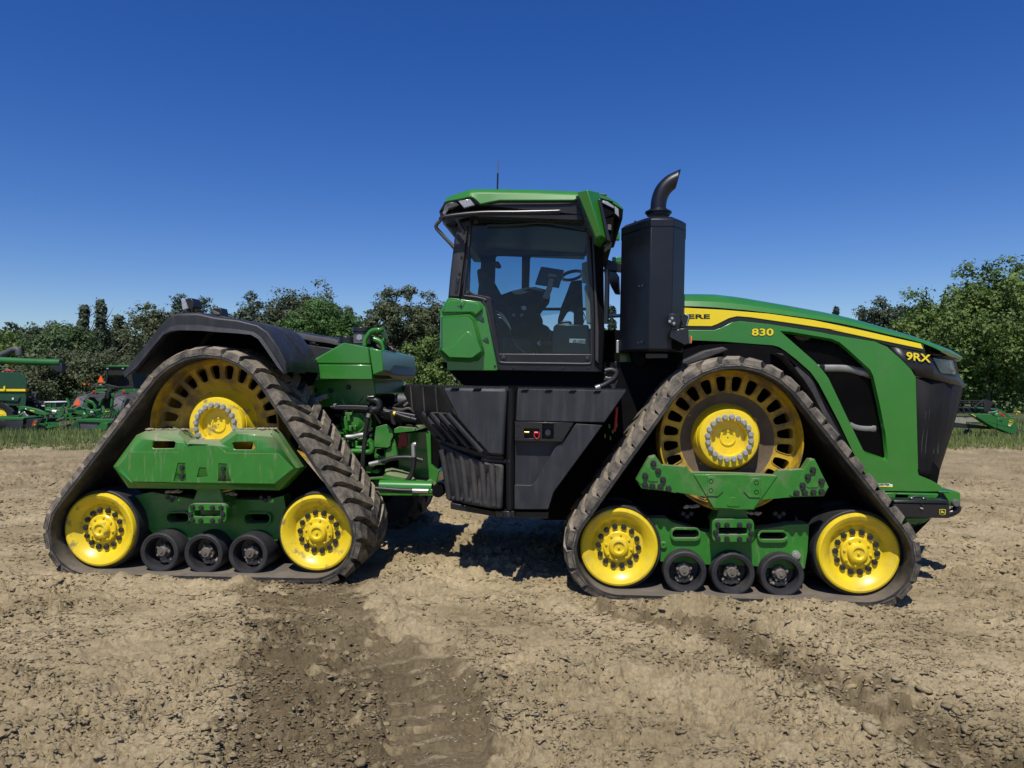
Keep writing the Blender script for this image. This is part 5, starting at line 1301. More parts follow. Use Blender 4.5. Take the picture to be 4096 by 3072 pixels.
# ------------------------------------------------------------------ ground
def hash2(ix, iy, seed):
    h = (ix.astype(np.int64) * 374761393 + iy.astype(np.int64) * 668265263 + seed * 1442695041) & 0xFFFFFFFF
    h = ((h ^ (h >> 13)) * 1274126177) & 0xFFFFFFFF
    h = (h ^ (h >> 16)) & 0xFFFFFFFF
    return h.astype(np.float64) / 4294967295.0
def vnoise(x, y, seed=0):
    ix, iy = np.floor(x), np.floor(y)
    fx, fy = x - ix, y - iy
    fx = fx * fx * fx * (fx * (fx * 6 - 15) + 10); fy = fy * fy * fy * (fy * (fy * 6 - 15) + 10)
    a = hash2(ix, iy, seed); b = hash2(ix + 1, iy, seed); c = hash2(ix, iy + 1, seed); d = hash2(ix + 1, iy + 1, seed)
    return (a + (b - a) * fx) * (1 - fy) + (c + (d - c) * fx) * fy
def fbm(x, y, oct=4, seed=0, gain=0.5):
    s = np.zeros_like(x); a = 1.0; t = 0
    for o in range(oct):
        cth, sth = math.cos(0.7 * o + 0.3), math.sin(0.7 * o + 0.3)
        k = 2.03 ** o
        s += a * (vnoise((x * cth - y * sth) * k + 17.3 * o, (x * sth + y * cth) * k - 9.1 * o, seed + o) - 0.5); t += a; a *= gain
    return s / t
def sstep(e0, e1, v):
    t = np.clip((v - e0) / (e1 - e0), 0, 1); return t * t * (3 - 2 * t)

def seg_dist(x, y, pts):
    """distance from a polyline and how far along it"""
    best = np.full_like(x, 1e9); along = np.zeros_like(x); side = np.zeros_like(x); acc = 0.0
    for (ax_, ay_), (bx, by) in zip(pts[:-1], pts[1:]):
        L = math.hypot(bx - ax_, by - ay_)
        ux, uy = (bx - ax_) / L, (by - ay_) / L
        t = np.clip((x - ax_) * ux + (y - ay_) * uy, 0, L)
        dx, dy = x - (ax_ + ux * t), y - (ay_ + uy * t)
        dd = np.hypot(dx, dy)
        m = dd < best
        best = np.where(m, dd, best); along = np.where(m, acc + t, along)
        side = np.where(m, dx * uy - dy * ux, side)
        acc += L
    return best, along, side

DAMP1 = [(-1.62, 5.75), (-1.25, 4.9), (-0.92, 3.9), (-0.70, 2.6)]      # first damp track print
DAMP2 = [(-1.0, 5.3), (-0.62, 4.5), (-0.42, 3.9), (-0.25, 2.6)]
RUT = [(0.75, 5.55), (1.5, 4.85), (2.0, 3.8), (2.15, 2.6)]            # cloddy rut on the right

def tilt(x, y):
    """the yard dips a little towards the tractor's nose"""
    k = sstep(1.0, 4.0, y) * (1 - sstep(9.0, 15.0, y))
    return -0.0207 * (np.clip(x, -3.2, 4.5) + 2.4) * k

def height(x, y, detail=True):
    h = tilt(x, y)
    h = h + 0.05 * fbm(x * 0.5, y * 0.5, 3, 5) * sstep(0, 1, 1)
    if detail:
        warp = fbm(x * 2, y * 2, 2, 40) * 0.25
        fl = fbm(x * 7 + warp * 6, y * 9, 5, 60, 0.6)                       # general crumbly relief
        ridg = 1 - np.abs(2 * fbm((x + 0.25 * y) * 5 + warp * 8, y * 11, 4, 80, 0.6)) * 2.2   # flaky ridges
        amt = 0.35 + 0.9 * sstep(-0.10, 0.14, fbm(x * 0.8, y * 0.8, 3, 99))
        h = h + amt * (0.019 * fl + 0.010 * np.clip(ridg, -1, 1))
        h = h + amt * 0.013 * fbm(x * 36, y * 40, 3, 140, 0.65)
        # dried crust broken into flakes: small scarps with sharp edges
        c1 = fbm(x * 5 + 0.6 * y + warp * 6, y * 10, 4, 160, 0.62)
        c2 = fbm(x * 11 - 0.8 * y + warp * 6, y * 20, 4, 170, 0.62)
        h = h + (0.25 + amt) * (0.016 * sstep(-0.012, 0.012, c1) + 0.014 * sstep(0.055, 0.075, c1) + 0.010 * sstep(-0.02, 0.0, c2) + 0.008 * sstep(0.06, 0.08, c2))
        k1 = np.abs(fbm(x * 4 + 1.5 * y + warp * 7, y * 9, 4, 180, 0.6)); k2 = np.abs(fbm(x * 9 + warp * 7, y * 17 + x * 2, 3, 190, 0.6))
        h = h - (0.3 + amt) * (0.026 * sstep(0.024, 0.0, k1) * sstep(-0.05, 0.08, fbm(x * 1.7, y * 1.7, 2, 195)) + 0.016 * sstep(0.022, 0.0, k2))
        # diagonal lug prints left behind on the near left and the far right
        for (m, ang, sp, seed) in ((sstep(-0.9, -1.5, x) * sstep(5.4, 4.9, y), 0.42, 0.20, 200), (sstep(1.9, 2.6, x) * sstep(5.6, 5.0, y), -0.25, 0.22, 210)):
            ph = (y * math.cos(ang) - x * math.sin(ang)) / sp + 0.6 * fbm(x * 1.5, y * 1.5, 2, seed)
            w = np.abs((ph % 1.0) - 0.5) * 2
            h = h + m * (0.55 + 0.6 * fbm(x * 1.3, y * 1.3, 2, seed + 5)) * 0.020 * sstep(0.35, 0.75, w)
        d1, a1, s1 = seg_dist(x, y, DAMP1)
        in1 = sstep(0.50, 0.40, d1 + 0.10 * fbm(x * 6, y * 6, 3, 300))
        ph = a1 / 0.165 + 0.35 * np.abs(s1) / 0.165 + 0.3 * fbm(x * 3, y * 3, 2, 310)
        bar = sstep(0.30, 0.55, np.abs((ph % 1.0) - 0.5) * 2)
        h = h + in1 * (-0.022 + 0.020 * bar * sstep(0.1, 0.35, np.abs(s1)) + 0.018 * fbm(x * 14, y * 16, 4, 320, 0.65))
        h = h + 0.03 * sstep(0.42, 0.50, d1) * sstep(0.66, 0.52, d1)
        d2, a2, s2 = seg_dist(x, y, DAMP2)
        in2 = sstep(0.27, 0.20, d2 + 0.06 * fbm(x * 6, y * 6, 3, 330))
        st = (a2 / 0.21 + 0.2 * fbm(x * 2, y * 2, 2, 340)) % 1.0
        flat = in2 * sstep(0.5, 1.0, a2)
        h = h * (1 - flat * 0.75) + flat * 0.75 * tilt(x, y) + flat * (-0.035 + 0.030 * st)
        d3, a3, s3 = seg_dist(x, y, RUT)
        in3 = sstep(0.34, 0.16, d3 + 0.10 * fbm(x * 5, y * 5, 3, 350))
        h = h + in3 * (-0.060 + 0.095 * np.clip(fbm(x * 9, y * 11, 4, 360, 0.55) * 2.2, -0.4, 1))
        h = h + 0.025 * sstep(0.30, 0.38, d3) * sstep(0.55, 0.42, d3)
    return h

def tracks_press(x, y, h):
    """soil pressed level under the two near tracks, pushed up a little beside them"""
    for (xa, ya, ang, L) in ((pr.x, pr.y, 0, 2.5), (pf.x, pf.y, 0, 2.5)):
        lx = (x - xa) * ax.x + (y - ya) * ax.y
        ly = (x - xa) * ay.x + (y - ya) * ay.y
        m = sstep(1.35, 1.10, np.abs(lx)) * sstep(-0.10, 0.03, ly) * sstep(0.95, 0.82, ly)
        h = h * (1 - m) + m * (tilt(x, y) + 0.004 + 0.01 * fbm(x * 12, y * 12, 3, 400))
        b = sstep(1.35, 1.05, np.abs(lx)) * sstep(-0.30, -0.12, ly) * sstep(0.0, -0.06, ly)
        h = h + b * (0.022 + 0.045 * np.clip(fbm(x * 8, y * 8, 3, 410) * 2, -0.2, 1))
    return h

def ground_z(x, y):
    xa, ya = np.array([float(x)]), np.array([float(y)])
    return float(tracks_press(xa, ya, height(xa, ya))[0])

def grid_mesh(name, X, Y, Z, m, attrs=None):
    r, c = X.shape
    co = np.stack([X, Y, Z], -1).reshape(-1, 3)
    i = np.arange(r * c).reshape(r, c)
    q = np.stack([i[:-1, :-1], i[:-1, 1:], i[1:, 1:], i[1:, :-1]], -1).reshape(-1, 4)
    me = bpy.data.meshes.new(name)
    me.vertices.add(len(co)); me.vertices.foreach_set('co', co.ravel())
    me.loops.add(q.size); me.loops.foreach_set('vertex_index', q.ravel().astype(np.int32))
    me.polygons.add(len(q)); me.polygons.foreach_set('loop_start', np.arange(0, q.size, 4, dtype=np.int32))
    me.update(calc_edges=True)
    me.polygons.foreach_set('use_smooth', np.ones(len(q), dtype=bool))
    for k, v in (attrs or {}).items():
        a = me.attributes.new(k, 'FLOAT', 'POINT'); a.data.foreach_set('value', v.ravel().astype(np.float32))
    return link_mesh(name, me, m)

# rows lie closer together towards the viewer, columns fan out, so near soil is fine-grained
inv = np.linspace(1 / 2.2, 1 / 21.0, 600)
yy = 1 / inv
uu = np.linspace(-0.96, 0.96, 1050)
Y = np.repeat(yy[:, None], len(uu), 1); X = uu[None, :] * (Y + 0.6)
Z = tracks_press(X, Y, height(X, Y))
Z = Z * sstep(21.0, 18.5, Y) 
d1, a1, s1 = seg_dist(X, Y, DAMP1); d2, a2, s2 = seg_dist(X, Y, DAMP2); d3, a3, s3 = seg_dist(X, Y, RUT)
nz_ = fbm(X * 3.2, Y * 3.2, 4, 500, 0.6)
damp = np.maximum.reduce([sstep(0.62, 0.30, d1 + 0.55 * nz_) * (0.86 + 1.2 * fbm(X * 1.4, Y * 1.8, 3, 540)), 0.9 * sstep(0.36, 0.22, d2 + 0.3 * nz_) * sstep(0.3, 1.3, a2 + 1.2 * nz_), 0.68 * sstep(0.34, 0.12, d3 + 0.45 * nz_)])
nf_ = fbm(X * 13, Y * 15, 4, 520, 0.65)
bars = sstep(0.25, 0.45, np.abs(((a1 / 0.165 + 0.35 * np.abs(s1) / 0.165) % 1.0) - 0.5) * 2)
damp = damp * (1 - 0.35 * (1 - bars) * (d1 < 0.55))
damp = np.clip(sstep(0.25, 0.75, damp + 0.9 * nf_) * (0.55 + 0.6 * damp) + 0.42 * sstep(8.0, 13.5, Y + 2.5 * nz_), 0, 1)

def dirt_material():
    m = bpy.data.materials.new('dry_dirt')
    t, N, Lk = nodes(m)
    out = N.new('ShaderNodeOutputMaterial'); p = N.new('ShaderNodeBsdfPrincipled')
    Lk.new(p.outputs[0], out.inputs[0])
    p.inputs['Roughness'].default_value = 0.95; p.inputs['Specular IOR Level'].default_value = 0.15
    tc = N.new('ShaderNodeTexCoord')
    def nz(sc, det, rough=0.6, stretch=None):
        n = N.new('ShaderNodeTexNoise'); n.inputs['Scale'].default_value = sc; n.inputs['Detail'].default_value = det; n.inputs['Roughness'].default_value = rough
        if stretch:
            mp = N.new('ShaderNodeMapping'); mp.inputs['Scale'].default_value = stretch
            Lk.new(tc.outputs['Object'], mp.inputs[0]); Lk.new(mp.outputs[0], n.inputs['Vector'])
        else: Lk.new(tc.outputs['Object'], n.inputs['Vector'])
        return n
    r = N.new('ShaderNodeValToRGB')
    e = r.color_ramp.elements
    e[0].position = 0.34; e[0].color = (0.295, 0.232, 0.130, 1)
    e[1].position = 0.66; e[1].color = (0.500, 0.400, 0.238, 1)
    e2 = r.color_ramp.elements.new(0.5); e2.color = (0.410, 0.326, 0.190, 1)
    n1 = nz(1.1, 8); Lk.new(n1.outputs[0], r.inputs[0])
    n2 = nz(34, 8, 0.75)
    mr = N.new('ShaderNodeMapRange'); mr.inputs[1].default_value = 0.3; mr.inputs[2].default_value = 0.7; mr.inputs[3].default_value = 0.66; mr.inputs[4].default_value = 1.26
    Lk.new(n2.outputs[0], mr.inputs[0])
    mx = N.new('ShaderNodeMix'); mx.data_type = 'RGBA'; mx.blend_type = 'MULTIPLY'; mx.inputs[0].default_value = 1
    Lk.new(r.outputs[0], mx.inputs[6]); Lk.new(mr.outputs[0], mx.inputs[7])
    # pale stones and flecks
    vo = N.new('ShaderNodeTexVoronoi'); vo.inputs['Scale'].default_value = 34
    Lk.new(tc.outputs['Object'], vo.inputs['Vector'])
    vr = N.new('ShaderNodeMapRange'); vr.inputs[1].default_value = 0.07; vr.inputs[2].default_value = 0.10; vr.inputs[3].default_value = 0.55; vr.inputs[4].default_value = 0.0
    Lk.new(vo.outputs['Distance'], vr.inputs[0])
    n3 = nz(2.5, 3)
    v2 = N.new('ShaderNodeMapRange'); v2.inputs[1].default_value = 0.55; v2.inputs[2].default_value = 0.65
    Lk.new(n3.outputs[0], v2.inputs[0])
    mm = N.new('ShaderNodeMath'); mm.operation = 'MULTIPLY'; Lk.new(vr.outputs[0], mm.inputs[0]); Lk.new(v2.outputs[0], mm.inputs[1])
    m2 = N.new('ShaderNodeMix'); m2.data_type = 'RGBA'; Lk.new(mm.outputs[0], m2.inputs[0]); Lk.new(mx.outputs[2], m2.inputs[6]); m2.inputs[7].default_value = (0.62, 0.56, 0.44, 1)
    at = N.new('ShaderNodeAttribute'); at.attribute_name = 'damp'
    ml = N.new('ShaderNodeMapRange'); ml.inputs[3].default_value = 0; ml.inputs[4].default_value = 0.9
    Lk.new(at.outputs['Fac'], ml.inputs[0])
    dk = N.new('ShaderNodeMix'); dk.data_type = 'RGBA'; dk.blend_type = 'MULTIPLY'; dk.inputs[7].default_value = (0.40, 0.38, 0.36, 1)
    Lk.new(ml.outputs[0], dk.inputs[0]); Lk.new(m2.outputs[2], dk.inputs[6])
    Lk.new(dk.outputs[2], p.inputs['Base Color'])
    b1 = nz(70, 8, 0.75)
    bp = N.new('ShaderNodeBump'); bp.inputs['Strength'].default_value = 0.85; bp.inputs['Distance'].default_value = 0.018
    Lk.new(b1.outputs[0], bp.inputs['Height'])
    b2 = nz(11, 8, 0.7)
    bp2 = N.new('ShaderNodeBump'); bp2.inputs['Strength'].default_value = 0.5; bp2.inputs['Distance'].default_value = 0.03
    Lk.new(b2.outputs[0], bp2.inputs['Height']); Lk.new(bp.outputs[0], bp2.inputs['Normal'])
    Lk.new(bp2.outputs[0], p.inputs['Normal'])
    return m
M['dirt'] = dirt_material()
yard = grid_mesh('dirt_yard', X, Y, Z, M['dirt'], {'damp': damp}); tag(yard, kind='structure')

def meadow_material():
    m = mat('meadow_ground', (0.058, 0.082, 0.022), 0.95, vary=0.35, vscale=0.8, dust=0.6, dscale=0.6, dustcol=(0.13, 0.12, 0.05), bump=0.6, bscale=6)
    return m
M['meadow'] = meadow_material()
def flat_sheet(name, x0, x1, y0, y1, zz, m):
    bm = bmesh.new()
    vs = [bm.verts.new((x0 + (x1 - x0) * i / 12, y0 + (y1 - y0) * j / 12, zz)) for j in range(13) for i in range(13)]
    for j in range(12):
        for i in range(12):
            bm.faces.new((vs[j * 13 + i], vs[j * 13 + i + 1], vs[(j + 1) * 13 + i + 1], vs[(j + 1) * 13 + i]))
    o = finish(bm, name, m); tag(o, kind='structure'); return o
flat_sheet('terrain', -900, 900, -900, 1500, -0.20, M['meadow'])
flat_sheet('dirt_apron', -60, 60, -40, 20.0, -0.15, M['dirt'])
# meadow with a ragged near edge
xs = np.linspace(-60, 60, 240); ys = np.concatenate([[0, 0.15, 0.4, 1.0, 2.5], np.linspace(5, 80, 24)])
Xm = np.repeat(xs[None, :], len(ys), 0)
edge = 17.7 + 0.6 * fbm(xs * 0.35, xs * 0 + 3, 3, 620) * 2 + 0.25 * fbm(xs * 2.5, xs * 0 + 8, 3, 640) * 2
Ym = edge[None, :] + ys[:, None]
Zm = 0.03 * sstep(0, 0.4, ys)[:, None] - 0.03 + 0.05 * fbm(Xm * 0.4, Ym * 0.4, 3, 660) * sstep(0, 1.0, ys)[:, None] + 0.012
mead = grid_mesh('meadow', Xm, Ym, Zm, M['meadow']); tag(mead, kind='structure')

# clods and crumbs lying on the yard
ICO_V = None
def solids(V, F, x, y, r, damp_v, seed_flat, flake=False):
    n = len(x)
    zz = tracks_press(x, y, height(x, y))
    W_ = V[None] * (1 + 0.75 * (rng.random((n, len(V), 1)) - 0.5))
    W_ = W_ * r[:, None, None] * np.stack([rng.uniform(0.8, 1.9, n), rng.uniform(0.7, 1.4, n), rng.uniform(*seed_flat, n)], -1)[:, None, :]
    if flake: W_ = W_ * np.stack([rng.uniform(0.8, 1.7, n), rng.uniform(0.6, 1.1, n), np.ones(n)], -1)[:, None, :]
    a = rng.normal(0, 0.5, n) + math.pi * rng.integers(0, 2, n) if flake else rng.uniform(0, 6.28, n); ca, sa = np.cos(a)[:, None], np.sin(a)[:, None]
    tl = rng.normal(0, 0.25, (n, 1))
    xx, y2, z2 = W_[..., 0] * ca - W_[..., 1] * sa, W_[..., 0] * sa + W_[..., 1] * ca, W_[..., 2] + W_[..., 0] * tl
    co = np.stack([xx + x[:, None], y2 + y[:, None], z2 + (zz + r * 0.2)[:, None]], -1).reshape(-1, 3)
    f = (F[None] + (np.arange(n) * len(V))[:, None, None]).reshape(-1, 3)
    return co, f, np.repeat(damp_v, len(V))
def clod_field():
    t = (1 + 5 ** 0.5) / 2
    base = np.array([(-1, t, 0), (1, t, 0), (-1, -t, 0), (1, -t, 0), (0, -1, t), (0, 1, t), (0, -1, -t), (0, 1, -t), (t, 0, -1), (t, 0, 1), (-t, 0, -1), (-t, 0, 1)]) / 1.9
    fc = np.array([(0, 11, 5), (0, 5, 1), (0, 1, 7), (0, 7, 10), (0, 10, 11), (1, 5, 9), (5, 11, 4), (11, 10, 2), (10, 7, 6), (7, 1, 8), (3, 9, 4), (3, 4, 2), (3, 2, 6), (3, 6, 8), (3, 8, 9), (4, 9, 5), (2, 4, 11), (6, 2, 10), (8, 6, 7), (9, 8, 1)])
    octv = np.array([(1, 0, 0), (-1, 0, 0), (0, 1, 0), (0, -1, 0), (0, 0, 1), (0, 0, -1.0)])
    octf = np.array([(0, 2, 4), (2, 1, 4), (1, 3, 4), (3, 0, 4), (2, 0, 5), (1, 2, 5), (3, 1, 5), (0, 3, 5)])
    # clods
    n = 13000
    y = 1 / rng.uniform(1 / 11.0, 1 / 2.6, n)
    x = rng.uniform(-0.85, 0.85, n) * (y + 0.3)
    r = 0.006 + 0.013 * rng.random(n) ** 5
    d1, a1, s1 = seg_dist(x, y, DAMP1); d3, a3, s3 = seg_dist(x, y, RUT); d2, _, _ = seg_dist(x, y, DAMP2)
    r = np.minimum(r * (1 + 0.8 * (d1 < 0.55) * rng.random(n) ** 3 + 2.2 * (d3 < 0.42) * rng.random(n) ** 2), 0.034)
    pat = fbm(x * 1.6, y * 1.6, 3, 700)
    keep = ((pat > 0.0) | (d3 < 0.4) | (d1 < 0.5)) & ~((d2 < 0.22) & (rng.random(n) < 0.85))
    dm = np.clip(0.9 * sstep(0.6, 0.3, d1) * rng.random(n) + 0.5 * sstep(0.4, 0.1, d3) * rng.random(n), 0, 1)
    A = solids(base, fc, x[keep], y[keep], r[keep], dm[keep], (0.28, 0.65))
    # crumbs and flakes, far more of them and finer
    n = 90000
    y = 1 / rng.uniform(1 / 13.0, 1 / 2.7, n)
    x = rng.uniform(-0.82, 0.82, n) * (y + 0.2)
    pat = fbm(x * 2.6, y * 3.2, 4, 720, 0.6)
    d1, _, _ = seg_dist(x, y, DAMP1); d2, _, _ = seg_dist(x, y, DAMP2); d3, _, _ = seg_dist(x, y, RUT)
    keep = (pat + 0.25 * (rng.random(n) - 0.5) > -0.02) & ~((d2 < 0.26) & (rng.random(n) < 0.93))
    r = 0.0028 + 0.0012 * y * (0.4 + rng.random(n)) + 0.004 * rng.random(n) ** 4
    dm = np.clip(0.95 * sstep(0.6, 0.35, d1 + 0.1 * pat) * (0.4 + 0.6 * rng.random(n)) + 0.6 * sstep(0.4, 0.1, d3) * rng.random(n), 0, 1)
    B = solids(octv, octf, x[keep], y[keep], r[keep] * 1.15, dm[keep], (0.18, 0.6), True)
    for nm, (co, f, dv) in (('soil_clods', A), ('soil_crumbs', B)):
        me = bpy.data.meshes.new(nm)
        nf = len(f)
        me.vertices.add(len(co)); me.vertices.foreach_set('co', co.ravel())
        me.loops.add(nf * 3); me.loops.foreach_set('vertex_index', f.ravel().astype(np.int32))
        me.polygons.add(nf); me.polygons.foreach_set('loop_start', np.arange(0, nf * 3, 3, dtype=np.int32))
        me.update(calc_edges=True)
        at = me.attributes.new('damp', 'FLOAT', 'POINT'); at.data.foreach_set('value', dv.astype(np.float32))
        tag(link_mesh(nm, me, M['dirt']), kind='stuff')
clod_field()

# ------------------------------------------------------------------ leaves, trees, grass
def leaf_material(name, col, trans=0.25):
    m = bpy.data.materials.new(name)
    t, N, Lk = nodes(m)
    out = N.new('ShaderNodeOutputMaterial')
    df = N.new('ShaderNodeBsdfPrincipled'); df.inputs['Roughness'].default_value = 0.55; df.inputs['Specular IOR Level'].default_value = 0.35
    tl = N.new('ShaderNodeBsdfTranslucent')
    at = N.new('ShaderNodeAttribute'); at.attribute_name = 'shade'
    hs = N.new('ShaderNodeHueSaturation')
    mr = N.new('ShaderNodeMapRange'); mr.inputs[3].default_value = 0.55; mr.inputs[4].default_value = 1.55
    Lk.new(at.outputs['Fac'], mr.inputs[0]); Lk.new(mr.outputs[0], hs.inputs['Value'])
    mh = N.new('ShaderNodeMapRange'); mh.inputs[3].default_value = 0.515; mh.inputs[4].default_value = 0.48
    Lk.new(at.outputs['Fac'], mh.inputs[0]); Lk.new(mh.outputs[0], hs.inputs['Hue'])
    hs.inputs['Color'].default_value = (*col, 1)
    Lk.new(hs.outputs[0], df.inputs['Base Color']); Lk.new(hs.outputs[0], tl.inputs[0])
    mx = N.new('ShaderNodeMixShader'); mx.inputs[0].default_value = trans
    Lk.new(df.outputs[0], mx.inputs[1]); Lk.new(tl.outputs[0], mx.inputs[2]); Lk.new(mx.outputs[0], out.inputs[0])
    return m
LEAF = {'dark': leaf_material('dark_leaf', (0.058, 0.088, 0.036)), 'mid': leaf_material('mid_leaf', (0.068, 0.115, 0.036)), 'bright': leaf_material('bright_leaf', (0.072, 0.150, 0.034)),
        'yellow': leaf_material('yellow_green_leaf', (0.105, 0.165, 0.034)), 'grey': leaf_material('grey_green_leaf', (0.078, 0.105, 0.060)), 'olive': leaf_material('olive_leaf', (0.088, 0.108, 0.046)), 'pine': leaf_material('pine_needle', (0.032, 0.060, 0.034))}
LEAF['grass'] = leaf_material('grass_blade', (0.190, 0.235, 0.070), 0.3)

def quads_mesh(name, C, U, Vv, shade, m, parent=None, tri=False):
    n = len(C)
    if tri:
        co = np.stack([C - U, C + U, C + Vv], 1).reshape(-1, 3); k = 3
    else:
        co = np.stack([C - U, C - Vv * 0.6, C + U, C + Vv], 1).reshape(-1, 3); k = 4
    me = bpy.data.meshes.new(name)
    me.vertices.add(len(co)); me.vertices.foreach_set('co', co.ravel())
    me.loops.add(n * k); me.loops.foreach_set('vertex_index', np.arange(n * k, dtype=np.int32))
    me.polygons.add(n); me.polygons.foreach_set('loop_start', np.arange(0, n * k, k, dtype=np.int32))
    me.update(calc_edges=True)
    a = me.attributes.new('shade', 'FLOAT', 'POINT'); a.data.foreach_set('value', np.repeat(shade, k).astype(np.float32))
    return link_mesh(name, me, m, parent)

def crown_points(kind, H, Wd, base, nl):
    """leaf positions through a crown H tall above base and Wd wide: boughs that each carry sprays of leaves"""
    nb = int(34 + 1.8 * Wd * H) if kind in ('round', 'irr') else int(40 + 4 * Wd * H)
    ph = rng.uniform(0, 6.28, 4)
    def prof(v, a):
        if kind == 'round': w = np.sin(np.pi * np.clip(0.14 + 0.84 * v, 0, 1)) ** 0.55
        elif kind == 'poplar': w = (0.30 + 0.75 * np.sin(np.pi * (0.15 + 0.8 * v))) * (1.05 - 0.85 * v)
        elif kind == 'pine': w = (1.04 - v) * (0.75 + 0.35 * np.sin(v * 38))
        else: w = np.sin(np.pi * np.clip(0.22 + 0.76 * v, 0, 1)) ** 0.5
        return w * (0.88 + 0.16 * np.sin(2 * a + 6 * v + ph[0]) + 0.12 * np.sin(5 * a - 9 * v + ph[1]))
    v = rng.random(nb) ** 0.75; a = rng.uniform(0, 6.283, nb); r = rng.random(nb) ** 0.40
    w = prof(v, a) * Wd / 2
    P_ = np.stack([w * r * np.cos(a), w * r * np.sin(a), base + H * v * (1 - 0.05 * rng.random(nb))], -1)
    if kind == 'irr':                              # several upright leaders make the top ragged
        nl_ = 3 + int(Wd / 1.3)
        la = rng.uniform(0, 6.283, nl_); lr = Wd / 2 * 0.78 * rng.random(nl_) ** 0.5; lh = rng.uniform(0.74, 1.0, nl_) - 0.10 * (lr / (Wd / 2)); lh[0] = 1.0; lr[0] *= 0.3
        kl = rng.integers(0, nl_, nb)
        wl = Wd * 0.34 * (0.40 + np.sin(np.pi * np.clip(0.2 + 0.68 * v, 0, 1))) * (1.15 - 0.50 * v)
        P_ = np.stack([lr[kl] * np.cos(la[kl]) * (0.75 + 0.3 * v) + wl * r * np.cos(a), lr[kl] * np.sin(la[kl]) + wl * r * np.sin(a), base + (1.03 * H * lh[kl]) * v], -1)
        body = rng.random(nb) < 0.42               # and a full body under them
        P_[body] = np.stack([w * r * np.cos(a), w * r * np.sin(a), base + H * 0.84 * v], -1)[body]
    R_ = rng.uniform(0.10, 0.20, nb) * Wd * (1 if kind in ('round', 'irr') else 0.9) * (1.15 - 0.45 * v)
    # sprays: small tufts on the outside of each bough
    ns = nb * 9
    kb = rng.integers(0, nb, ns)
    d = rng.normal(0, 1, (ns, 3)) + np.array([0, 0, 0.25]); d /= np.linalg.norm(d, axis=1)[:, None]
    T_ = P_[kb] + d * R_[kb][:, None] * rng.uniform(0.55, 1.05, (ns, 1)) * np.array([1, 1, 0.8])
    k = rng.integers(0, ns, nl)
    off = rng.normal(0, 1, (nl, 3))
    pts = T_[k] + off * (0.16 * R_[kb[k]][:, None] + 0.05) * np.array([1, 1, 0.8])
    out = d[k] * 0.8 + off * 0.3
    cs = rng.random(nb); ts = rng.random(ns)
    return pts, out, np.clip(0.35 * cs[kb[k]] + 0.30 * ts[k] + 0.35 * rng.random(nl), 0, 1)

def tree(px, ptop, wpx, Yd, kind, leafk, label, base_frac=0.12, nl=4200, size=0.105, name='tree', bark='bark', group=None, zbase=0.0, bare=0):
    if kind in ('round', 'irr'): wpx *= 1.6; nl = int(nl * 4.2)
    else: nl = int(nl * 2.6)
    x = (px - 512) / FPX * Yd
    Ht = CAMZ + (384 - ptop) / FPX * Yd - zbase
    Wd = wpx / FPX * Yd
    root = empty(name, (x, Yd, zbase))
    tag(root, label, 'tree', group)
    base = Ht * base_frac
    pts, off, sh = crown_points(kind, Ht - base, Wd, base, nl)
    nrm = off + rng.normal(0, 0.6, off.shape) + np.array([0, -0.15, 0.5])
    nrm /= np.linalg.norm(nrm, axis=1)[:, None]
    u = np.cross(nrm, rng.normal(0, 1, nrm.shape)); u /= np.linalg.norm(u, axis=1)[:, None]
    v = np.cross(nrm, u)
    s = size * (Yd / 60) * rng.uniform(0.6, 1.4, (nl, 1))
    quads_mesh('crown', pts, u * s * 0.75, v * s * 1.7, sh, LEAF[leafk], root, tri=True)
    bm = bmesh.new()
    r0 = 0.045 * Wd ** 0.5 + 0.05
    lean = rng.normal(0, 0.15, 2)
    top = Ht * (0.93 if kind in ('poplar', 'pine') else 0.75)
    spine = [Vector((lean[0] * t * 2 + 0.08 * math.sin(5 * t + px), lean[1] * t * 2, top * t - 0.25 * (t == 0))) for t in (0, 0.2, 0.4, 0.6, 0.8, 1.0)]
    add_tube(bm, spine, lambda t: r0 * (1.15 - t) + 0.012, 7, 2)
    nb = 9 if kind != 'pine' else 4
    for k in range(nb + bare):
        t = 0.28 + 0.6 * (k + 0.5) / (nb + bare)
        a = k * 2.4 + px
        st = spine[0].lerp(spine[-1], t); st.z = top * t
        ln = Wd * (0.28 + 0.2 * rng.random()) * (1.1 - 0.5 * t)
        e = st + Vector((math.cos(a) * ln, math.sin(a) * ln, ln * (0.9 if kind != 'poplar' else 2.0)))
        md = st.lerp(e, 0.5) + Vector((0, 0, -0.08 * ln))
        add_tube(bm, [st, md, e], lambda q, r0=r0, t=t: r0 * (0.5 - 0.25 * t) * (1.1 - q) + 0.008, 5, 2)
    finish(bm, 'trunk', M[bark], root, ang=80)
    return root

G_ = 'trees of the wood behind the yard'
tree(4, 336, 46, 60, 'irr', 'yellow', 'bushy yellow-green tree at the far left, behind the combine unloading tubes', 0.15, 3200)
tree(40, 322, 62, 66, 'irr', 'dark', 'dark round-headed tree behind the tip of the long unloading tube', 0.1, 4600)
tree(64, 331, 52, 60, 'round', 'mid', 'leafy mid-green maple-like tree between the combine and the slim poplars', 0.22, 4600, bark='bark_pale')
tree(84, 306, 30, 64, 'poplar', 'grey', 'slim grey-green poplar, shorter one of the pair of thin spires at left', 0.12, 2600, bark='bark_pale')
tree(101, 299, 32, 63, 'poplar', 'grey', 'tallest slim grey-green poplar spire behind the distant cab tractor', 0.12, 2800, bark='bark_pale')
tree(119, 316, 32, 66, 'poplar', 'grey', 'thin poplar just right of the tallest spire, behind the cab tractor roof', 0.12, 2600)
tree(88, 352, 66, 56, 'irr', 'olive', 'low olive tree with bare pale trunks behind the mowers', 0.35, 3600, bark='bark_pale')
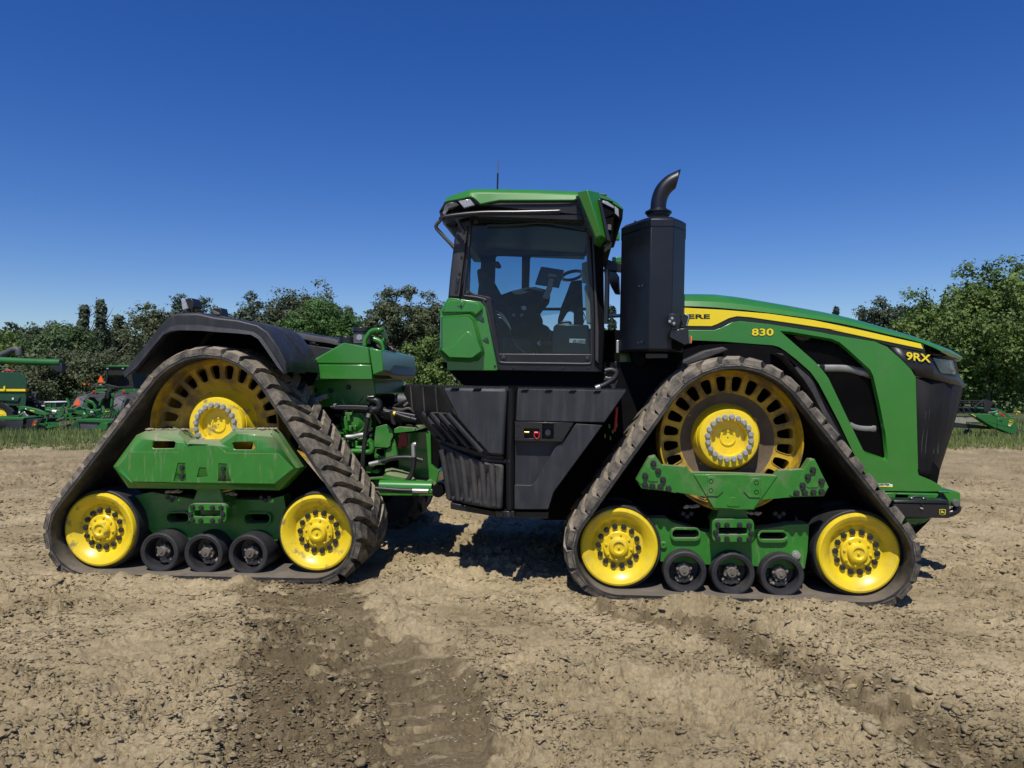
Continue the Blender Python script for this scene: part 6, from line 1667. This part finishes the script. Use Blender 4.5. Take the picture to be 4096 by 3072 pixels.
tree(22, 372, 50, 54, 'irr', 'olive', 'low spreading tree with visible pale trunks just right of the combine body', 0.36, 2600, bark='bark_pale')
tree(128, 362, 46, 55, 'irr', 'dark', 'low dark tree directly behind the distant cab tractor', 0.1, 2400)
tree(152, 304, 50, 65, 'irr', 'olive', 'sparse tree with bare twigs above the left slope of the black fender', 0.1, 3600, bare=14, bark='bark_pale')
tree(182, 301, 40, 68, 'irr', 'grey', 'grey-green tree whose top shows behind the tall fender lamp', 0.1, 3000, bare=6)
tree(212, 302, 44, 68, 'irr', 'dark', 'dark tree whose top shows behind the second, lower fender lamp', 0.1, 3400)
tree(252, 297, 46, 66, 'irr', 'grey', 'grey-green tree above the flat right end of the black fender', 0.1, 4200)
tree(292, 293, 52, 67, 'irr', 'olive', 'broad olive tree at the left of the tallest clump behind the rear deck', 0.1, 4600)
tree(316, 288, 56, 68, 'irr', 'olive', 'tallest olive tree of the clump behind the rear fender', 0.1, 5000)
tree(322, 304, 58, 57, 'round', 'bright', 'bright green dense maple-like tree behind the filler pipes', 0.15, 5600)
tree(346, 312, 34, 64, 'irr', 'grey', 'small grey-green tree left of the sky gap before the cab', 0.1, 2800)
tree(366, 319, 26, 66, 'irr', 'mid', 'small mid-green tree standing just right of the sky gap before the cab', 0.1, 2000)
tree(392, 289, 48, 66, 'irr', 'olive', 'tall olive tree behind the green handrail, left of the cab', 0.1, 5200)
tree(426, 298, 46, 67, 'irr', 'olive', 'olive tree touching the green rear quarter of the cab', 0.1, 4600)
tree(432, 336, 44, 50, 'irr', 'yellow', 'low yellow-green bushy tree between rear cover and cab', 0.05, 3600)
tree(388, 350, 48, 52, 'irr', 'olive', 'low olive bushy tree behind the front end of the rear green cover', 0.05, 2600)
tree(612, 306, 20, 62, 'pine', 'pine', 'dark conifer seen through the gap between cab and exhaust housing', 0.1, 2200)
tree(836, 306, 15, 70, 'pine', 'pine', 'dark pine, left one of two peeping over the sloping hood', 0.1, 1800)
tree(862, 308, 13, 70, 'pine', 'pine', 'dark pine, right one of two peeping over the sloping hood', 0.1, 1800)
tree(876, 310, 26, 68, 'irr', 'dark', 'low dark tree filling the gap just right of the two pines over the hood', 0.15, 1600)
tree(891, 293, 36, 66, 'irr', 'grey', 'pointed grey-green tree above the headlamp end of the hood', 0.15, 3600, bark='bark_pale')
tree(912, 306, 34, 68, 'irr', 'dark', 'dark lower tree between the two taller ones above the hood nose', 0.15, 2400)
tree(928, 298, 34, 63, 'irr', 'mid', 'mid-green tree standing between the hood nose and the big right-hand tree', 0.15, 3800)
tree(952, 312, 30, 58, 'irr', 'olive', 'thin twiggy tree with bare stems at the left foot of the big right-hand tree', 0.12, 1700, bare=16, bark='bark_pale')
tree(990, 270, 84, 42, 'irr', 'yellow', 'big yellow-green tree with spreading boughs behind the harvesting header', 0.06, 9500, size=0.14)
tree(1036, 262, 70, 46, 'irr', 'mid', 'tall tree cut by the right edge of the photo, behind the big yellow-green one', 0.06, 6500, size=0.14)

# the rest of the wood: one far mass, too deep to tell stem from stem
n = 26000
xw = rng.uniform(-75, 75, n); yw = rng.uniform(70, 84, n)
topw = 6.6 + 1.6 * fbm(xw * 0.12, yw * 0 + 1, 3, 800) * 2
zw = rng.random(n) ** 0.8 * topw
C = np.stack([xw, yw, zw], -1)
nr = rng.normal(0, 1, (n, 3)) + np.array([0, -0.6, 0.4]); nr /= np.linalg.norm(nr, axis=1)[:, None]
u = np.cross(nr, rng.normal(0, 1, nr.shape)); u /= np.linalg.norm(u, axis=1)[:, None]
v = np.cross(nr, u)
s = rng.uniform(0.25, 0.6, (n, 1))
tag(quads_mesh('far_wood', C, u * s, v * s, rng.random(n), LEAF['dark']), kind='stuff')

# meadow grass
n = 110000
yg = 17.6 + 14 * rng.random(n) ** 1.5; xg = rng.uniform(-26, 26, n)
side_ = (np.abs((xg / yg) * FPX) > 170); keep = side_ | (rng.random(n) < 0.35)
xg, yg = xg[keep], yg[keep]; n = len(xg)
eg = np.interp(xg, xs, edge); ok = yg > eg + 0.25 * rng.random(n) ** 2
xg, yg = xg[ok], yg[ok]; n = len(xg)
hh = (0.06 + 0.10 * rng.random(n) + 0.12 * sstep(0.5, 4.5, yg - np.interp(xg, xs, edge)) * rng.random(n)) * (0.8 + 0.9 * np.clip(fbm(xg * 0.7, yg * 0.7, 3, 850) + 0.2, 0, 1))
C = np.stack([xg, yg, np.full(n, -0.01)], -1)
an = rng.uniform(0, 6.28, n)
u = np.stack([np.cos(an), np.sin(an), 0 * an], -1) * (0.010 + 0.012 * rng.random((n, 1)))
v = np.stack([rng.normal(0, 0.22, n) * hh, rng.normal(0, 0.22, n) * hh, hh], -1)
tag(quads_mesh('grass', C, u, v, np.clip(rng.random(n) * 0.7 + 0.6 * (fbm(xg * 0.5, yg * 0.5, 3, 870) + 0.15), 0, 1), LEAF['grass'], tri=True), kind='stuff')

# ------------------------------------------------------------------ machines parked beyond the yard
def thing(name, label, cat, px, Yd, group=None, zb=0.0):
    r = empty(name, ((px - 512) / FPX * Yd, Yd, zb))
    tag(r, label, cat, group)
    return r, Frame(Matrix.Translation(r.location))
bgn, bgd, bgk, bgg = M['bggreen'], M['bgdark'], M['bgblack'], M['bggrey']
def wheel(name, c, R, w, parent, hubm=None, bars=16):
    bm = bmesh.new()
    add_lathe(bm, c, [(R * 0.5, 0.03), (R * 0.62, 0.0), (R * 0.9, 0.0), (R, w * 0.15), (R, w * 0.85), (R * 0.9, w), (R * 0.5, w)], 28)
    for k in range(bars):
        a = 2 * math.pi * k / bars
        for s0 in (0, 1):
            aa = a + s0 * math.pi / bars
            q = c + Vector((R * 1.0 * math.sin(aa), w * (0.25 + 0.5 * s0), R * 1.0 * math.cos(aa)))
            add_box(bm, q, (0.05, w * 0.55, 0.09), Matrix.Rotation(aa, 3, 'Y') @ Matrix.Rotation(0.5 if s0 else -0.5, 3, 'Z'))
    t = finish(bm, name, bgk, parent, ang=40)
    lathe('rim', c, [(0, 0.02), (R * 0.2, 0.02), (R * 0.22, 0.06), (R * 0.46, 0.07), (R * 0.52, 0.02)], hubm or M['yellow'], t, seg=24)
    return t

# combine harvester at the left edge
cb, f = thing('combine_harvester', 'dark green combine harvester with yellow stripe and long unloading tube at the left edge', 'combine', 0, 30)
q = lambda l, d: f.pts('O', d, l)
panel('upper_body', q([(-330, 846), (235, 856), (262, 880), (296, 950), (300, 1036), (-330, 1030)], 0.1), 2.6, bgd, cb, bev=0.03, back=lambda p: p + Vector((-1.7, 2.3, 0)))
panel('side_stripe', q([(-330, 1036), (280, 1040), (281, 1066), (-330, 1062)], 0.06), 0.06, M['decal_yellow'], cb, bev=0.005)
panel('lower_body', q([(-330, 1064), (283, 1068), (292, 1130), (284, 1235), (-330, 1190)], 0.12), 2.5, bgd, cb, bev=0.02, back=lambda p: p + Vector((-1.7, 2.3, 0)))
panel('body_bulge', q([(-330, 1085), (60, 1092), (215, 1130), (200, 1180), (-330, 1150)], 0.05), 0.1, bgd, cb, bev=0.02)
panel('stripe_bracket', q([(36, 1010), (54, 1004), (56, 1050), (40, 1060)], 0.0), 0.05, M['decal_yellow'], cb, bev=0.004)
panel('small_label', q([(132, 1135), (152, 1135), (152, 1156), (132, 1156)], 0.035), 0.01, M['white'], cb, bev=0)
panel('red_marker', q([(283, 1040), (297, 1040), (297, 1066), (283, 1066)], 0.05), 0.05, M['darkred'], cb, bev=0)
tb = tube('unloading_tube', [f.one('O', -400, 708, 0.9), f.one('O', 0, 722, 0.9), f.one('O', 300, 738, 0.9), f.one('O', 672, 748, 0.9)], 0.145, bgn, cb, seg=18, sub=2)
panel('tube_spout', q([(540, 775, 0.8), (595, 745, 0.8), (676, 752, 0.8), (694, 850, 0.8), (622, 852, 0.8)], 0.8), 0.25, bgk, tb, bev=0.02)
tube('tube_band', [f.one('O', 402, 741, 0.9), f.one('O', 412, 741, 0.9)], 0.150, bgn, tb, seg=18, sub=1)
panel('beacon', q([(30, 842), (45, 828), (105, 828), (120, 842)], 0.6), 0.3, M['red'], cb, bev=0.02)
wheel('rear_wheel', f.one('O', -15, 1335, 0.1), 0.60, 0.45, cb, M['yellow'], 14)
wheel('far_wheel', f.one('O', 320, 1240, 2.4), 0.33, 0.4, cb, bgg, 12)
rk = panel('chopper_rail', q([(296, 1070), (395, 1068), (402, 1085), (388, 1135), (375, 1130), (385, 1090), (296, 1084)], 1.0), 0.05, bgg, cb)
for k in range(3):
    panel('chopper_slat', q([(298, 1105 + 28 * k), (378, 1112 + 28 * k), (378, 1122 + 28 * k), (298, 1117 + 28 * k)], 1.0), 0.05, bgg, rk, bev=0)
# the other unloading tube, of a combine that stands outside the picture
au, f = thing('unloading_auger', 'grey unloading tube with an elbow mouth, rising behind the longer green tube', 'auger', 5, 36)
tube('auger_tube', [f.one('O', -300, 800, 0), f.one('O', 0, 672, 0), f.one('O', 140, 606, 0), f.one('O', 165, 596, 0)], 0.145, bgg, au, seg=16, sub=1)
tube('auger_elbow', [f.one('O', 150, 602, 0), f.one('O', 185, 600, 0), f.one('O', 205, 625, 0), f.one('O', 212, 668, 0)], 0.15, bgg, au, seg=16, sub=4)
panel('auger_support', [f.one('O', x, y, 0.05) for x, y in ((-310, 800), (-250, 790), (-250, 1330), (-310, 1330))], 0.3, bgd, au)

# tractor with a cab, seen from behind
bt, f = thing('cab_tractor', 'distant green cab tractor seen from behind, with red tail lamps and grey mudguards', 'tractor', 118, 34)
q = lambda l, d: f.pts('A', d, l)
rfp = panel('roof', q([(703, 800), (712, 785), (770, 778), (960, 776), (1030, 785), (1040, 800)], 0.0), 1.6, bgn, bt, bev=0.03)
panel('roof_edge', q([(706, 800), (1038, 800), (1030, 822), (716, 822)], 0.06), 1.5, bgk, rfp, bev=0.01)
for x in (745, 915, 1000):
    lathe('roof_lamp', f.one('A', x, 808, 0.03), [(0, 0), (0.055, 0.005), (0.06, 0.05)], M['lens'], rfp, seg=12)
cabp = panel('cab_frame', q([(722, 820), (1024, 820), (1018, 900), (1040, 1030), (710, 1030), (732, 900)], 0.1), 1.4, bgk, bt, holes=[q([(742, 832), (1004, 832), (1000, 900), (1012, 995), (870, 1018), (728, 985), (748, 900)], 0.1)], bev=0.01)
sheet('rear_window', q([(740, 830), (1006, 830), (1002, 900), (1014, 997), (870, 1020), (726, 987), (746, 900)], 0.14), M['glass'], cabp)
panel('seat_shape', q([(860, 900), (920, 895), (940, 960), (950, 1010), (840, 1012), (850, 960)], 0.7), 0.4, bgk, cabp, bev=0.05)
panel('cab_trim', q([(735, 960), (790, 1010), (735, 1005), (728, 985)], 0.2), 0.1, bgg, cabp)
lf = panel('mudguard', q([(488, 1160), (498, 1125), (520, 1100), (575, 1074), (722, 1072), (715, 1140), (640, 1185), (600, 1140), (540, 1135)], -0.3), 0.9, bgg, bt, bev=0.03)
panel('mudguard_top', q([(565, 1075), (590, 1055), (640, 1040), (745, 1040), (738, 1058), (700, 1078)], -0.28), 0.8, bgn, lf, bev=0.02)
rg = panel('mudguard', q([(806, 1140), (820, 1105), (850, 1075), (1080, 1072), (1110, 1100), (1120, 1150), (1000, 1160), (830, 1160)], -0.3), 0.9, bgg, bt, bev=0.03)
panel('mudguard_top', q([(848, 1075), (880, 1050), (915, 1038), (1040, 1036), (1070, 1074)], -0.28), 0.8, bgn, rg, bev=0.02)
for x in (588, 922):
    lathe('tail_lamp', f.one('A', x, 1070, -0.34), [(0, 0), (0.05, 0.005), (0.062, 0.04), (0.064, 0.1)], M['red'], lf if x < 700 else rg, seg=14)
    panel('tail_plate', q([(x + 30, 1078), (x + 58, 1078), (x + 58, 1090), (x + 28, 1090)], -0.32), 0.05, bgk, lf if x < 700 else rg)
for xx in (475, 900):
    bm = bmesh.new()
    cc = f.one('A', xx + 45, 1290, 0.0)
    add_lathe(bm, Vector((0, 0, 0)), [(0.3, -0.26), (0.72, -0.28), (0.80, -0.2), (0.80, 0.2), (0.72, 0.28), (0.3, 0.26)], 28)
    for k in range(16):
        a = 2 * math.pi * k / 16
        add_box(bm, Vector((0.80 * math.sin(a), -0.12 + 0.24 * (k % 2), 0.80 * math.cos(a))), (0.06, 0.3, 0.08), Matrix.Rotation(a, 3, 'Y') @ Matrix.Rotation(0.6 if k % 2 else -0.6, 3, 'Z'))
    o = finish(bm, 'rear_tyre', bgg, bt, ang=40)
    o.data.transform(Matrix.Translation(cc) @ Matrix.Rotation(math.pi / 2, 4, 'Z'))
panel('rear_axle', q([(700, 1075), (850, 1072), (840, 1180), (820, 1280), (720, 1280), (690, 1150)], 0.1), 0.6, bgk, bt)
panel('spool_valves', q([(765, 1090), (820, 1088), (818, 1130), (770, 1130)], -0.1), 0.2, bgn, bt, bev=0.02)
panel('black_tank', q([(722, 1060), (748, 1045), (765, 1070), (760, 1150), (730, 1155)], -0.25), 0.3, bgk, bt, bev=0.03)
tr_ = panel('warning_triangle', q([(636, 966), (672, 884), (707, 966)], -0.45), 0.01, M['orange'], bt, bev=0)
tube('lamp_arm', q([(545, 985), (600, 992), (650, 1010), (720, 1030)], -0.2), 0.02, bgk, bt)
panel('side_marker', q([(478, 976), (500, 976), (502, 995), (480, 995)], -0.22), 0.05, M['amber'], bt, bev=0)
panel('side_marker', q([(530, 978), (550, 982), (548, 996), (532, 994)], -0.22), 0.05, M['red'], bt, bev=0)
lathe('work_lamp', f.one('A', 665, 995, -0.3), [(0, 0), (0.04, 0.005), (0.05, 0.06)], M['lens'], bt, seg=12)

# mowers and their carrier
GRP = 'mower units parked in the grass at left'
def mower(label, x, Yd): return thing('mower', label, 'mower', x, Yd, GRP)
mw, f = mower('mower with sagging black curtain and lamp plate, in grass at the far left', 20, 24.5)
q = lambda l, d: f.pts('T', d, l)
panel('cover_board', q([(-500, 750), (432, 755), (402, 800), (-500, 798)], 0.0), 1.1, bgn, mw, bev=0.015)
cu = loft('curtain', [q([(-500, 800), (-200, 800), (0, 800), (120, 802), (250, 802), (404, 803)], -0.02), q([(-500, 880, -0.06), (-200, 880, 0.0), (0, 890, -0.08), (115, 870, 0.03), (250, 890, -0.09), (395, 890, -0.02)], 0), q([(-500, 960, -0.02), (-200, 955, 0.02), (0, 955, -0.05), (50, 950, 0.02), (250, 965, -0.1), (380, 978, -0.02)], 0)], M['bgblack'], mw, ang=60)
e_ = panel('end_frame', q([(410, 780), (740, 775), (690, 880), (640, 1000), (560, 1040), (385, 1030), (385, 975)], 0.1), 0.9, M['bgblack'], mw, bev=0.01)
lp = panel('lamp_plate', q([(604, 790), (673, 790), (626, 912), (557, 906)], -0.1), 0.04, bgn, mw, bev=0.003)
panel('red_stripe', q([(592, 812), (612, 812), (584, 892), (566, 890)], -0.105), 0.01, M['red'], lp, bev=0)
lathe('stop_lamp', f.one('T', 636, 828, -0.12), [(0, 0), (0.028, 0.004), (0.03, 0.02)], M['red'], lp, seg=12)
lathe('turn_lamp', f.one('T', 614, 880, -0.12), [(0, 0), (0.03, 0.004), (0.032, 0.02)], M['amber'], lp, seg=12)
panel('plate_post', q([(598, 912), (622, 912), (622, 1040), (602, 1040)], -0.08), 0.04, bgn, lp, bev=0)
panel('rear_curtain', q([(660, 890), (740, 905), (800, 960), (782, 1030), (655, 1040)], 0.05), 0.03, M['bgblack'], mw, bev=0)
panel('side_guard', q([(690, 880), (820, 840), (915, 930), (835, 950), (760, 900)], 0.0), 0.5, bgn, mw, bev=0.01)
panel('lift_beam', q([(330, 570), (345, 548), (375, 550), (460, 560), (640, 600), (725, 632), (832, 698), (800, 722), (640, 690), (430, 605), (378, 612), (362, 640), (350, 735), (322, 735)], 0.7), 0.14, bgn, mw, bev=0.01)
panel('beam_label', q([(330, 640), (352, 640), (352, 672), (330, 672)], 0.695), 0.01, M['white'], mw, bev=0)
panel('beam_label', q([(446, 585), (468, 590), (466, 614), (446, 608)], 0.695), 0.01, M['white'], mw, bev=0)
panel('beam_lettering', q([(530, 617), (606, 630), (604, 644), (530, 634)], 0.695), 0.006, M['decal_yellow'], mw, bev=0)
tube('hitch_link', q([(350, 735), (380, 690), (430, 655), (455, 690), (490, 730)], 0.6), 0.022, M['zinc'], mw)
tube('side_pipe', q([(700, 870), (780, 860), (830, 800), (820, 745)], -0.05), 0.02, bgn, mw)
panel('top_rail', q([(30, 730), (330, 710), (335, 742), (30, 745)], 0.4), 0.1, bgn, mw)

mc, f = thing('mower_carrier', 'green folding carrier arms with an orange triangle, between the two mower units', 'implement', 62, 25.5)
q = lambda l, d: f.pts('T', d, l)
main = panel('main_beam', q([(1120, 745), (1140, 690), (1190, 640), (1290, 592), (1420, 575), (1480, 620), (1560, 735), (1500, 770), (1380, 700), (1280, 745)], 0.0), 0.25, bgn, mc, bev=0.015)
panel('folding_arm', q([(780, 580), (830, 570), (930, 630), (1000, 640), (1000, 665), (900, 665), (800, 620)], 0.1), 0.12, bgn, mc, bev=0.01)
tube('lift_cylinder', q([(820, 620), (1000, 650)], 0.05), 0.05, bgn, mc, sub=1)
tube('cylinder_end', q([(930, 640), (1005, 652)], 0.04), 0.054, M['white'], mc, sub=1)
tube('lift_cylinder', q([(1640, 650), (1800, 615)], 0.05), 0.05, bgn, mc, sub=1)
tube('cylinder_end', q([(1612, 655), (1665, 645)], 0.04), 0.054, M['white'], mc, sub=1)
panel('hook_arm', q([(1155, 425), (1172, 402), (1205, 450), (1235, 525), (1230, 560), (1190, 590), (1170, 560), (1195, 520), (1180, 470)], 0.1), 0.1, bgn, mc, bev=0.01)
panel('upright', q([(1065, 580), (1100, 560), (1125, 600), (1130, 690), (1060, 760), (960, 740), (1040, 660)], 0.05), 0.1, bgn, mc, bev=0.01)
panel('cross_bar', q([(920, 755), (1100, 750), (1450, 755), (1450, 780), (1100, 775), (920, 780)], -0.05), 0.1, bgn, mc, bev=0.006)
tube('drive_shaft', q([(925, 835), (1030, 800), (1140, 770)], -0.1), 0.045, bgg, mc)
panel('reflector', q([(1120, 745), (1140, 690), (1195, 690), (1175, 745)], -0.06), 0.04, M['bggreen'], mc)
panel('right_arm', q([(1660, 690), (1740, 660), (1860, 600), (2060, 590), (2100, 640), (2050, 720), (1900, 700), (1760, 740), (1640, 740)], 0.1), 0.12, bgn, mc, bev=0.01)
panel('arm_lettering', q([(1862, 638), (1945, 632), (1945, 646), (1862, 652)], 0.095), 0.005, M['decal_yellow'], mc, bev=0)
panel('arm_label', q([(1798, 630), (1822, 630), (1820, 656), (1798, 656)], 0.095), 0.005, M['white'], mc, bev=0)
panel('arm_label', q([(1476, 665), (1505, 672), (1500, 690), (1478, 688)], -0.005), 0.005, M['white'], mc, bev=0)
panel('lift_arm', q([(1735, 540), (1765, 440), (1785, 405), (1805, 415), (1795, 450), (1765, 545)], 0.4), 0.1, bgn, mc, bev=0.01)
panel('lift_arm', q([(1960, 420), (1985, 410), (1990, 520), (1965, 590), (1945, 580)], 0.4), 0.1, bgn, mc, bev=0.01)
panel('head_stock', q([(1500, 560), (1520, 440), (1550, 430), (1640, 470), (1700, 560), (1690, 640), (1560, 660)], 0.3), 0.08, bgn, mc, bev=0.01, holes=[q([(1550, 490), (1630, 510), (1660, 590), (1590, 620), (1540, 560)], 0.3)])
panel('warning_triangle', q([(1294, 538), (1388, 402), (1412, 534)], -0.1), 0.01, M['orange'], mc, bev=0)
for k in range(22):
    x = 860 + 900 * rng.random(); y = 560 + 230 * rng.random()
    tube('hydraulic_line', q([(x, y), (x + 60 * rng.normal(), y + 40 * rng.normal()), (x + 130 * rng.normal(), y + 50 * rng.random())], -0.05 + 0.4 * rng.random()), 0.014 + 0.012 * rng.random(), (M['bgblack'], bgn, bgn, bgg)[k % 4], mc, seg=6, sub=3)
for k in range(16):
    x = 740 + 900 * rng.random(); y = 590 + 190 * rng.random(); w = 25 + 50 * rng.random(); h_ = 25 + 60 * rng.random()
    panel('linkage_plate', q([(x, y), (x + w, y + 12 * rng.normal()), (x + w * 0.8, y + h_), (x + 6 * rng.normal(), y + h_ * 0.8)], 0.1 + 0.4 * rng.random()), 0.05, (bgn, bgn, bgd, M['bgblack'])[k % 4], mc, bev=0)
for k in range(7):
    x = 1800 + 35 * k
    tube('loose_hose', q([(1960 + 12 * k, 560 + 8 * k), (x + 60, 720 + 20 * (k % 3)), (x - 40 - 12 * k, 860 + 20 * k), (x - 70, 980 + 25 * (k % 3)), (x - 20, 1050 + 15 * (k % 4)), (x + 30, 960)], -0.55 - 0.03 * k), 0.014, M['bgblack'], mc, seg=6, sub=5)

mw2, f = mower('mower with grey screen and green skid, beside the big tractor rear track', 92, 24.8)
q = lambda l, d: f.pts('T', d, l)
panel('cover_board', q([(1340, 825), (1360, 780), (1800, 785), (2150, 770), (2150, 840), (1900, 850)], 0.0), 1.0, bgn, mw2, bev=0.015)
panel('screen', q([(1345, 832), (1740, 830), (1740, 880), (1660, 960), (1400, 985), (1330, 960)], 0.05), 0.03, M['bggrey'], mw2, bev=0)
panel('screen_flap', q([(1290, 870), (1340, 830), (1395, 850), (1410, 940), (1400, 985), (1260, 985), (1255, 930)], 0.0), 0.03, bgd, mw2, bev=0)
panel('skid', q([(1526, 1012), (1540, 996), (1640, 985), (1740, 890), (1800, 840), (1900, 850), (1900, 950), (1760, 1000), (1640, 1020)], -0.15), 0.5, bgn, mw2, bev=0.012)
panel('cutter_bar', q([(1250, 985), (2150, 960), (2150, 1010), (1260, 1010)], 0.3), 0.5, M['bgblack'], mw2, bev=0)
panel('side_roller', q([(1130, 860), (1180, 870), (1175, 910), (1040, 920), (1060, 880)], 0.2), 0.3, bgg, mw2, bev=0.02)

# small spreader bin and flat trailer behind
sb, f = thing('spreader_bin', 'small green open bin with a white rim, standing behind the mower arms', 'bin', 50, 30)
q = lambda l, d: f.pts('T', d, l)
bn = panel('bin_side', q([(790, 492), (992, 492), (985, 570), (800, 572)], 0.0), 0.9, bgd, sb, bev=0.01)
panel('bin_rim', q([(770, 488), (790, 470), (960, 470), (978, 488)], -0.03), 0.95, M['white'], bn, bev=0.01)
for x in (800, 890, 980):
    panel('bin_post', q([(x - 6, 488), (x + 6, 488), (x + 6, 700), (x - 6, 700)], -0.05), 0.06, bgn, sb, bev=0)
tl, f = thing('flat_trailer', 'low pale flatbed trailer between combine and bin, in front of the tree trunks', 'trailer', 40, 33)
q = lambda l, d: f.pts('T', d, l)
panel('deck', q([(600, 520), (700, 508), (790, 500), (790, 540), (620, 535)], 0.0), 1.8, bgg, tl, bev=0.01)
panel('deck_edge', q([(602, 524), (790, 541), (788, 556), (610, 540)], -0.03), 0.05, M['white'], tl, bev=0)
for x in (660, 760):
    wheel('trailer_wheel', f.one('T', x, 590, 0.1), 0.32, 0.2, tl, bgg, 8)

# harvesting header at the right
hd, f = thing('harvester_header', 'green and black harvesting header with a toothed reel, under the big tree at right', 'header', 995, 22)
q = lambda l, d: f.pts('V', d, l)
sh1 = panel('end_shield', q([(680, 720), (740, 698), (1000, 705), (1230, 722), (1435, 822), (1412, 1165), (1355, 1130), (1100, 985), (800, 790)], 0.0), 0.25, bgn, hd, bev=0.02)
sh2 = panel('end_shield', q([(1440, 835), (1520, 818), (1800, 808), (1900, 820), (1955, 900), (2005, 1060), (2010, 1180), (1950, 1310), (1780, 1270), (1425, 1130)], -0.02), 0.3, bgn, hd, bev=0.03)
panel('shield_crease', q([(1140, 912), (1200, 940), (1400, 990), (1400, 1000), (1200, 952)], -0.008), 0.01, M['bggreen'], sh1, bev=0.002)
panel('shield_crease', q([(1425, 1000), (1700, 1060), (1900, 1120), (1895, 1130), (1700, 1072), (1425, 1012)], -0.028), 0.01, M['bggreen'], sh2, bev=0.002)
panel('yellow_tip', q([(676, 722), (690, 712), (800, 780), (790, 794)], -0.01), 0.05, M['decal_yellow'], sh1, bev=0.003)
panel('latch_plate', q([(1490, 890), (1580, 885), (1578, 935), (1500, 930)], -0.03), 0.012, bgd, sh2, bev=0.002)
emblem('V', 1772, 878, 1895, 985, -0.022, sh2, f)
text_on('header_lettering', '636F', 'V', 1740, 985, 1862, 1030, -0.024, f, M['decal_yellow'], sh2, bold=0.02)
panel('white_sticker', q([(1752, 1030), (1825, 1030), (1820, 1068), (1755, 1066)], -0.026), 0.006, M['white'], sh2, bev=0)
panel('top_arm', q([(1240, 540), (1420, 540), (1560, 590), (1700, 690), (1830, 805), (1700, 805), (1560, 680), (1400, 605), (1240, 590)], 0.3), 0.12, bgn, hd, bev=0.01)
panel('top_arm', q([(835, 505), (1040, 515), (1040, 562), (860, 556)], 0.3), 0.12, bgn, hd, bev=0.01)
panel('red_link', q([(1465, 655), (1520, 645), (1700, 800), (1640, 805)], 0.2), 0.06, M['red'], hd, bev=0.003)
lathe('gear_shield', f.one('V', 1470, 760, 0.15), [(0, 0), (0.06, 0.01), (0.10, 0.05), (0.11, 0.2)], bgn, hd, seg=20)
tube('damper_rod', q([(1160, 660), (1300, 645), (1430, 620)], 0.22), 0.015, M['zinc'], hd)
panel('cutter_beam', q([(-200, 950), (180, 955), (900, 1040), (1240, 1090), (1240, 1160), (700, 1130), (-200, 1090)], 0.35), 0.4, M['bgblack'], hd, bev=0.01)
rl = panel('reel_spider', q([(1010, 280), (1060, 275), (1330, 345), (1420, 480), (1430, 560), (1390, 560), (1330, 400), (1240, 470), (1220, 640), (1040, 640), (1040, 480), (1010, 340), (830, 470), (760, 500), (740, 480), (960, 320)], 0.35), 0.05, M['bgblack'], hd, bev=0.004)
for (ya, yb, r) in ((320, 325, 0.022), (380, 400, 0.016), (525, 528, 0.03), (600, 605, 0.016), (660, 670, 0.02)):
    tube('reel_bar', q([(-250, ya), (300, ya), (1000, yb)], 0.5 + 0.3 * rng.random()), r, M['bgblack'], rl, seg=7, sub=1)
for k in range(6):
    x = 60 + 170 * k
    panel('reel_arm', q([(x, 520), (x + 30, 510), (x + 90, 690), (x + 50, 700)], 0.5), 0.04, M['bgblack'], rl, bev=0)
for k in range(9):
    x = 440 + 60 * k
    lathe('reel_bolt', f.one('V', x, 490 + 20 * (k % 3), 0.33), [(0, 0), (0.008, 0.002), (0.009, 0.02)], M['zinc'], rl, seg=6)
bm = bmesh.new()
for k in range(26):
    x = 190 + 30 * k
    add_tube(bm, [f.one('V', x, 780, 0.45), f.one('V', x - 8, 900, 0.42), f.one('V', x - 14, 1000, 0.36)], 0.008, 4, 1)
finish(bm, 'reel_tines', M['beige'], hd)['kind'] = 'stuff'
for x in (400, 700):
    tube('tine_rail', q([(x - 250, 775), (x, 790), (x + 200, 830)], 0.45), 0.018, M['bgblack'], hd, seg=6, sub=1)
panel('yellow_guide', q([(965, 965), (990, 970), (1075, 1060), (1050, 1062)], 0.2), 0.03, M['decal_yellow'], hd, bev=0)
for (x, y) in ((600, 1310), (1975, 1330)):
    lathe('gauge_wheel', f.one('V', x, y - 20, 0.6), [(0, 0.02), (0.05, 0.02), (0.06, 0.0), (0.11, 0.0), (0.125, 0.03), (0.125, 0.13), (0.11, 0.16), (0, 0.16)], bgg, hd, seg=24)
    tube('wheel_strut', [f.one('V', x, y - 20, 0.65), f.one('V', x - 10, 1120, 0.6)], 0.02, bgk, hd, sub=1)
ms = panel('marker_plate', q([(2030, 612), (2112, 650), (2080, 690), (1965, 730), (1950, 715)], 0.1), 0.02, bgn, hd, bev=0)
panel('yellow_reflector', q([(2030, 612), (2112, 648), (2095, 675), (2018, 645)], 0.09), 0.008, M['decal_yellow'], ms, bev=0)
panel('amber_reflector', q([(1975, 690), (2025, 680), (2020, 715), (1970, 726)], 0.09), 0.008, M['amber'], ms, bev=0)
tube('marker_arm', q([(1790, 780), (1840, 755), (1900, 775), (1950, 725)], 0.12), 0.012, bgn, hd)
panel('tow_frame', q([(2010, 1145), (2300, 1215), (2300, 1240), (2010, 1170)], 0.3), 0.1, bgg, hd, bev=0.003)
